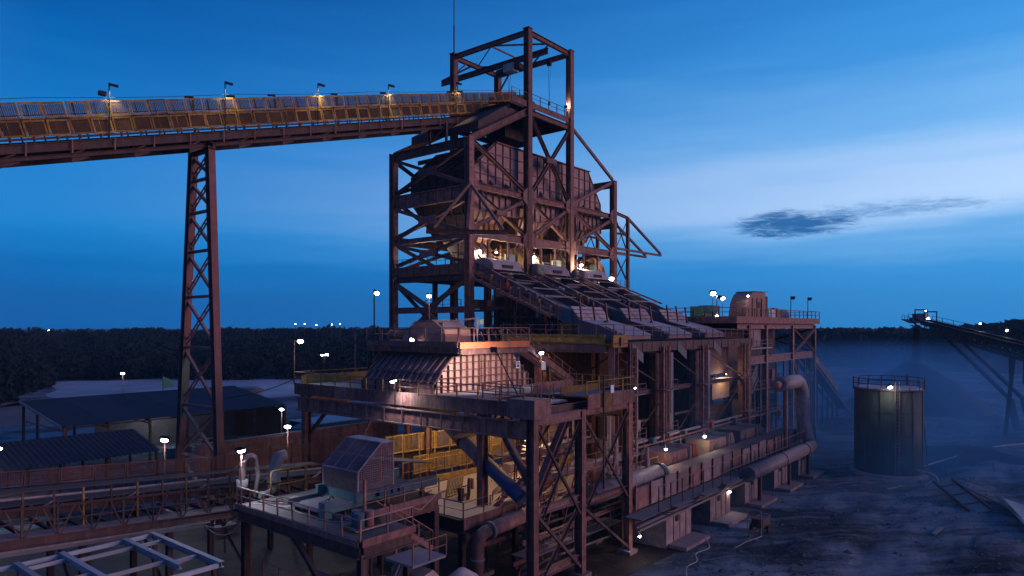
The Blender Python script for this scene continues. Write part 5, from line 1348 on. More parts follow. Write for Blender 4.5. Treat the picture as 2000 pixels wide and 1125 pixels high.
GB('floor_beam', (47, 26.4, 2.95), (92, 26.4, 2.95), .4, .5, STEELP); GB('floor_beam', (47, 30.2, 2.95), (92, 30.2, 2.95), .4, .5, STEELD)
box(lg, 'walkway_plate', (47, 25.8, 3.2), (92, 27.3, 3.28), SCG)
for i in range(17):
    u = 49 + i * 2.5
    box(lg, 'side_panel', (u + .04, 27.5, 3.3), (u + 2.46, 27.6, 5.0 + .1 * (i % 3)), CONC if i % 4 else STEELP)
    GB('panel_post', (u, 27.42, 3.3), (u, 27.42, 5.3), .14, .14, STEEL, 'I')
for z_, v_, w_ in ((2.95, 25.7, .22), (2.62, 25.62, .16), (3.1, 25.45, .12), (2.8, 25.42, .1)):
    GB('pipe_run', (46, v_, z_), (86, v_, z_), w_, w_, GALV if w_ > .15 else SCG, 'tube')
railing(lg, [(50, 25.9, 3.28), (92, 25.9, 3.28)], 2.0, 2.1, STEEL, .07, True, STEELD)
box(lg, 'roof_plate', (49, 27.7, 4.8), (92, 30, 4.86), STEELD)
for i in range(7):
    u = 52 + i * 5.2
    box(lg, 'cable_tray', (u, 25.3, 3.3), (u + 3.2, 25.8, 3.36), SCG)

t = thing('exhaust_duct', 'large dusty round duct with end flange running out behind the braced columns', 'duct', (50, 29, 5))
tube(t, 'duct_body', [(44.6, 28.9, 5.1), (55.4, 28.9, 5.1)], .78, GALV, 24)
tube(t, 'end_flange', [(55.4, 28.9, 5.1), (55.55, 28.9, 5.1)], .9, SCG, 24); tube(t, 'fan_ring', [(55.9, 28.9, 5.0), (56.3, 28.9, 5.0)], .82, SHEET, 24)
beam(t, 'prop', (54.2, 28.5, 0.4), (54.2, 28.5, 4.4), .42, .42, GALV, 'tube')
tube(t, 'foot_elbow', [(54.2, 28.5, .9), (54.3, 27.6, .5), (55.2, 26.3, .4)], .25, GALV, 12)
beam(t, 'vent_stub', (53.6, 28.9, 5.8), (53.6, 28.9, 7.6), .28, .28, GALV, 'box')

t = thing('elbow_pipe', 'long grey pipe along the gallery that rises and bends back over the far bay', 'pipe', (80, 26, 0))
tube(t, 'long_run', [(67.4, 25.2, 3.5), (88.2, 25.2, 3.5)], .72, GALV, 24)
tube(t, 'end_cap', [(67.4, 25.2, 3.5), (67.2, 25.2, 3.5)], .78, SCG, 24)
for u in (77, 85): tube(t, 'band', [(u, 25.2, 3.5), (u + .15, 25.2, 3.5)], .77, STEELD, 24)
tube(t, 'riser', [(88.6, 25.4, 3.5)] + [(88.9, 26, 4.6), (89.0, 26.4, 6.0), (89.0, 26.6, 8.2)] + arc((86.6, 26.6, 9.0), 2.4, 0, 90, (1, 0, 0), (0, 0, 1), 9) + [(84.5, 26.6, 11.4), (81.2, 26.8, 11.3)], [.7, .75, .8, .8] + [.82] * 10 + [.85, .85], GALV, 20)
tube(t, 'nozzle', [(81.2, 26.8, 11.3), (79.6, 26.8, 11.3)], .45, STEEL, 14)
for u, v in ((70.5, 25.6), (79.6, 25.6), (86.5, 25.6)): beam(t, 'saddle', (u, v - .4, 0), (u, v - .4, 2.8), .3, .3, STEELD, 'I')
for (u, v, z) in ((84, 26.8, 10.6), (88.9, 26.6, 0)): pass
beam(t, 'prop', (83.4, 26.8, 0), (83.4, 26.8, 10.5), .4, .4, STEEL, 'I')

for k, (u, zz) in enumerate(((62.0, 3.4), (72.0, 3.4), (81, 3.4))):
    t = thing('crusher_unit', ['crusher with a red motor guard and round port behind the gallery rail, nearest', 'buff crusher with a dark round port behind the gallery rail, middle', 'dim crusher box behind the gallery rail, farthest'][k], 'crusher', (u + 2, 32, zz), 'crushers behind the gallery rail')
    mm = STEELP if k == 0 else mat('buff_crusher', (.27, .17, .12), (.19, .12, .09), DUST)
    extrude(t, 'body', [(u - .6, zz), (u + 4.3, zz), (u + 4.0, zz + 2.2), (u - .6, zz + 2.3)], 1, 31.0, 33.8, mm)
    beam(t, 'port', (u + 1.2, 30.96, zz + 1.2), (u + 1.2, 31.05, zz + 1.2), 1.0, 1.0, BLACK, 'pipe'); tube(t, 'port_ring', [(u + 1.2, 30.98, zz + 1.2), (u + 1.2, 30.9, zz + 1.2)], .56, mm, 18)
    box(t, 'end_plate', (u + 4.35, 30.8, zz - .1), (u + 4.6, 34, zz + 2.5), COVER)
    poly_plate(t, 'belt_guard', [(u + 4.7, 30.7, zz + .3), (u + 6.0, 30.7, zz), (u + 6.2, 30.7, zz + .8), (u + 5.2, 30.7, zz + 2.5), (u + 4.6, 30.7, zz + 2.6)], .5, REDP if k == 0 else SCR)
    beam(t, 'motor', (u + 5.6, 30.3, zz + .6), (u + 5.6, 31.6, zz + .6), .8, .8, REDP if k == 0 else MOTOR, 'pipe')
    beam(t, 'plinth', (u - .4, 32.4, 0), (u + 4.2, 32.4, 0), 2.6, zz * 2 - .02, CONC, 'box')

# ================================================================== FAR TRANSFER BUILDING
fb = thing('transfer_building', 'far railed deck on red columns at the end of the plant', 'building', (108, 42, 0))
TB = lambda *a, **k: beam(fb, *a, **k)
for u in (92.8, 99.5, 111.2, 122.8):
    for v in (34.8, 48):
        TB('column', (u, v, 0), (u, v, 18.2), .62, .62, STEELP if u in (111.2,) else STEEL)
for v in (34.8, 48):
    TB('deck_beam', (89, v, 18.1), (123.1, v, 18.1), .4, .8, STEELP if v < 40 else STEELD)
    TB('mid_beam', (93, v, 13.4), (123, v, 13.4), .35, 1.1, STEELP if v < 40 else STEELD)
for u in (92.8, 99.5, 111.2, 122.8): TB('cross_beam', (u, 34.8, 18.1), (u, 48, 18.1), .35, .7, STEELD); 
box(fb, 'deck_plate', (87, 34.2, 18.5), (123.6, 48.6, 18.62), STEELD)
TB('toe_plate', (87, 34.1, 18.9), (123.6, 34.1, 18.9), .08, .9, STEEL, 'box')
TB('toe_plate', (87, 34.1, 18.9), (87, 48, 18.9), .08, .9, STEEL, 'box')
railing(fb, [(87, 48, 19.3), (87, 34.1, 19.3), (123.5, 34.1, 19.3), (123.5, 44, 19.3)], 1.2, 2.2, STEEL, .09)
xbrace(fb, (111.6, 34.6, 13.9), (122.4, 34.6, 13.9), (111.6, 34.6, 17.6), (122.4, 34.6, 17.6), .4, STEEL)
xbrace(fb, (122.8, 47.6, 13.9), (122.8, 35.2, 13.9), (122.8, 47.6, 17.6), (122.8, 35.2, 17.6), .35, STEELD)
TB('brace', (122.6, 34.7, 12.8), (117, 34.7, 6), .45, .45, STEELP); TB('brace', (111.6, 34.7, 12.8), (117, 34.7, 6), .3, .3, YELD, 'box'); TB('brace', (117, 34.7, 6), (122.6, 34.7, 0.5), .4, .4, STEEL)
for i in range(5): TB('tie', (111.6, 34.9, 1.5 + i * 2.2), (122.5, 34.9, 1.5 + i * 2.2), .12, .12, STEELD, 'box')
box(fb, 'clad_panel', (92, 35.2, 15.2), (100, 35.4, 17.6), CONC); box(fb, 'dark_back', (100, 41, 2), (122, 41.2, 17.6), STEELD); box(fb, 'clad_panel', (93, 38, 9), (104, 38.2, 13.0), STEELP)
TB('gutter', (92.5, 34.4, 15.0), (101, 34.4, 15.0), .2, .16, COVER, 'box'); TB('lower_tie', (93, 34.5, 12.9), (111, 34.5, 12.9), .1, .1, GALV, 'tube'); TB('lower_tie', (101, 34.5, 13.9), (111, 34.5, 13.9), .1, .1, GALV, 'tube')
railing(fb, [(93, 34.4, 15.1), (101, 34.4, 15.1)], 1.0, 2, GALV, .07)
# sloping chute and stair in the far bay
sc = thing('steep_chute', 'steep ribbed grey chute with rails in the far bay', 'chute', (97, 36, 4))
poly_plate(sc, 'trough_plate', [(92.5, 35.6, 7.2), (94.2, 35.6, 7.2), (99.8, 35.6, 11.6), (98.2, 35.6, 12.4)], .8, SHEET)
beam(sc, 'edge_bar', (93.6, 35.5, 7.0), (99.8, 35.5, 11.5), .2, .25, COVER, 'box'); beam(sc, 'edge_bar', (92.4, 35.5, 8.0), (98.0, 35.5, 12.6), .16, .2, COVER, 'box')
for i in range(5): beam(sc, 'leg', (93 + i * 1.5, 35.8, 0), (93 + i * 1.5, 35.8, 7 + i * 1.0), .25, .25, STEELD, 'I')
box(sc, 'switch_house', (92.4, 35.3, 5.4), (95.4, 37.5, 9.0), COVER)
# head drive machinery on the deck
t = thing('head_drive_housing', 'big rounded rusty drive housing on the far deck', 'machine', (95, 40, 18.6))
pr = [(91.2, 18.64), (100.6, 18.64), (100.6, 21.6), (100.4, 22.9), (95, 22.9), (93.4, 22.4), (92.1, 21.4), (91.4, 20.0)]
pr = [(93.0 + (q[0] - 91.2) * .83, q[1]) for q in pr]
extrude(t, 'casing', pr, 1, 35.2, 37.6, mat('rusty_casing', (.28, .14, .12), (.17, .085, .08), (.2, .16, .17), streaks=(.3, .13, .07)))
poly_plate(t, 'roof_sheet', [(95.9, 35.0, 22.93), (101.2, 35.0, 23.05), (101.2, 37.8, 23.05), (95.9, 37.8, 22.93)], .06, STEELD)
box(t, 'back_duct', (101, 35.4, 20), (102.2, 37, 22.4), STEELD)
for u in (95.4, 97.2, 99.0): beam(t, 'rib', (u, 35.13, 18.7), (u, 35.13, 22.0), .1, .12, STEEL, 'box')
box(t, 'hatch', (97.6, 35.1, 20.6), (98.5, 35.18, 21.5), STEELD)
t = thing('gearbox_row', 'row of grey gearboxes and motor behind the drive housing', 'machine', (109, 38, 18.6))
for i, (u, w_, h_, mm) in enumerate(((102.8, 2.6, 1.9, STEEL), (106.2, 3.0, 2.0, MOTOR), (109.9, 2.4, 2.1, STEELP))):
    box(t, 'gearbox', (u, 36.6, 18.64), (u + w_, 39.2, 18.64 + h_), mm); beam(t, 'gearbox_cap', (u + .3, 37.9, 18.7 + h_), (u + w_ - .3, 37.9, 18.7 + h_), 1.6, .3, mm, 'box')
beam(t, 'motor', (112.8, 38, 19.9), (117.4, 38, 19.9), 1.9, 1.9, BLUEP, 'pipe'); box(t, 'motor_foot', (113, 37.2, 18.64), (117, 38.8, 19.2), STEELD)
# green cabinets under the bright lamps
t = thing('green_cabinet', 'green equipment cabinet standing under two bright lamps on the deck', 'cabinet', (97, 43, 18.6))
box(t, 'body', (95.9, 42.4, 19.4), (98.9, 44.6, 21.0), GREEN); box(t, 'side_unit', (99.0, 42.4, 19.4), (101.6, 44.6, 21.2), TEAL)
for q in (96.2, 98.6, 101.3): beam(t, 'leg', (q, 42.6, 18.62), (q, 42.6, 19.4), .2, .2, STEELD, 'box')
# sloped conveyor leaving the far end
t = thing('far_conveyor', 'thin hazy conveyor sloping down from the far deck behind the tank', 'conveyor', (135, 36, 0))
for v in (35.6, 38.4): beam(t, 'chord', (123.4, v, 12.8), (150, v, 1.0), .35, .6, STEELP, 'I')
beam(t, 'belt', (123.4, 37, 13.3), (150, 37, 1.5), 1.8, .08, BELT, 'box')
for i in range(7):
    q = i / 6; beam(t, 'guard', (126 + q * 12, 35.3, 12.4 - q * 5.3), (127.6 + q * 12, 35.3, 11.7 - q * 5.3), .05, 1.1, YELD, 'box')
    beam(t, 'leg', (126 + q * 20, 37, 0), (126 + q * 20, 37, 11.3 - q * 8.9), .3, .3, STEELD, 'I')

# ================================================================== TANK, STACKER, STOCKPILE
tk = thing('storage_tank', 'round olive steel tank with railed roof and lamp at its rim', 'tank', (94.9, 18.2, 0))
tc_, tr_, th_ = Vector((94.9, 18.2, 0)), 3.75, 10.4
tube(tk, 'shell', [tc_, tc_ + Vector((0, 0, th_))], tr_, TANKM, 48)
tube(tk, 'roof', [tc_ + Vector((0, 0, th_ + .003)), tc_ + Vector((0, 0, th_ + .25))], [tr_ + .05, tr_ - .3], COVER, 48)
ring = lambda z, r, n=40: [tuple(tc_ + Vector((r * math.cos(2 * math.pi * i / n), r * math.sin(2 * math.pi * i / n), z))) for i in range(n + 1)]
for zz in (1.35, .75): tube(tk, 'rail_ring', ring(th_ + zz, tr_ + .15), .05, STEELD, 6)
tube(tk, 'rim_angle', ring(th_ + .05, tr_ + .1), .1, STEELD, 6)
for i in range(16):
    a = 2 * math.pi * i / 16
    q = tc_ + Vector(((tr_ + .15) * math.cos(a), (tr_ + .15) * math.sin(a), th_))
    beam(tk, 'rail_post', q, q + Vector((0, 0, 1.35)), .09, .09, STEELD, 'L')
for i in range(7):
    a = R(150 + i * 28)
    q = tc_ + Vector(((tr_ + .04) * math.cos(a), (tr_ + .04) * math.sin(a), 0)); beam(tk, 'shell_rib', q, q + Vector((0, 0, th_)), .1, .1, TANKM, 'box')
for zz in (2.6, 5.2, 7.8): tube(tk, 'seam', ring(zz, tr_ + .01), .035, TANKM, 5)
beam(tk, 'downpipe', (97.8, 15.2, th_), (99.2, 14.6, .3), .14, .14, STEELD, 'tube')

STK = mat('stacker_steel', (.045, .028, .032), (.022, .015, .018), None, bump=0)
tube(tk, 'footing', [tc_ + Vector((0, 0, -.4)), tc_ + Vector((0, 0, .45))], tr_ + .55, CONC, 48)
for s_ in (-.25, .25): beam(tk, 'ladder_rail', (91.35 + s_ * .5, 16.55 - s_ * .8, .4), (91.35 + s_ * .5, 16.55 - s_ * .8, th_ + 1.2), .07, .07, STEELP, 'box')
for i in range(24): beam(tk, 'ladder_rung', (91.225, 16.75, .9 + i * .42), (91.475, 16.35, .9 + i * .42), .04, .04, STEELP, 'tube')
tube(tk, 'outlet_pipe', smooth_path([(93.2, 14.9, 1.0), (92.8, 13.9, 1.0), (92.2, 12.9, .8), (91.6, 12.5, .3)], 4), .2, GALV, 12)
beam(tk, 'valve_wheel', (92.8, 13.8, 1.35), (92.8, 13.8, 1.42), .5, .5, REDP, 'pipe')
stk = thing('stacker', 'tall stacker conveyor boom with lamps at its head, dropping ore', 'stacker', (150, 14, 0))
S0, S1 = Vector((171.5, 27.6, 18.9)), Vector((126.0, -.5, 12.5))
KB = lambda *a, **k: beam(stk, *a, **k)
n_ = Vector((-(S1 - S0).y, (S1 - S0).x, 0)).normalized()
for s in (-1, 1):
    o = n_ * (1.1 * s)
    KB('top_chord', S0 + o + Vector((0, 0, .9)), S1 + o + Vector((0, 0, .9)), .35, .4, STK, 'box')
    KB('bottom_chord', S0.lerp(S1, .12) + o - Vector((0, 0, 1.0)), S1 + o - Vector((0, 0, 1.3)), .4, .5, STK, 'box')
    for i in range(22):
        a = S0.lerp(S1, .12 + i * .04) + o; b = S0.lerp(S1, .14 + i * .04) + o; c = S0.lerp(S1, .16 + i * .04) + o
        KB('lattice', a - Vector((0, 0, 1.1)), b + Vector((0, 0, .85)), .22, .22, STK, 'L'); KB('lattice', b + Vector((0, 0, .85)), c - Vector((0, 0, 1.1)), .22, .22, STK, 'L')
    KB('head_nose', S0 + o + Vector((0, 0, .6)), S0.lerp(S1, .12) + o - Vector((0, 0, 1.0)), .2, .3, STK, 'box')
    for i in range(12): q = S0.lerp(S1, i / 12) + o * 1.3 + Vector((0, 0, .9)); KB('rail_post', q, q + Vector((0, 0, 1.0)), .09, .09, STK, 'L')
    KB('top_rail', S0 + o * 1.3 + Vector((0, 0, 1.9)), S1 + o * 1.3 + Vector((0, 0, 1.9)), .08, .08, STK, 'tube')
    # lean-to prop and trestle
    KB('prop', S0.lerp(S1, .30) + o - Vector((0, 0, 1)), Vector((150.5, 8.6, 5.2)) + o, .5, .6, STK, 'box')
    KB('trestle_leg', S0.lerp(S1, .72) + o - Vector((0, 0, 1.2)), S0.lerp(S1, .72) + o * 2.2 - Vector((0, 0, 14.2)), .55, .55, STK, 'box')
    KB('trestle_stay', S0.lerp(S1, .7) + o - Vector((0, 0, 1.3)), Vector((150.5, 8.6, 8.0)) + o, .4, .4, STK, 'box')
    KB('prop_foot', Vector((150.5, 8.6, 5.2)) + o, Vector((149, 7.5, 0)) + o, .8, .8, STK, 'box')
for s in (-1, 1):
    o = n_ * (1.25 * s)
    KB('side_cover', S0.lerp(S1, .1) + o + Vector((0, 0, .55)), S1 + o + Vector((0, 0, .55)), .05, .8, STK, 'box')
    KB('walkway', S0.lerp(S1, .05) + o * 1.5 + Vector((0, 0, -.3)), S1 + o * 1.5 + Vector((0, 0, -.3)), .7, .12, STK, 'box')
KB('belt', S0 + Vector((0, 0, .6)), S1 + Vector((0, 0, .6)), 1.6, .1, BELT, 'box')
S2 = Vector((98, -17.8, 1.2))
for s_ in (-1, 1):
    KB('tail_chord', S1 + n_ * 1.1 * s_ + Vector((0, 0, .9)), S2 + n_ * 1.1 * s_ + Vector((0, 0, .6)), .35, .4, STK, 'box')
    KB('tail_chord', S1 + n_ * 1.1 * s_ - Vector((0, 0, 1.3)), S2 + n_ * 1.1 * s_ - Vector((0, 0, .6)), .35, .4, STK, 'box')
    KB('tail_leg', S1 + n_ * 1.1 * s_ - Vector((0, 0, 1.4)), S1 + n_ * 2.2 * s_ - Vector((0, 0, 12.6)), .5, .5, STK, 'box')
KB('belt', S1 + Vector((0, 0, .6)), S2 + Vector((0, 0, .4)), 1.6, .1, BELT, 'box')
hN = (S0 - S1).normalized()
box(stk, 'head_drive', tuple(S0 + Vector((-2.6, -2.4, .4))), tuple(S0 + Vector((.2, .2, 1.9))), COVER)
KB('nose_deck', S0 + Vector((0, 0, -.1)), S0 + hN * 4.2 + Vector((0, 0, .2)), 2.4, .16, STK, 'box')
for s in (-1, 1):
    o = n_ * (1.15 * s)
    for i in range(4): q = S0 + hN * (i * 1.35) + o; KB('rail_post', q, q + Vector((0, 0, 1.15)), .09, .09, STK, 'L')
    KB('top_rail', S0 + o + Vector((0, 0, 1.15)), S0 + hN * 4.1 + o + Vector((0, 0, 1.3)), .08, .08, STK, 'tube')
for i, t_ in enumerate((.05, .13)):
    q = S0.lerp(S1, t_)
    for s in (-1, 1): KB('portal_post', q + n_ * s * 1.2 + Vector((0, 0, .9)), q + n_ * s * 1.2 + Vector((0, 0, 3.0)), .2, .2, STK, 'box')
    KB('portal_beam', q + n_ * -1.3 + Vector((0, 0, 3.0)), q + n_ * 1.3 + Vector((0, 0, 3.0)), .2, .25, STK, 'box')
# falling ore and the pile under it
fs = Vector((172.5, 27.3, 0))
sv_, sf_ = [], []
for i in range(1300):
    q = random.random(); z_ = 18.3 - q * 10.6
    c = Vector((fs.x + random.gauss(.3 + 1.3 * q, .22 + .2 * q), fs.y + random.gauss(.2 + .6 * q, .22 + .2 * q), z_)); s_ = random.uniform(.12, .30)
    k = len(sv_); sv_ += [tuple(c + Vector(d) * s_) for d in ((1, 0, -.6), (-.5, .87, -.6), (-.5, -.87, -.6), (0, 0, 1))]; sf_ += [(k, k + 1, k + 3), (k + 1, k + 2, k + 3), (k + 2, k, k + 3), (k, k + 2, k + 1)]
o = link('falling_ore', raw(sv_, sf_, 'falling_ore', MATS['stacker_steel']), Matrix()); o['kind'] = 'stuff'; o['label'] = 'stream of ore falling from the stacker head'
def mound(name, label, c, r, h, m, n=26, amp=.35, flat=0):
    v, f = [(c[0], c[1], h)], []
    rings = 9
    for j in range(1, rings + 1):
        q = j / rings
        for i in range(n):
            a = 2 * math.pi * i / n
            rr = r * q * (1 + .16 * noise.noise(Vector((math.cos(a) * 1.3, math.sin(a) * 1.3, c[0]))))
            z_ = max(0, h * (1 - max(0, (q - flat) / (1 - flat)) ** 1.1)) + amp * noise.noise(Vector((rr * math.cos(a), rr * math.sin(a), 2.2)) * .35) * (1 - q)
            v.append((c[0] + rr * math.cos(a), c[1] + rr * math.sin(a), z_ if j < rings else -.3))
    for i in range(n): f.append((0, 1 + i, 1 + (i + 1) % n))
    for j in range(rings - 1):
        for i in range(n): f.append((1 + j * n + i, 1 + (j + 1) * n + i, 1 + (j + 1) * n + (i + 1) % n, 1 + j * n + (i + 1) % n))
    o = link(name, raw(v, f, name, m, True), Matrix())
    return tag(o, label, 'ore pile')
mound('ore_stockpile', 'dark ore stockpile under the stacker head', (174.2, 28.0), 15, 10.5, mat('dark_ore', (.022, .026, .034), (.012, .015, .02), None, scale=.6, bump=.8, rnd=0), 36, 1.0, .1)
mound('rubble_heap', 'low dark spoil heap beyond the scrap sheets', (112, 9.4), 13, 1.9, mat('dark_spoil', (.03, .036, .045), (.016, .02, .026), None, bump=.7, rnd=0), 30, .6)

# ================================================================== YARD ON THE RIGHT: SCRAP, HOSE, PUMP
t = thing('scrap_cover_sheet', 'old conveyor cover panel lying tilted on the dirt', 'scrap', (84, 9.3, .2))
PA, PB_ = Vector((88.2, 11.6, 1.3)), Vector((79.3, 7.3, .55))
dd = (PB_ - PA).normalized(); nn = Vector((-dd.y, dd.x, 0)).normalized()
poly_plate(t, 'sheet', [PA + nn * .9, PA - nn * .9 - Vector((0, 0, .4)), PB_ - nn * .9 - Vector((0, 0, .4)), PB_ + nn * .9], .06, SHEET)
for s in (-1, 1): beam(t, 'edge_channel', PA + nn * .92 * s - Vector((0, 0, .2 if s < 0 else -.12)), PB_ + nn * .92 * s - Vector((0, 0, .2 if s < 0 else -.12)), .14, .26, STEELD, 'C')
for q in (.15, .45, .75): beam(t, 'strap', PA.lerp(PB_, q) + nn * .9 + Vector((0, 0, .05)), PA.lerp(PB_, q) - nn * .9 + Vector((0, 0, -.35)), .1, .06, STEELD, 'box')
t = thing('bent_sheet', 'large bent grey sheet with a curled edge lying in the dirt', 'scrap', (79, 4.8, 0))
cv, cf = [], []
for i in range(13):
    q = i / 12
    for j in range(11):
        p_ = j / 10
        x = 85.5 - 13 * q + .8 * p_; y = 6.6 - 3.6 * q - 3.4 * p_ ; z = .18 + .9 * (1 - p_) ** 3 * (1 - .4 * q) + .5 * math.sin(q * 5) * (1 - p_) * .4 + .1 * noise.noise(Vector((q * 4, p_ * 4, 0)))
        cv.append((x, y, z))
for i in range(12):
    for j in range(10): k = i * 11 + j; cf.append((k, k + 1, k + 12, k + 11))
sh_ = link('sheet_skin', raw(cv, cf, 'sheet_skin', SHEET, True), Matrix(), t)
md_ = sh_.modifiers.new('thick', 'SOLIDIFY'); md_.thickness = .03
beam(t, 'rolled_edge', (85.6, 6.7, 1.0), (72.5, 3.1, .75), .12, .12, SHEET, 'tube')
for k, (a, b, lab) in enumerate((((99.5, 14.3, .5), (88.6, 8.0, 1.1), 'loose dark rod lying from the tank toward the scrap panel'), ((90, 10.8, .9), (83, 6.4, .7), 'short dark rod across the scrap panel'))):
    tag(beam(None, 'loose_rod', a, b, .09, .09, STEELD, 'tube'), lab, 'rod')
hs = [(99.9, 15.2, .5), (104, 13.8, .75), (107, 12.6, 1.0), (111, 12.4, 1.0), (116, 10.3, .8), (120, 9.4, .9), (126, 6.0, 1.0), (134, 4, 1.0)]
t = tube(None, 'water_hose', smooth_path(hs), .11, HOSE, 8); tag(t, 'pale hose lying across the dirt from the tank', 'hose')
t = tube(None, 'air_hose', smooth_path([(54.8, 24.2, .45), (53.0, 23.0, .3), (51.0, 23.2, .3), (49.4, 22.4, .3), (47.6, 22.4, .28), (45.4, 21.3, .25)]), .035, HOSE, 7); tag(t, 'thin pale hose snaking from the nearest pier', 'hose')
t = thing('trailer_pump', 'small trailer pump standing on the dirt near the piers', 'pump', (60.8, 21.6, 0))
box(t, 'engine', (60.0, 21.2, .55), (61.8, 22.2, 1.3), STEELD); box(t, 'radiator', (61.8, 21.25, .55), (62.0, 22.15, 1.4), TEAL)
for v in (20.95, 22.45): beam(t, 'wheel', (60.8, v - .1, .36), (60.8, v + .1, .36), .72, .72, BLACK, 'pipe')
beam(t, 'axle', (60.8, 20.9, .36), (60.8, 22.5, .36), .1, .1, STEELD, 'tube'); beam(t, 'tow_bar', (60.0, 21.7, .5), (58.0, 21.7, .3), .1, .1, STEELD, 'box')
for q in ((59.4, 21.1), (59.4, 22.3)): beam(t, 'frame_post', (q[0], q[1], .5), (q[0], q[1], 2.2), .07, .07, GALV, 'tube')
beam(t, 'frame_bar', (59.4, 21.1, 2.2), (59.4, 22.3, 2.2), .07, .07, GALV, 'tube')
tube(t, 'suction_hose', [(59.8, 21.3, .6), (58.6, 20.8, .3), (56.6, 21.4, .2), (54.2, 21.5, .2)], .05, GALV, 7)
# dark fence posts in the haze
for k, (u, v, h, lab) in enumerate(((112.5, 19.2, 11, 'lone slim post in the haze right of the tank'),)):
    t = thing('post', lab, 'post', (u, v, 0)); beam(t, 'shaft', (u, v, -.2), (u, v, h), .25, .25, STEELD, 'tube'); beam(t, 'cap', (u, v, h), (u, v, h + .15), .4, .4, STEELD, 'tube')

# ================================================================== SHEDS AND YARD ON THE LEFT
random.seed(57)
sd = thing('workshop_shed', 'wide open workshop shed with corrugated grey roof beyond the trestle', 'shed', (45, 101, 0))
A0, A1 = 29.8, 60.2
def corrugated(p, name, a, b, c, d_, m, nwave=60, amp=.05):
    """ribbed roof sheet a-b (eave) d-c (ridge)"""
    a, b, c, d_ = map(Vector, (a, b, c, d_)); v, f = [], []
    nn_ = (b - a).cross(d_ - a).normalized()
    N_ = nwave * 4
    for i in range(N_ + 1):
        q = i / N_; k = (0, amp, amp, 0)[i % 4]
        v += [tuple(a.lerp(b, q) + nn_ * k), tuple(d_.lerp(c, q) + nn_ * k)]
        if i: f.append((2 * i - 2, 2 * i, 2 * i + 1, 2 * i - 1))
    return link(name, raw(v, f, name, m), Matrix(), p)
for j in range(6):
    a = A0 + (A1 - A0) * j / 6; b = A0 + (A1 - A0) * (j + 1) / 6 - .03
    corrugated(sd, 'roof_sheet', (a, 93.7, 6.0 + .02 * (j % 2)), (b, 93.7, 6.0 + .02 * (j % 2)), (b, 109.2, 8.05), (a, 109.2, 8.05), ROOF, 22, .09)
corrugated(sd, 'roof_sheet', (A1, 121, 6.3), (A0, 121, 6.3), (A0, 109.2, 8.0), (A1, 109.2, 8.0), ROOF, 40)
beam(sd, 'barge_board', (A0 - .05, 93.6, 5.95), (A0 - .05, 109.2, 8.0), .1, .3, COVER, 'box'); beam(sd, 'ridge_cap', (A0, 109.2, 8.12), (A1, 109.2, 8.12), .5, .08, ROOF, 'box')
for i in range(7):
    u = A0 + .4 + i * (A1 - A0 - .8) / 6
    for v in (94, 109, 120.5):
        beam(sd, 'post', (u, v, 0), (u, v, 5.9 if v < 100 else (7.8 if v < 112 else 6.2)), .28, .28, YELD if v < 95 and i in (2, 4) else STEEL, 'I')
    beam(sd, 'rafter', (u, 94, 5.75), (u, 109, 7.75), .15, .35, STEELD, 'I')
    beam(sd, 'bottom_tie', (u, 94, 5.4), (u, 109, 5.4), .1, .12, STEEL, 'L')
for v in (94, 99, 104): beam(sd, 'purlin', (A0, v, 5.8 + (v - 94) * .132), (A1, v, 5.8 + (v - 94) * .132), .1, .15, STEELD, 'C')
box(sd, 'back_wall', (A0 + 9, 108.6, 0), (A1, 108.8, 6.6), SCG)
box(sd, 'end_wall', (A1 - .3, 94, 0), (A1 - .1, 121, 5.6), STEELD)
for q in ((44, 97, .5), (50, 100, 1.0), (55, 98, .8)):
    box(sd, 'workbench', (q[0], q[1], 0), (q[0] + 3, q[1] + 1.2, .9 + q[2] * .4), random.choice((TEAL, STEEL, SCG)))
ROOFD = mat('old_roof_sheet', (.035, .03, .038), (.02, .018, .022), (.045, .038, .045), scale=.4, rnd=.2)
ls = thing('low_shed', 'low dark lean-to shed with open gable at the edge by the low conveyor', 'shed', (25, 82, 0))
corrugated(ls, 'roof_sheet', (13, 76.0, 4.7), (33.6, 76.0, 4.7), (33.6, 83, 6.4), (13, 83, 6.4), ROOFD, 40, .08); corrugated(ls, 'roof_sheet', (33.6, 90, 4.9), (13, 90, 4.9), (13, 83, 6.4), (33.6, 83, 6.4), ROOFD, 30)
for u in (13.4, 18.4, 23.4, 28.4, 33.2):
    for v, h in ((76.3, 4.6), (83, 6.2), (89.7, 4.8)): beam(ls, 'post', (u, v, 0), (u, v, h), .22, .22, YELD if v < 77 else STEELD, 'I')
    beam(ls, 'rafter', (u, 76.2, 4.55), (u, 83, 6.2), .12, .3, STEEL, 'I')
for z0 in (2.4, 3.6): beam(ls, 'wall_rail', (13, 76.2, z0), (33.4, 76.2, z0), .06, .1, STEELD, 'box')
box(ls, 'block_wall', (13.2, 76.4, 0), (30.6, 76.6, 2.7), SCG); box(ls, 'dark_door', (30.8, 76.4, 0), (37.4, 76.6, 3.0), TEAL)
wl = thing('retaining_wall', 'long reddish retaining wall behind the low conveyor', 'wall', (44, 66, 0))
for i in range(10): box(wl, 'wall_panel', (32.6 + i * 2.4, 66, 0), (34.96 + i * 2.4, 66.4, 6.4 - .05 * (i % 2)), STEEL if i % 3 else STEELP)
beam(wl, 'coping', (32.5, 66.2, 6.5), (56.7, 66.2, 6.5), .5, .16, SCR, 'box')
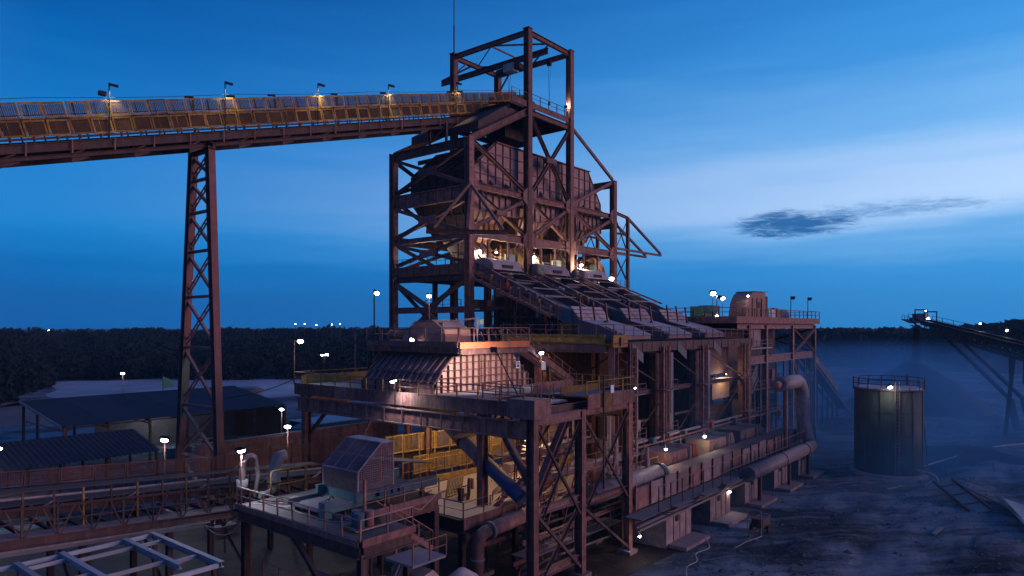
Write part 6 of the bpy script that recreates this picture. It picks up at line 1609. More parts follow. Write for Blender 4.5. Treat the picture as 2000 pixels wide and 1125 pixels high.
for k, (px, py, D_, w_, d_, h_, mm, lab) in enumerate(((615, 838, 108, 15, 7, 2.7, TEAL, 'flat teal container office behind the platform column'), (640, 880, 84, 9, 4, 3.1, SHEET, 'blue-grey container behind the mesh barrier'))):
    x, y = at(px, D_)
    t = thing('site_container', lab, 'container', (x, y, 0), 'site containers')
    box(t, 'body', (x, y, 0), (x + w_, y + d_, h_), mm); box(t, 'roof_panel', (x - .2, y - .2, h_ + .003), (x + w_ + .2, y + d_ + .2, h_ + .12), WHITEF if k == 0 else SHEET)
    for i in range(int(w_ / 1.2)): box(t, 'wall_rib', (x + .3 + i * 1.2, y - .06, .15), (x + .42 + i * 1.2, y - .002, h_ - .15), mm)
    for i in range(2): box(t, 'window', (x + 1 + i * 3.4, y - .05, 1.2), (x + 2.2 + i * 3.4, y - .01, 2.0), BLACK)
# parked truck with its lights on
x, y = at(582, 100)
t = thing('parked_truck', 'teal truck with headlights on left of the platform columns', 'truck', (x, y, 0))
Rm = Matrix.Translation((x, y, 0)) @ Matrix.Rotation(HEAD + R(180), 4, 'Z')
def tbox(name, lo, hi, m, p=None):
    c = [(a + b) / 2 for a, b in zip(lo, hi)]; s = [b - a for a, b in zip(lo, hi)]
    return link(name, unit('box', m), Rm @ Matrix.Translation(c) @ Matrix.Diagonal((*s, 1)), p or t)
cb = tbox('cab', (1.0, -1.2, .9), (3.0, 1.2, 3.2), TEAL); tbox('windscreen', (3.0, -1.05, 2.0), (3.04, 1.05, 2.9), BLACK, cb); tbox('bumper', (2.9, -1.25, .5), (3.15, 1.25, .95), SCG); tbox('cargo_bed', (-4.5, -1.25, 1.1), (.9, 1.25, 3.4), TEAL); tbox('chassis', (-4.5, -.6, .7), (2.9, .6, 1.05), BLACK)
for yy in (-.85, .85): tbox('headlight', (3.05, yy - .17, 1.0), (3.12, yy + .17, 1.3), LAMPW)
for xx in (2.0, -2.2, -3.5):
    for yy in (-1.1, 1.1): link('wheel', unit('pipe', BLACK), Rm @ Matrix.Translation((xx, yy, .5)) @ Matrix.Rotation(R(90), 4, 'X') @ Matrix.Diagonal((1.0, 1.0, .3, 1)), t)
x, y = at(485, 128)
t = thing('water_tank', 'round blue water tank beside the shed roof end', 'tank', (x, y, 0))
tube(t, 'shell', [(x, y, 0), (x, y, 6.5)], [2.6, 2.7], SHEET, 28); tube(t, 'lid', [(x, y, 6.5), (x, y, 6.9)], [2.8, 1.6], SHEET, 28)
x, y = at(318, 150)
t = thing('green_banner', 'small green banner on a pole behind the shed roof', 'banner', (x, y, 0))
beam(t, 'pole', (x, y, 0), (x, y, 7.4), .12, .12, STEELD, 'tube')
o = solid(t, 'cloth', [(x, y, 7.3), (x + 1.8, y - .3, 6.2), (x + 2.2, y - .5, 4.9), (x + .1, y, 4.6), (x + .05, y + .05, 7.3), (x + 1.85, y - .25, 6.2), (x + 2.25, y - .45, 4.9), (x + .15, y + .05, 4.6)], [(0, 1, 2, 3), (7, 6, 5, 4), (0, 4, 5, 1), (1, 5, 6, 2), (2, 6, 7, 3), (3, 7, 4, 0)], GREEN)
x, y = at(693, 175)
t = thing('utility_pole', 'bare utility pole standing before the dark wood', 'pole', (x, y, 0))
beam(t, 'shaft', (x, y, 0), (x, y, 16.5), .3, .3, STEELD, 'tube'); beam(t, 'crossarm', (x - .9, y + 1, 15.8), (x + .9, y - 1, 15.8), .15, .15, STEELD, 'box')

# ================================================================== PLANT CLUTTER: PIPE RACKS, CABLES, CATWALKS
random.seed(71)
def tray(p, a, b, m=SCG, w=.45):
    beam(p, 'cable_tray', a, b, w, .1, m, 'C')
    for k in range(3):
        o = Vector((random.uniform(-.12, .12), random.uniform(-.12, .12), .09 + .05 * k)); tube(p, 'cable', sag(Vector(a) + o, Vector(b) + o, random.uniform(.02, .1), 8), .03, random.choice((BLACK, GALV, BLACK)), 5)
pr_ = thing('pipe_rack', 'rack of horizontal service pipes in front of the screen building columns', 'pipework', (76, 33.9, 4.5))
for (z_, v_, w_, mm) in ((6.4, 34.2, .3, GALV), (6.0, 33.9, .22, STEEL), (5.6, 34.1, .16, SCG)):
    a_ = 59 + random.uniform(0, 5); tube(pr_, 'pipe', [(a_, v_, z_ - 1.2), (a_, v_, z_ - .2), (a_ + .25, v_, z_), (90 + random.uniform(-4, 3), v_, z_)], w_ / 2, mm, 10)
for i in range(9):
    u = 60 + i * 3.6; beam(pr_, 'drop_pipe', (u, 33.9, 3.2), (u + random.uniform(-.4, .4), 34.2, random.choice((6, 6.4, 6.2))), random.choice((.12, .18, .26)), None, random.choice((STEEL, GALV, STEELD, SCG)), 'tube')
    if i % 2: box(pr_, 'valve_box', (u, 33.5, 5.2 + random.random()), (u + .6, 34.0, 6.2 + random.random()), random.choice((STEEL, TEAL, REDP, SCG, YELD)))
for u0, u1 in ((58.6, 68.5), (69.3, 78.5), (79.3, 90.6)):
    beam(pr_, 'brace_rod', (u0, 34.5, 5.4), (u1, 34.5, 11), .1, .1, STEELD, 'L'); beam(pr_, 'brace_rod', (u0, 34.55, 14.9), (u1, 34.55, 11.4), .1, .1, STEELD, 'L')
fbay = thing('bay_machinery', 'dim tangle of ducts, drums and ladders in the far bay', 'machinery', (103, 36.5, 0))
for i in range(26):
    u = random.uniform(94, 121); v = random.uniform(35.2, 39); z_ = random.uniform(0, 11)
    r_ = random.random()
    if r_ < .4: box(fbay, 'box_duct', (u, v, z_), (u + random.uniform(.8, 2.6), v + random.uniform(.6, 1.6), z_ + random.uniform(.6, 2.2)), random.choice((STEEL, STEELP, SCG, STEELD, CONC)))
    elif r_ < .75: beam(fbay, 'pipe', (u, v, max(0, z_ - 3)), (u + random.uniform(-2, 2), v, z_ + 3), random.choice((.2, .3, .5)), None, random.choice((STEEL, GALV, STEELP)), 'tube')
    else: beam(fbay, 'drum', (u, v, z_), (u + 1.4, v, z_), 1.1, 1.1, random.choice((STEELP, SCG, STEEL)), 'pipe')
for z_ in (2.4, 5.6, 9.2):
    box(fbay, 'floor_grating', (93, 34.6, z_), (122, 36.2, z_ + .08), SCG); railing(fbay, [(93, 34.55, z_ + .08), (122, 34.55, z_ + .08)], 1.1, 2.6, STEELP, .06)
for i in range(9): beam(fbay, 'post', (93.6 + i * 3.4, 34.7, 0), (93.6 + i * 3.4, 34.7, 12.9), .22, .22, random.choice((STEEL, STEELP, STEELD)), 'I')
# frame under the crusher platform, seen through its braced bay
uf = thing('platform_underframe', 'crowded steelwork, pipes and hand rails under the crusher platform', 'steelwork', (44, 34, 0))
for i in range(10):
    u = 37.5 + i * 1.15; v = random.uniform(29.5, 38)
    beam(uf, 'post', (u, v, 0), (u, v, random.uniform(4.5, 11.8)), random.choice((.16, .22, .3)), None, random.choice((STEEL, STEELD, STEELP)), 'I')
for z_, v_ in ((1.6, 30.2), (3.2, 29.4), (7.2, 29.6), (8.8, 31), (9.8, 36), (2.4, 33)):
    beam(uf, 'rail_beam', (37, v_, z_), (49, v_, z_ + random.uniform(-.2, .2)), .2, .3, random.choice((STEEL, STEELP, STEELD)), 'I')
for i in range(7): tube(uf, 'pipe', [(37 + i, 29.5 + i * .8, 1.0), (40 + i * .8, 29.4 + i * .8, 1.4 + i * .5), (48, 29.2 + i * .6, 1.2 + i * .6)], .09 + .03 * (i % 3), random.choice((GALV, STEEL, SCG)), 8)
railing(uf, [(37.2, 29.0, 2.2), (49.5, 29.0, 2.2)], 1.1, 1.8, STEELP, .06); box(uf, 'grating', (37.2, 29.0, 2.1), (49.5, 30.6, 2.18), SCG)
railing(uf, [(42.4, 29.4, 7.0), (54, 29.4, 7.0)], 1.1, 1.8, STEELP, .06); box(uf, 'grating', (42.4, 29.4, 6.9), (54, 31.2, 6.98), SCR)
poly_plate(uf, 'sloping_chute', [(43, 30.8, 4.6), (48.6, 30.8, 6.8), (48.6, 33.0, 6.8), (43, 33.0, 4.6)], .3, STEELP)
for i in range(5): beam(uf, 'diagonal', (38 + i * 2.2, 30.6, .4), (40.6 + i * 2.2, 30.6, 6.4), .14, .14, random.choice((STEEL, TEAL, STEELD)), 'L')
for i in range(34):
    u, v, z_ = random.uniform(37, 49), random.uniform(29.2, 37), random.uniform(.3, 10.5); r_ = random.random()
    if r_ < .3: beam(uf, 'strut', (u, v, z_), (u + random.uniform(-2.5, 2.5), v + random.uniform(-1, 1), min(11.5, z_ + random.uniform(.5, 4))), random.choice((.1, .16, .22)), None, random.choice((STEEL, STEELD, STEELP)), 'L')
    elif r_ < .55: beam(uf, 'ledger', (u, v, z_), (min(49, u + random.uniform(2, 6)), v, z_), .16, .24, random.choice((STEEL, STEELP, STEELD)), 'I')
    elif r_ < .75: tube(uf, 'bent_pipe', smooth_path([(u, v, z_), (u + .8, v, z_ + .1), (u + 1.2, v, z_ + .9), (u + 1.3, v, z_ + 2.2)], 4), random.choice((.08, .14, .22)), random.choice((GALV, STEEL, SCG, STEELP)), 9)
    else: box(uf, 'machine_box', (u, v, z_), (u + random.uniform(.5, 1.8), v + random.uniform(.4, 1.2), z_ + random.uniform(.5, 1.6)), random.choice((STEELP, SCR, STEEL, SCG, STEELD)))
for z_ in (4.2, 8.9):
    railing(uf, [(37.2, 31.4, z_), (48.6, 31.4, z_)], 1.05, 1.7, STEELP, .055); box(uf, 'grating', (37.2, 31.4, z_ - .08), (48.6, 32.2, z_), SCG)
gp_ = thing('ground_pipework', 'tangle of pipes, valves and posts on the floor below the feeder platform', 'pipework', (27, 33, 0))
for i in range(26):
    u, v = random.uniform(20, 33), random.uniform(27.5, 38); z_ = random.uniform(.2, 2.2)
    if i % 3 == 0: tube(gp_, 'pipe', smooth_path([(u, v, z_), (u + 1.2, v + .2, z_), (u + 2.2, v - .4, z_ + .6), (u + 3.4, v - .5, z_ + .5)], 4), random.choice((.07, .12, .2)), random.choice((GALV, STEEL, SCG)), 9)
    elif i % 3 == 1: beam(gp_, 'post', (u, v, 0), (u, v, random.uniform(1.5, 5.5)), .14, .14, random.choice((STEEL, STEELD)), 'I')
    else: box(gp_, 'valve_block', (u, v, 0), (u + random.uniform(.4, 1.2), v + random.uniform(.4, 1.2), random.uniform(.4, 1.4)), random.choice((STEEL, STEELP, CONC, SCG, ORANGE)))
# machines between crusher platform and screen building
mg = thing('middle_machinery', 'dusty machine floor between the crusher platform and screen building', 'machinery', (53, 34, 0))
box(mg, 'floor_plate', (49.6, 31.2, 4.4), (60, 43, 4.5), SCR); railing(mg, [(49.6, 31.2, 4.5), (60, 31.2, 4.5)], 1.1, 1.8, STEELP, .06)
for i in range(16):
    u, v = random.uniform(50, 58.5), random.uniform(32, 42); h_ = random.uniform(.8, 3.2)
    if i % 3: box(mg, 'machine_block', (u, v, 4.5), (u + random.uniform(.6, 2), v + random.uniform(.6, 1.6), 4.5 + h_), random.choice((STEELP, SCR, STEEL, CONC, YELD, SCG)))
    else: beam(mg, 'stand_pipe', (u, v, 4.5), (u, v, 4.5 + h_ * 2.6), random.choice((.2, .35, .5)), None, random.choice((GALV, STEEL, STEELP)), 'tube')
for i in range(4): beam(mg, 'column', (50.5 + i * 2.6, 32.2, 0), (50.5 + i * 2.6, 32.2, 4.4), .3, .3, STEELD, 'I')
# lit gear inside the tower under the bin
tg = thing('feeder_floor_gear', 'lamp-lit posts, pipes and yellow beams on the feeder floor under the bin', 'machinery', (75, 58, 24.4))
box(tg, 'floor_plate', (66.1, 54.9, 24.36), (90.2, 67.3, 24.44), STEELD)
CRM = MATS['cream_plate']
for i in range(20):
    u = 60 + i * 1.5; v = random.uniform(56, 60)
    beam(tg, 'post', (u, v, 24.44), (u + random.uniform(-.1, .1), v, 28.3), random.choice((.14, .2, .28)), None, random.choice((STEEL, YELD, STEELP, CRM, YEL)), 'I')
    if i % 2: box(tg, 'equipment_box', (u, v - 1, 24.45), (u + random.uniform(.6, 1.3), v - .2, 24.45 + random.uniform(.8, 2.2)), random.choice((COVER, CRM, SCG, MATS['pale_green_cabinet'], STEELP)))
for z_ in (25.6, 26.9, 27.9): tube(tg, 'pipe', [(59.6, 56.2 + z_ - 25, z_), (74, 56.5 + z_ - 25, z_ + .1), (90, 56.1 + z_ - 25, z_)], .1, random.choice((STEEL, YELD, GALV)), 8)
for i in range(3): beam(tg, 'yellow_beam', (61 + i * 9.8, 58.8, 27.9), (67.5 + i * 9.8, 58.8, 27.9), .3, .5, YEL, 'I')
railing(tg, [(62.6, 54.3, 24.5), (90.2, 54.3, 24.5)], 1.1, 1.8, STEELP, .055)
extrude(tg, 'curved_chute', [(84.5, 27.6), (86.5, 28.2), (89.2, 27.2), (90.3, 25.2), (89.6, 25.0), (88.3, 26.6), (86.4, 27.2)], 1, 55.4, 58.0, mat('worn_orange_plate', (.40, .17, .05), (.28, .11, .04), None))
# walkways and gear between the screens
random.seed(91)
for k, u0 in enumerate(US):
    t = thing('screen_walkway', ['stepped walkway with rails along the first screen', 'stepped walkway with rails and grease lines along the middle screen', 'stepped walkway with rails along the last screen'][k], 'walkway', (u0 - 1.4, 47, 19), 'walkways between the screens')
    z = lambda v, d_=0: 19.9 + (24.5 - 19.9) / 11.3 * (v - 42) + d_
    for i in range(16):
        v = 42.6 + i * .66; box(t, 'tread', (u0 - 1.9, v, z(v, -.9)), (u0 - .95, v + .5, z(v, -.84)), SCG)
    for uu in (u0 - 1.95,):
        beam(t, 'stringer', (uu, 42.4, z(42.4, -1.0)), (uu, 53.4, z(53.4, -1.0)), .1, .3, STEEL, 'C')
        beam(t, 'handrail', (uu, 42.4, z(42.4, .2)), (uu, 53.4, z(53.4, .2)), .06, .06, STEELP, 'tube'); beam(t, 'mid_rail', (uu, 42.4, z(42.4, -.35)), (uu, 53.4, z(53.4, -.35)), .05, .05, STEEL, 'tube')
        for i in range(9): v = 42.4 + i * 1.37; beam(t, 'rail_post', (uu, v, z(v, -1.0)), (uu, v, z(v, .2)), .07, .07, STEEL, 'L')
    for i in range(7):
        v = 43.6 + i * 1.3 + random.uniform(-.3, .3); h_ = random.uniform(.25, .7)
        box(t, 'gear_box', (u0 - .85, v, z(v, -.5)), (u0 - .3, v + random.uniform(.3, .8), z(v, -.5) + h_), random.choice((STEEL, SCR, MOTOR, YELD, STEELD, ORANGE)))
    for i in range(3): tube(t, 'hose', sag((u0 - .5, 44 + i * 2.6, z(44 + i * 2.6, .1)), (u0 + 1.2, 45.6 + i * 2.6, z(45.6 + i * 2.6, .2)), .3, 8), .05, BLACK, 6)
    for i in range(4):
        v = 44 + i * 2.4; beam(t, 'spray_pipe', (u0 + .2, v, z(v, .55)), (u0 + 5.2, v, z(v, .55)), .14, .14, random.choice((SCG, STEEL, GALV)), 'tube')
    beam(t, 'header_pipe', (u0 + 5.1, 43.4, z(43.4, .6)), (u0 + 5.1, 52, z(52, .6)), .22, .22, STEEL, 'tube')
# frames, ladders and landings that stand in front of the shafts
for k, u in enumerate((59.4, 66.4, 76.2, 89.2)):
    t = thing('ladder_tower', ['caged ladder and landings on the first column of the screen building', 'caged ladder and landings between the first and second shafts', 'caged ladder and landings between the second shaft and the lit plate', 'caged ladder and landings right of the lit plate'][k], 'ladder', (u + 1, 34, 0), 'ladder frames on the screen building')
    for s_ in (0, 1.3): beam(t, 'frame_post', (u + s_, 33.9, 3.3), (u + s_, 33.9, 15.9), .22, .26, STEELP if s_ else STEEL, 'I')
    for i in range(22): beam(t, 'ladder_rung', (u + .4, 33.82, 3.8 + i * .54), (u + .9, 33.82, 3.8 + i * .54), .05, .05, STEELP, 'tube')
    for s_ in (.4, .9): beam(t, 'ladder_rail', (u + s_, 33.82, 3.4), (u + s_, 33.82, 15.8), .06, .08, STEELP, 'box')
    for z_ in (6.9, 11.3):
        box(t, 'landing', (u - .5, 33.2, z_), (u + 2.0, 34.3, z_ + .1), SCG); railing(t, [(u - .5, 33.2, z_ + .1), (u + 2.0, 33.2, z_ + .1)], 1.0, 1.2, STEELP, .05)
    for z_ in (5.1, 8.6, 9.9, 13.2): beam(t, 'tie', (u - .1, 33.95, z_), (u + 1.4, 33.95, z_), .1, .14, STEEL, 'box')
    for i in range(5): beam(t, 'conduit', (u + 1.5 + i * .12, 34.1, 3.4), (u + 1.5 + i * .12, 34.1, 12 + i * .7), .07, .07, random.choice((GALV, STEEL, SCG, BLACK)), 'tube')
    box(t, 'junction_box', (u + 1.5, 33.9, 7.6), (u + 2.2, 34.1, 8.7), random.choice((SCG, COVER, TEAL)))
    beam(t, 'diagonal', (u, 33.9, 9.9), (u + 1.3, 33.9, 13.2), .1, .1, STEEL, 'L'); beam(t, 'diagonal', (u + 1.3, 33.9, 5.1), (u, 33.9, 8.6), .1, .1, STEEL, 'L')
# bundles of cables strung along the gallery
t = thing('gallery_cables', 'bundle of loose cables strung along the lower gallery pipes', 'cables', (68, 25.4, 3))
for k in range(6): tube(t, 'cable', sum([sag((50 + 6 * i, 25.3 - .04 * k, 3.15 + .08 * k), (56 + 6 * i, 25.3 - .04 * k, 3.15 + .08 * k), .2 + .07 * k, 6)[:-1] for i in range(6)], []), .03, (BLACK, GALV, STEELD)[k % 3], 5)
# loose cables and hoses hanging on the feeder platform and hopper deck
for k, (a, b, sg, lab) in enumerate((((23.2, 40.9, 9.5), (22.4, 45.2, 8.1), .5, 'cable drooping from the corner lamp pole to the low conveyor'), ((38.1, 47.4, 17.4), (30.9, 60.6, 11.5), 1.4, 'long cable drooping from the hopper deck to the trestle'), ((46.8, 36.5, 17.6), (57.3, 41.2, 18.3), .6, 'cable sagging from the hopper deck to the yellow walkway'))):
    tag(tube(None, 'cable', sag(a, b, sg, 14), .035, BLACK, 6), lab, 'cable')
# litter of small scrap and stones on the yard
sv_, sf_ = [], []
for i in range(2600):
    u = random.uniform(48, 150); v = random.uniform(-6, 25) if u > 60 else random.uniform(14, 25)
    r_ = random.uniform(.04, .15) * (2.4 if random.random() < .09 else 1); z_ = ground_z(u, v)
    k = len(sv_); rr = [random.uniform(.6, 1.2) for _ in range(6)]
    for d_, q_ in zip(((1, 0, 0), (0, 1, 0), (-1, 0, 0), (0, -1, 0), (0, 0, .8), (0, 0, -.5)), rr): sv_.append((u + d_[0] * r_ * q_, v + d_[1] * r_ * q_, z_ + d_[2] * r_ * q_ + .02))
    sf_ += [(k + a_, k + (a_ + 1) % 4, k + 4) for a_ in range(4)] + [(k + (a_ + 1) % 4, k + a_, k + 5) for a_ in range(4)]
o = link('rubble', raw(sv_, sf_, 'rubble', mat('yard_stone', (.085, .12, .15), (.03, .045, .06), None, rnd=0, bump=0)), Matrix()); o['kind'] = 'stuff'; o['label'] = 'stones and spilled ore scattered over the dirt yard'
# scrap planks and rails on the yard
for k in range(9):
    u, v = ((96, 12.2), (92.5, 13.0), (104, 11.0), (100.5, 8.0), (72, 9.5), (70, 17.8), (66.5, 6.5), (88, 15.4), (110, 15.5))[k]
    a_ = (20, 160, 35, 12, 170, 28, 5, 150, 40)[k]; ln = (5, 3.4, 6, 4.2, 3, 2.6, 4.5, 4, 5)[k]
    z_ = ground_z(u, v) + .12
    tag(beam(None, 'scrap_bar', (u, v, z_), (u + ln * math.cos(R(a_)), v + ln * .5 * math.sin(R(a_)), ground_z(u + ln * math.cos(R(a_)), v + ln * .5 * math.sin(R(a_))) + .12), (.16, .3, .12)[k % 3], .12, (STEELD, SHEET, STEEL)[k % 3], ('I', 'box', 'L')[k % 3]),
        ('dark scrap bar lying between tank and scrap panel', 'grey plank lying against the tank foot', 'rusty angle lying behind the scrap panel', 'dark scrap bar beyond the scrap panel, nearest the spoil heap', 'grey plank lying alone in the open near yard', 'rusty angle lying in the yard before the third pier', 'dark scrap bar lying nearest the bottom of the yard', 'grey plank lying just left of the tank foot', 'rusty angle lying right of the tank by the hose')[k], 'scrap', 'loose scrap bars in the yard')

# ================================================================== LIT LAMPS
def px3(px, py, D): x, y = at(px, D); return Vector((x, y, 18 + (638 - py) / 1354 * D))
CAMD = (-CH, -SH, -.45)
def post_lamp(lab, q, base_z, power, size=.5, aim=CAMD, off=(0, 0), **k):
    b = (q.x + off[0], q.y + off[1], base_z)
    return flood('pole_lamp', lab, b, (b[0], b[1], q.z + .1), tuple(q), power, aim, (.93, .97, 1), size, .1, True, 'lit lamps on poles', True, k.get('m', STEEL), 150)
post_lamp('bright lamp on a pole at the corner of the feeder platform', px3(471, 876, 43.5), 6.8, 330, .55, (.1, -.15, -.9))
post_lamp('bright lamp on a pole behind the rusty mesh guards, before the trestle', px3(322, 857, 63), 0, 240, .62, (-.5, -.4, -.9))
post_lamp('bright lamp at the frame edge near the low shed', px3(-2, 873, 62), 0, 200, .6, (-.4, -.4, -.9))
post_lamp('bright lamp beside the reddish retaining wall, lower of two', px3(562, 831, 66), 0, 200, .55, (-.4, -.5, -.9))
post_lamp('smaller lamp above the retaining wall near the platform corner', px3(550, 798, 84), 0, 180, .5, (-.4, -.5, -.9))
post_lamp('yard lamp on a crossarm pole behind the workshop roof', px3(240, 728, 138), 0, 220, .7, (-.3, -.3, -.9))
post_lamp('lamp on a slim pole at the far end corner of the crusher platform', px3(587, 665, 62.8), 12.85, 110, .5, (-.6, -.5, -.8), (-.35, .45))
post_lamp('bright lamp on a pole clamped to the front of the crusher platform', px3(767, 741, 52.0), 11.4, 300, .55, (.15, -.2, -.9), (0, -.25))
post_lamp('lamp on the upper hopper deck rail', px3(805, 663, 57), 16.5, 60, .42, (-.8, -.3, -.6))
post_lamp('lamp on a pole above the drive housing', px3(838, 577, 62), 16.5, 130, .4, (-.5, -.6, -.8))
post_lamp('lamp on a thin pole beside the sloping gallery', px3(1057, 688, 62), 12.85, 120, .4, (-.4, -.7, -.8))
post_lamp('small lamp at the outer end of the crusher platform by the dark shaft', px3(1239, 757, 56.6), 12.85, 25, .26, (.2, -.6, -.8))
post_lamp('bright lamp on a pole over the green cabinet, taller of two', px3(1392, 572, 107), 18.6, 260, .8, (-.6, -.6, -.7))
post_lamp('bright lamp on a pole over the green cabinet, shorter of two', px3(1411, 582, 109), 18.6, 200, .65, (-.4, -.8, -.7))
t = flood('twin_yard_lamp', 'twin lamps on a pole in the yard before the dark wood', (*at(633, 215), 0), (*at(633, 215), 9.3), tuple(px3(629, 693, 215)), 220, (-.4, -.4, -.9), size=.7, group='lit lamps on poles')
q = px3(638, 693, 215); link('lens', unit('box', LAMPW), Matrix.Translation(q) @ Matrix.Diagonal((.7, .7, .4, 1)), t)
q = Vector((38.6, 33.4, 16.3))
flood('rail_floodlight', 'black floodlight on a leaning pole in front of the ribbed hopper', (37.3, 29.2, 12.0), (38.5, 33.2, 16.4), tuple(q), 620, (.35, 1, -.28), (1, .86, .78), .42, .1, True, 'floodlights on poles', False, BLACK, 110)
# unlit twin lamp posts
for k, (px, py, D_, zb, lab) in enumerate(((736, 572, 60.2, 16.5, 'tall thin lamp post on the corner of the upper hopper deck'), (1404, 580, 106, 18.6, 'unlit twin-head lamp post between the two bright lamps'), (1549, 582, 112, 18.6, 'unlit lamp post over the gearbox row'), (1582, 584, 118, 18.6, 'unlit lamp post at the outer corner of the far deck'))):
    q = px3(px, py, D_)
    flood('lamp_post', lab, (q.x, q.y + .35, zb), (q.x, q.y + .35, q.z + .3), tuple(q), 0, (-.6, -.6, -.6), (1, 1, 1), .5 if k else .4, .13, True, 'lamp posts on the decks', k == 0, BLACK)
# bare bulkhead lamps fixed on the steelwork
def bulk(lab, q, power, size=.34, col=(1, .95, .85), aim=(-.7, -.6, -.5), warm=False, spot=False):
    q = Vector(q)
    return flood('bulkhead_lamp', lab, tuple(q + Vector((0, 0, .55))), tuple(q + Vector((0, 0, .15))), tuple(q), power, aim, col, size, .08, spot, 'bulkhead lamps on the steelwork', 'warm' if warm else True, STEEL, 160)
bulk('lamp inside the left face of the tower, level with the lower cross brace', px3(833, 495, 86), 130, .42)
bulk('lamp in the tower beside the near corner column, above the first screen', px3(936, 491, 84), 420, .52, (1, .9, .7))
bulk('lamp over the second screen behind the tower column', (73.5, 56.4, 27.3), 420, .4, (1, .86, .6))
bulk('lamp over the last screen hood', px3(1135, 518, 96), 380, .45, (1, .85, .55))
bulk('bright lamp at the foot of the outer tower column', px3(1194, 544, 103), 260, .65, (1, .95, .85))
bulk('small lamp on the outrigger frame', px3(1226, 572, 107), 40, .32)
bulk('lamp on the cage post by the head deck rail', (78.5, 54.75, 48.3), 110, .36, (1, .93, .8), (.7, .1, .6))
bulk('small lamp under the far deck edge, near the wire fence', px3(1380, 626, 98), 60, .45)
bulk('small lamp just below the green cabinet', px3(1400, 617, 99), 60, .4)
bulk('small lamp over the middle crusher', px3(1376, 852, 74), 70, .32, (1, .8, .6))
bulk('small lamp over the red-guarded crusher', px3(1300, 877, 66), 60, .28, (1, .75, .5))
bulk('small lamp low between the second and third piers', px3(1425, 960, 66), 14, .24, (1, .8, .6))
bulk('small lamp low behind the platform column', px3(1249, 1047, 54), 14, .22, (1, .8, .6))
bulk('lamp on the rim of the storage tank', px3(1738, 755, 80.7), 45, .5, (1, .9, .7), (-.5, -.5, -.9))
bulk('lamp inside the workshop under the roof', (46.5, 104, 5.6), 110, .5, (.95, .97, 1), (-.2, .4, -.9))
bulk('small lamp at the drive housing roof corner', (93.4, 35.0, 22.2), 15, .25)
# warm lamps under the platform
bulk('warm lamp under the platform above the first yellow guards', (41.5, 41.0, 10.9), 300, .34, (1, .70, .34), (-.2, .6, -.8), True)
bulk('warm lamp under the platform above the farther yellow guards', (50.5, 41.6, 10.2), 340, .34, (1, .68, .30), (-.2, .6, -.8), True)
bulk('warm lamp under the stair opening', (42.8, 33.6, 9.8), 300, .3, (1, .66, .3), (-.6, -.6, -.5), True)
bulk('orange lamp under the yellow walkway of the screen building', (59.0, 43.4, 14.6), 160, .36, (1, .5, .14), (-.8, -.3, -.5), True)
bulk('warm lamp shining on the sandy plate in the last shaft', (87, 35.4, 11.9), 90, .2, (1, .72, .42), (0, .5, -.8), True)
bulk('small warm lamp on the far side of the screen hoods', (66.4, 57.0, 27.4), 260, .3, (1, .7, .3), (-.5, -.5, -.6), True)
# stacker lamps
for k, (px, py, D_, pw, lab) in enumerate(((1796, 621, 149, 150, 'outer lamp on the stacker nose'), (1812, 622, 147, 200, 'brighter inner lamp on the stacker head'), (1808, 606, 148, 60, 'lamp on top of the stacker portal'), (1914, 632, 128, 30, 'small lamp halfway along the stacker boom'), (1966, 645, 120, 30, 'small lamp on the stacker boom nearest the frame edge'))):
    bulk(lab, px3(px, py, D_), pw, .55 if k < 2 else .35)
# far settlement lights on the ridge of the wood
for k, (px, py) in enumerate(((577, 633), (595, 633), (618, 635), (648, 634), (664, 633), (95, 645))):
    x, y = at(px, 330)
    q = px3(px, py, 330)
    t = thing('distant_street_lamp', ['distant street lamp at the left end of the row on the wooded ridge', 'second distant street lamp of the row on the wooded ridge', 'third distant street lamp of the row on the wooded ridge', 'fourth distant street lamp of the row on the wooded ridge', 'distant street lamp at the right end of the row on the wooded ridge', 'lone distant street lamp above the wood far from the others'][k], 'street lamp', (x, y, 0), 'distant street lamps')
    beam(t, 'pole', (x, y, 0), (x, y, q.z), .25, .25, STEELD, 'tube'); link('lens', unit('tube', LAMPW), Matrix.Translation(q) @ Matrix.Diagonal((.32, .32, .28, 1)), t)

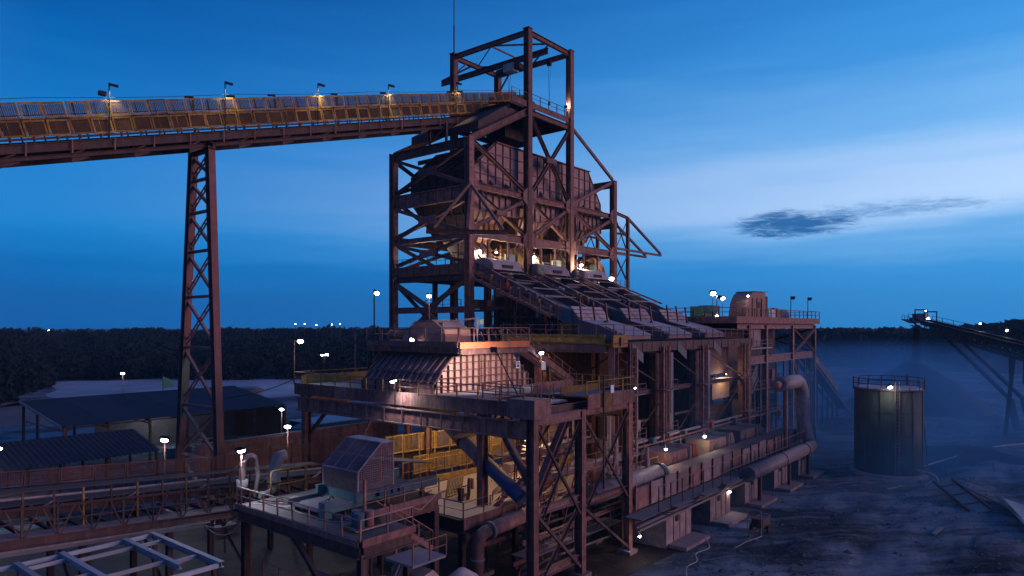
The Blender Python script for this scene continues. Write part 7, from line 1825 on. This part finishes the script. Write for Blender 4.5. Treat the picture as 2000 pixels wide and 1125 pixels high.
# ================================================================== HAZE
HAZE = True
if HAZE:
    hm = bpy.data.materials.new('haze_air'); hm.use_nodes = True
    t = hm.node_tree; t.nodes.clear()
    o = N(t, 'ShaderNodeOutputMaterial'); v = N(t, 'ShaderNodeVolumePrincipled')
    v.inputs['Color'].default_value = (.26, .62, 1.0, 1); v.inputs['Density'].default_value = .0002; v.inputs['Anisotropy'].default_value = .0
    L(t, v.outputs[0], o.inputs['Volume'])
    hz = link('haze', unit('box', STEEL).copy(), Matrix.Translation((560, 430, 33)) @ Matrix.Diagonal((1600, 1500, 68.2, 1)))
    hz.data.materials.clear(); hz.data.materials.append(hm)
    hz['kind'] = 'stuff'; hz['label'] = 'thin blue evening haze over the plant'

    # dust hanging round the stockpile, the tank and the far bay
    dm = bpy.data.materials.new('hanging_dust'); dm.use_nodes = True
    t = dm.node_tree; t.nodes.clear()
    o = N(t, 'ShaderNodeOutputMaterial'); v = N(t, 'ShaderNodeVolumePrincipled')
    v.inputs['Color'].default_value = (.13, .50, 1.0, 1)
    tcn = N(t, 'ShaderNodeTexCoord')
    sp_ = N(t, 'ShaderNodeSeparateXYZ'); L(t, tcn.outputs['Object'], sp_.inputs[0])
    fall = None
    for i in range(3):
        q = math_node(t, 'MULTIPLY', math_node(t, 'ABSOLUTE', sp_.outputs[i]), 2.0)
        q = math_node(t, 'SUBTRACT', 1.0, math_node(t, 'POWER', q, 2.0), True)
        fall = q if fall is None else math_node(t, 'MULTIPLY', fall, q)
    geo = N(t, 'ShaderNodeNewGeometry')
    nn2 = N(t, 'ShaderNodeTexNoise'); nn2.inputs['Scale'].default_value = .055; nn2.inputs['Detail'].default_value = 4
    L(t, geo.outputs['Position'], nn2.inputs[0])
    mr = N(t, 'ShaderNodeMapRange'); mr.inputs[1].default_value = .4; mr.inputs[2].default_value = .65; mr.inputs[3].default_value = .1; mr.inputs[4].default_value = 1.7
    L(t, nn2.outputs[0], mr.inputs[0])
    L(t, math_node(t, 'MULTIPLY', math_node(t, 'MULTIPLY', fall, mr.outputs[0]), .033), v.inputs['Density'])
    L(t, v.outputs[0], o.inputs['Volume'])
    dz_ = link('dust_cloud', unit('box', STEEL).copy(), Matrix.Translation((130, 22, 1)) @ Matrix.Diagonal((136, 74, 29, 1)))
    dz_.data.materials.clear(); dz_.data.materials.append(dm)
    dz_['kind'] = 'stuff'; dz_['label'] = 'dust hanging around the stockpile and tank'
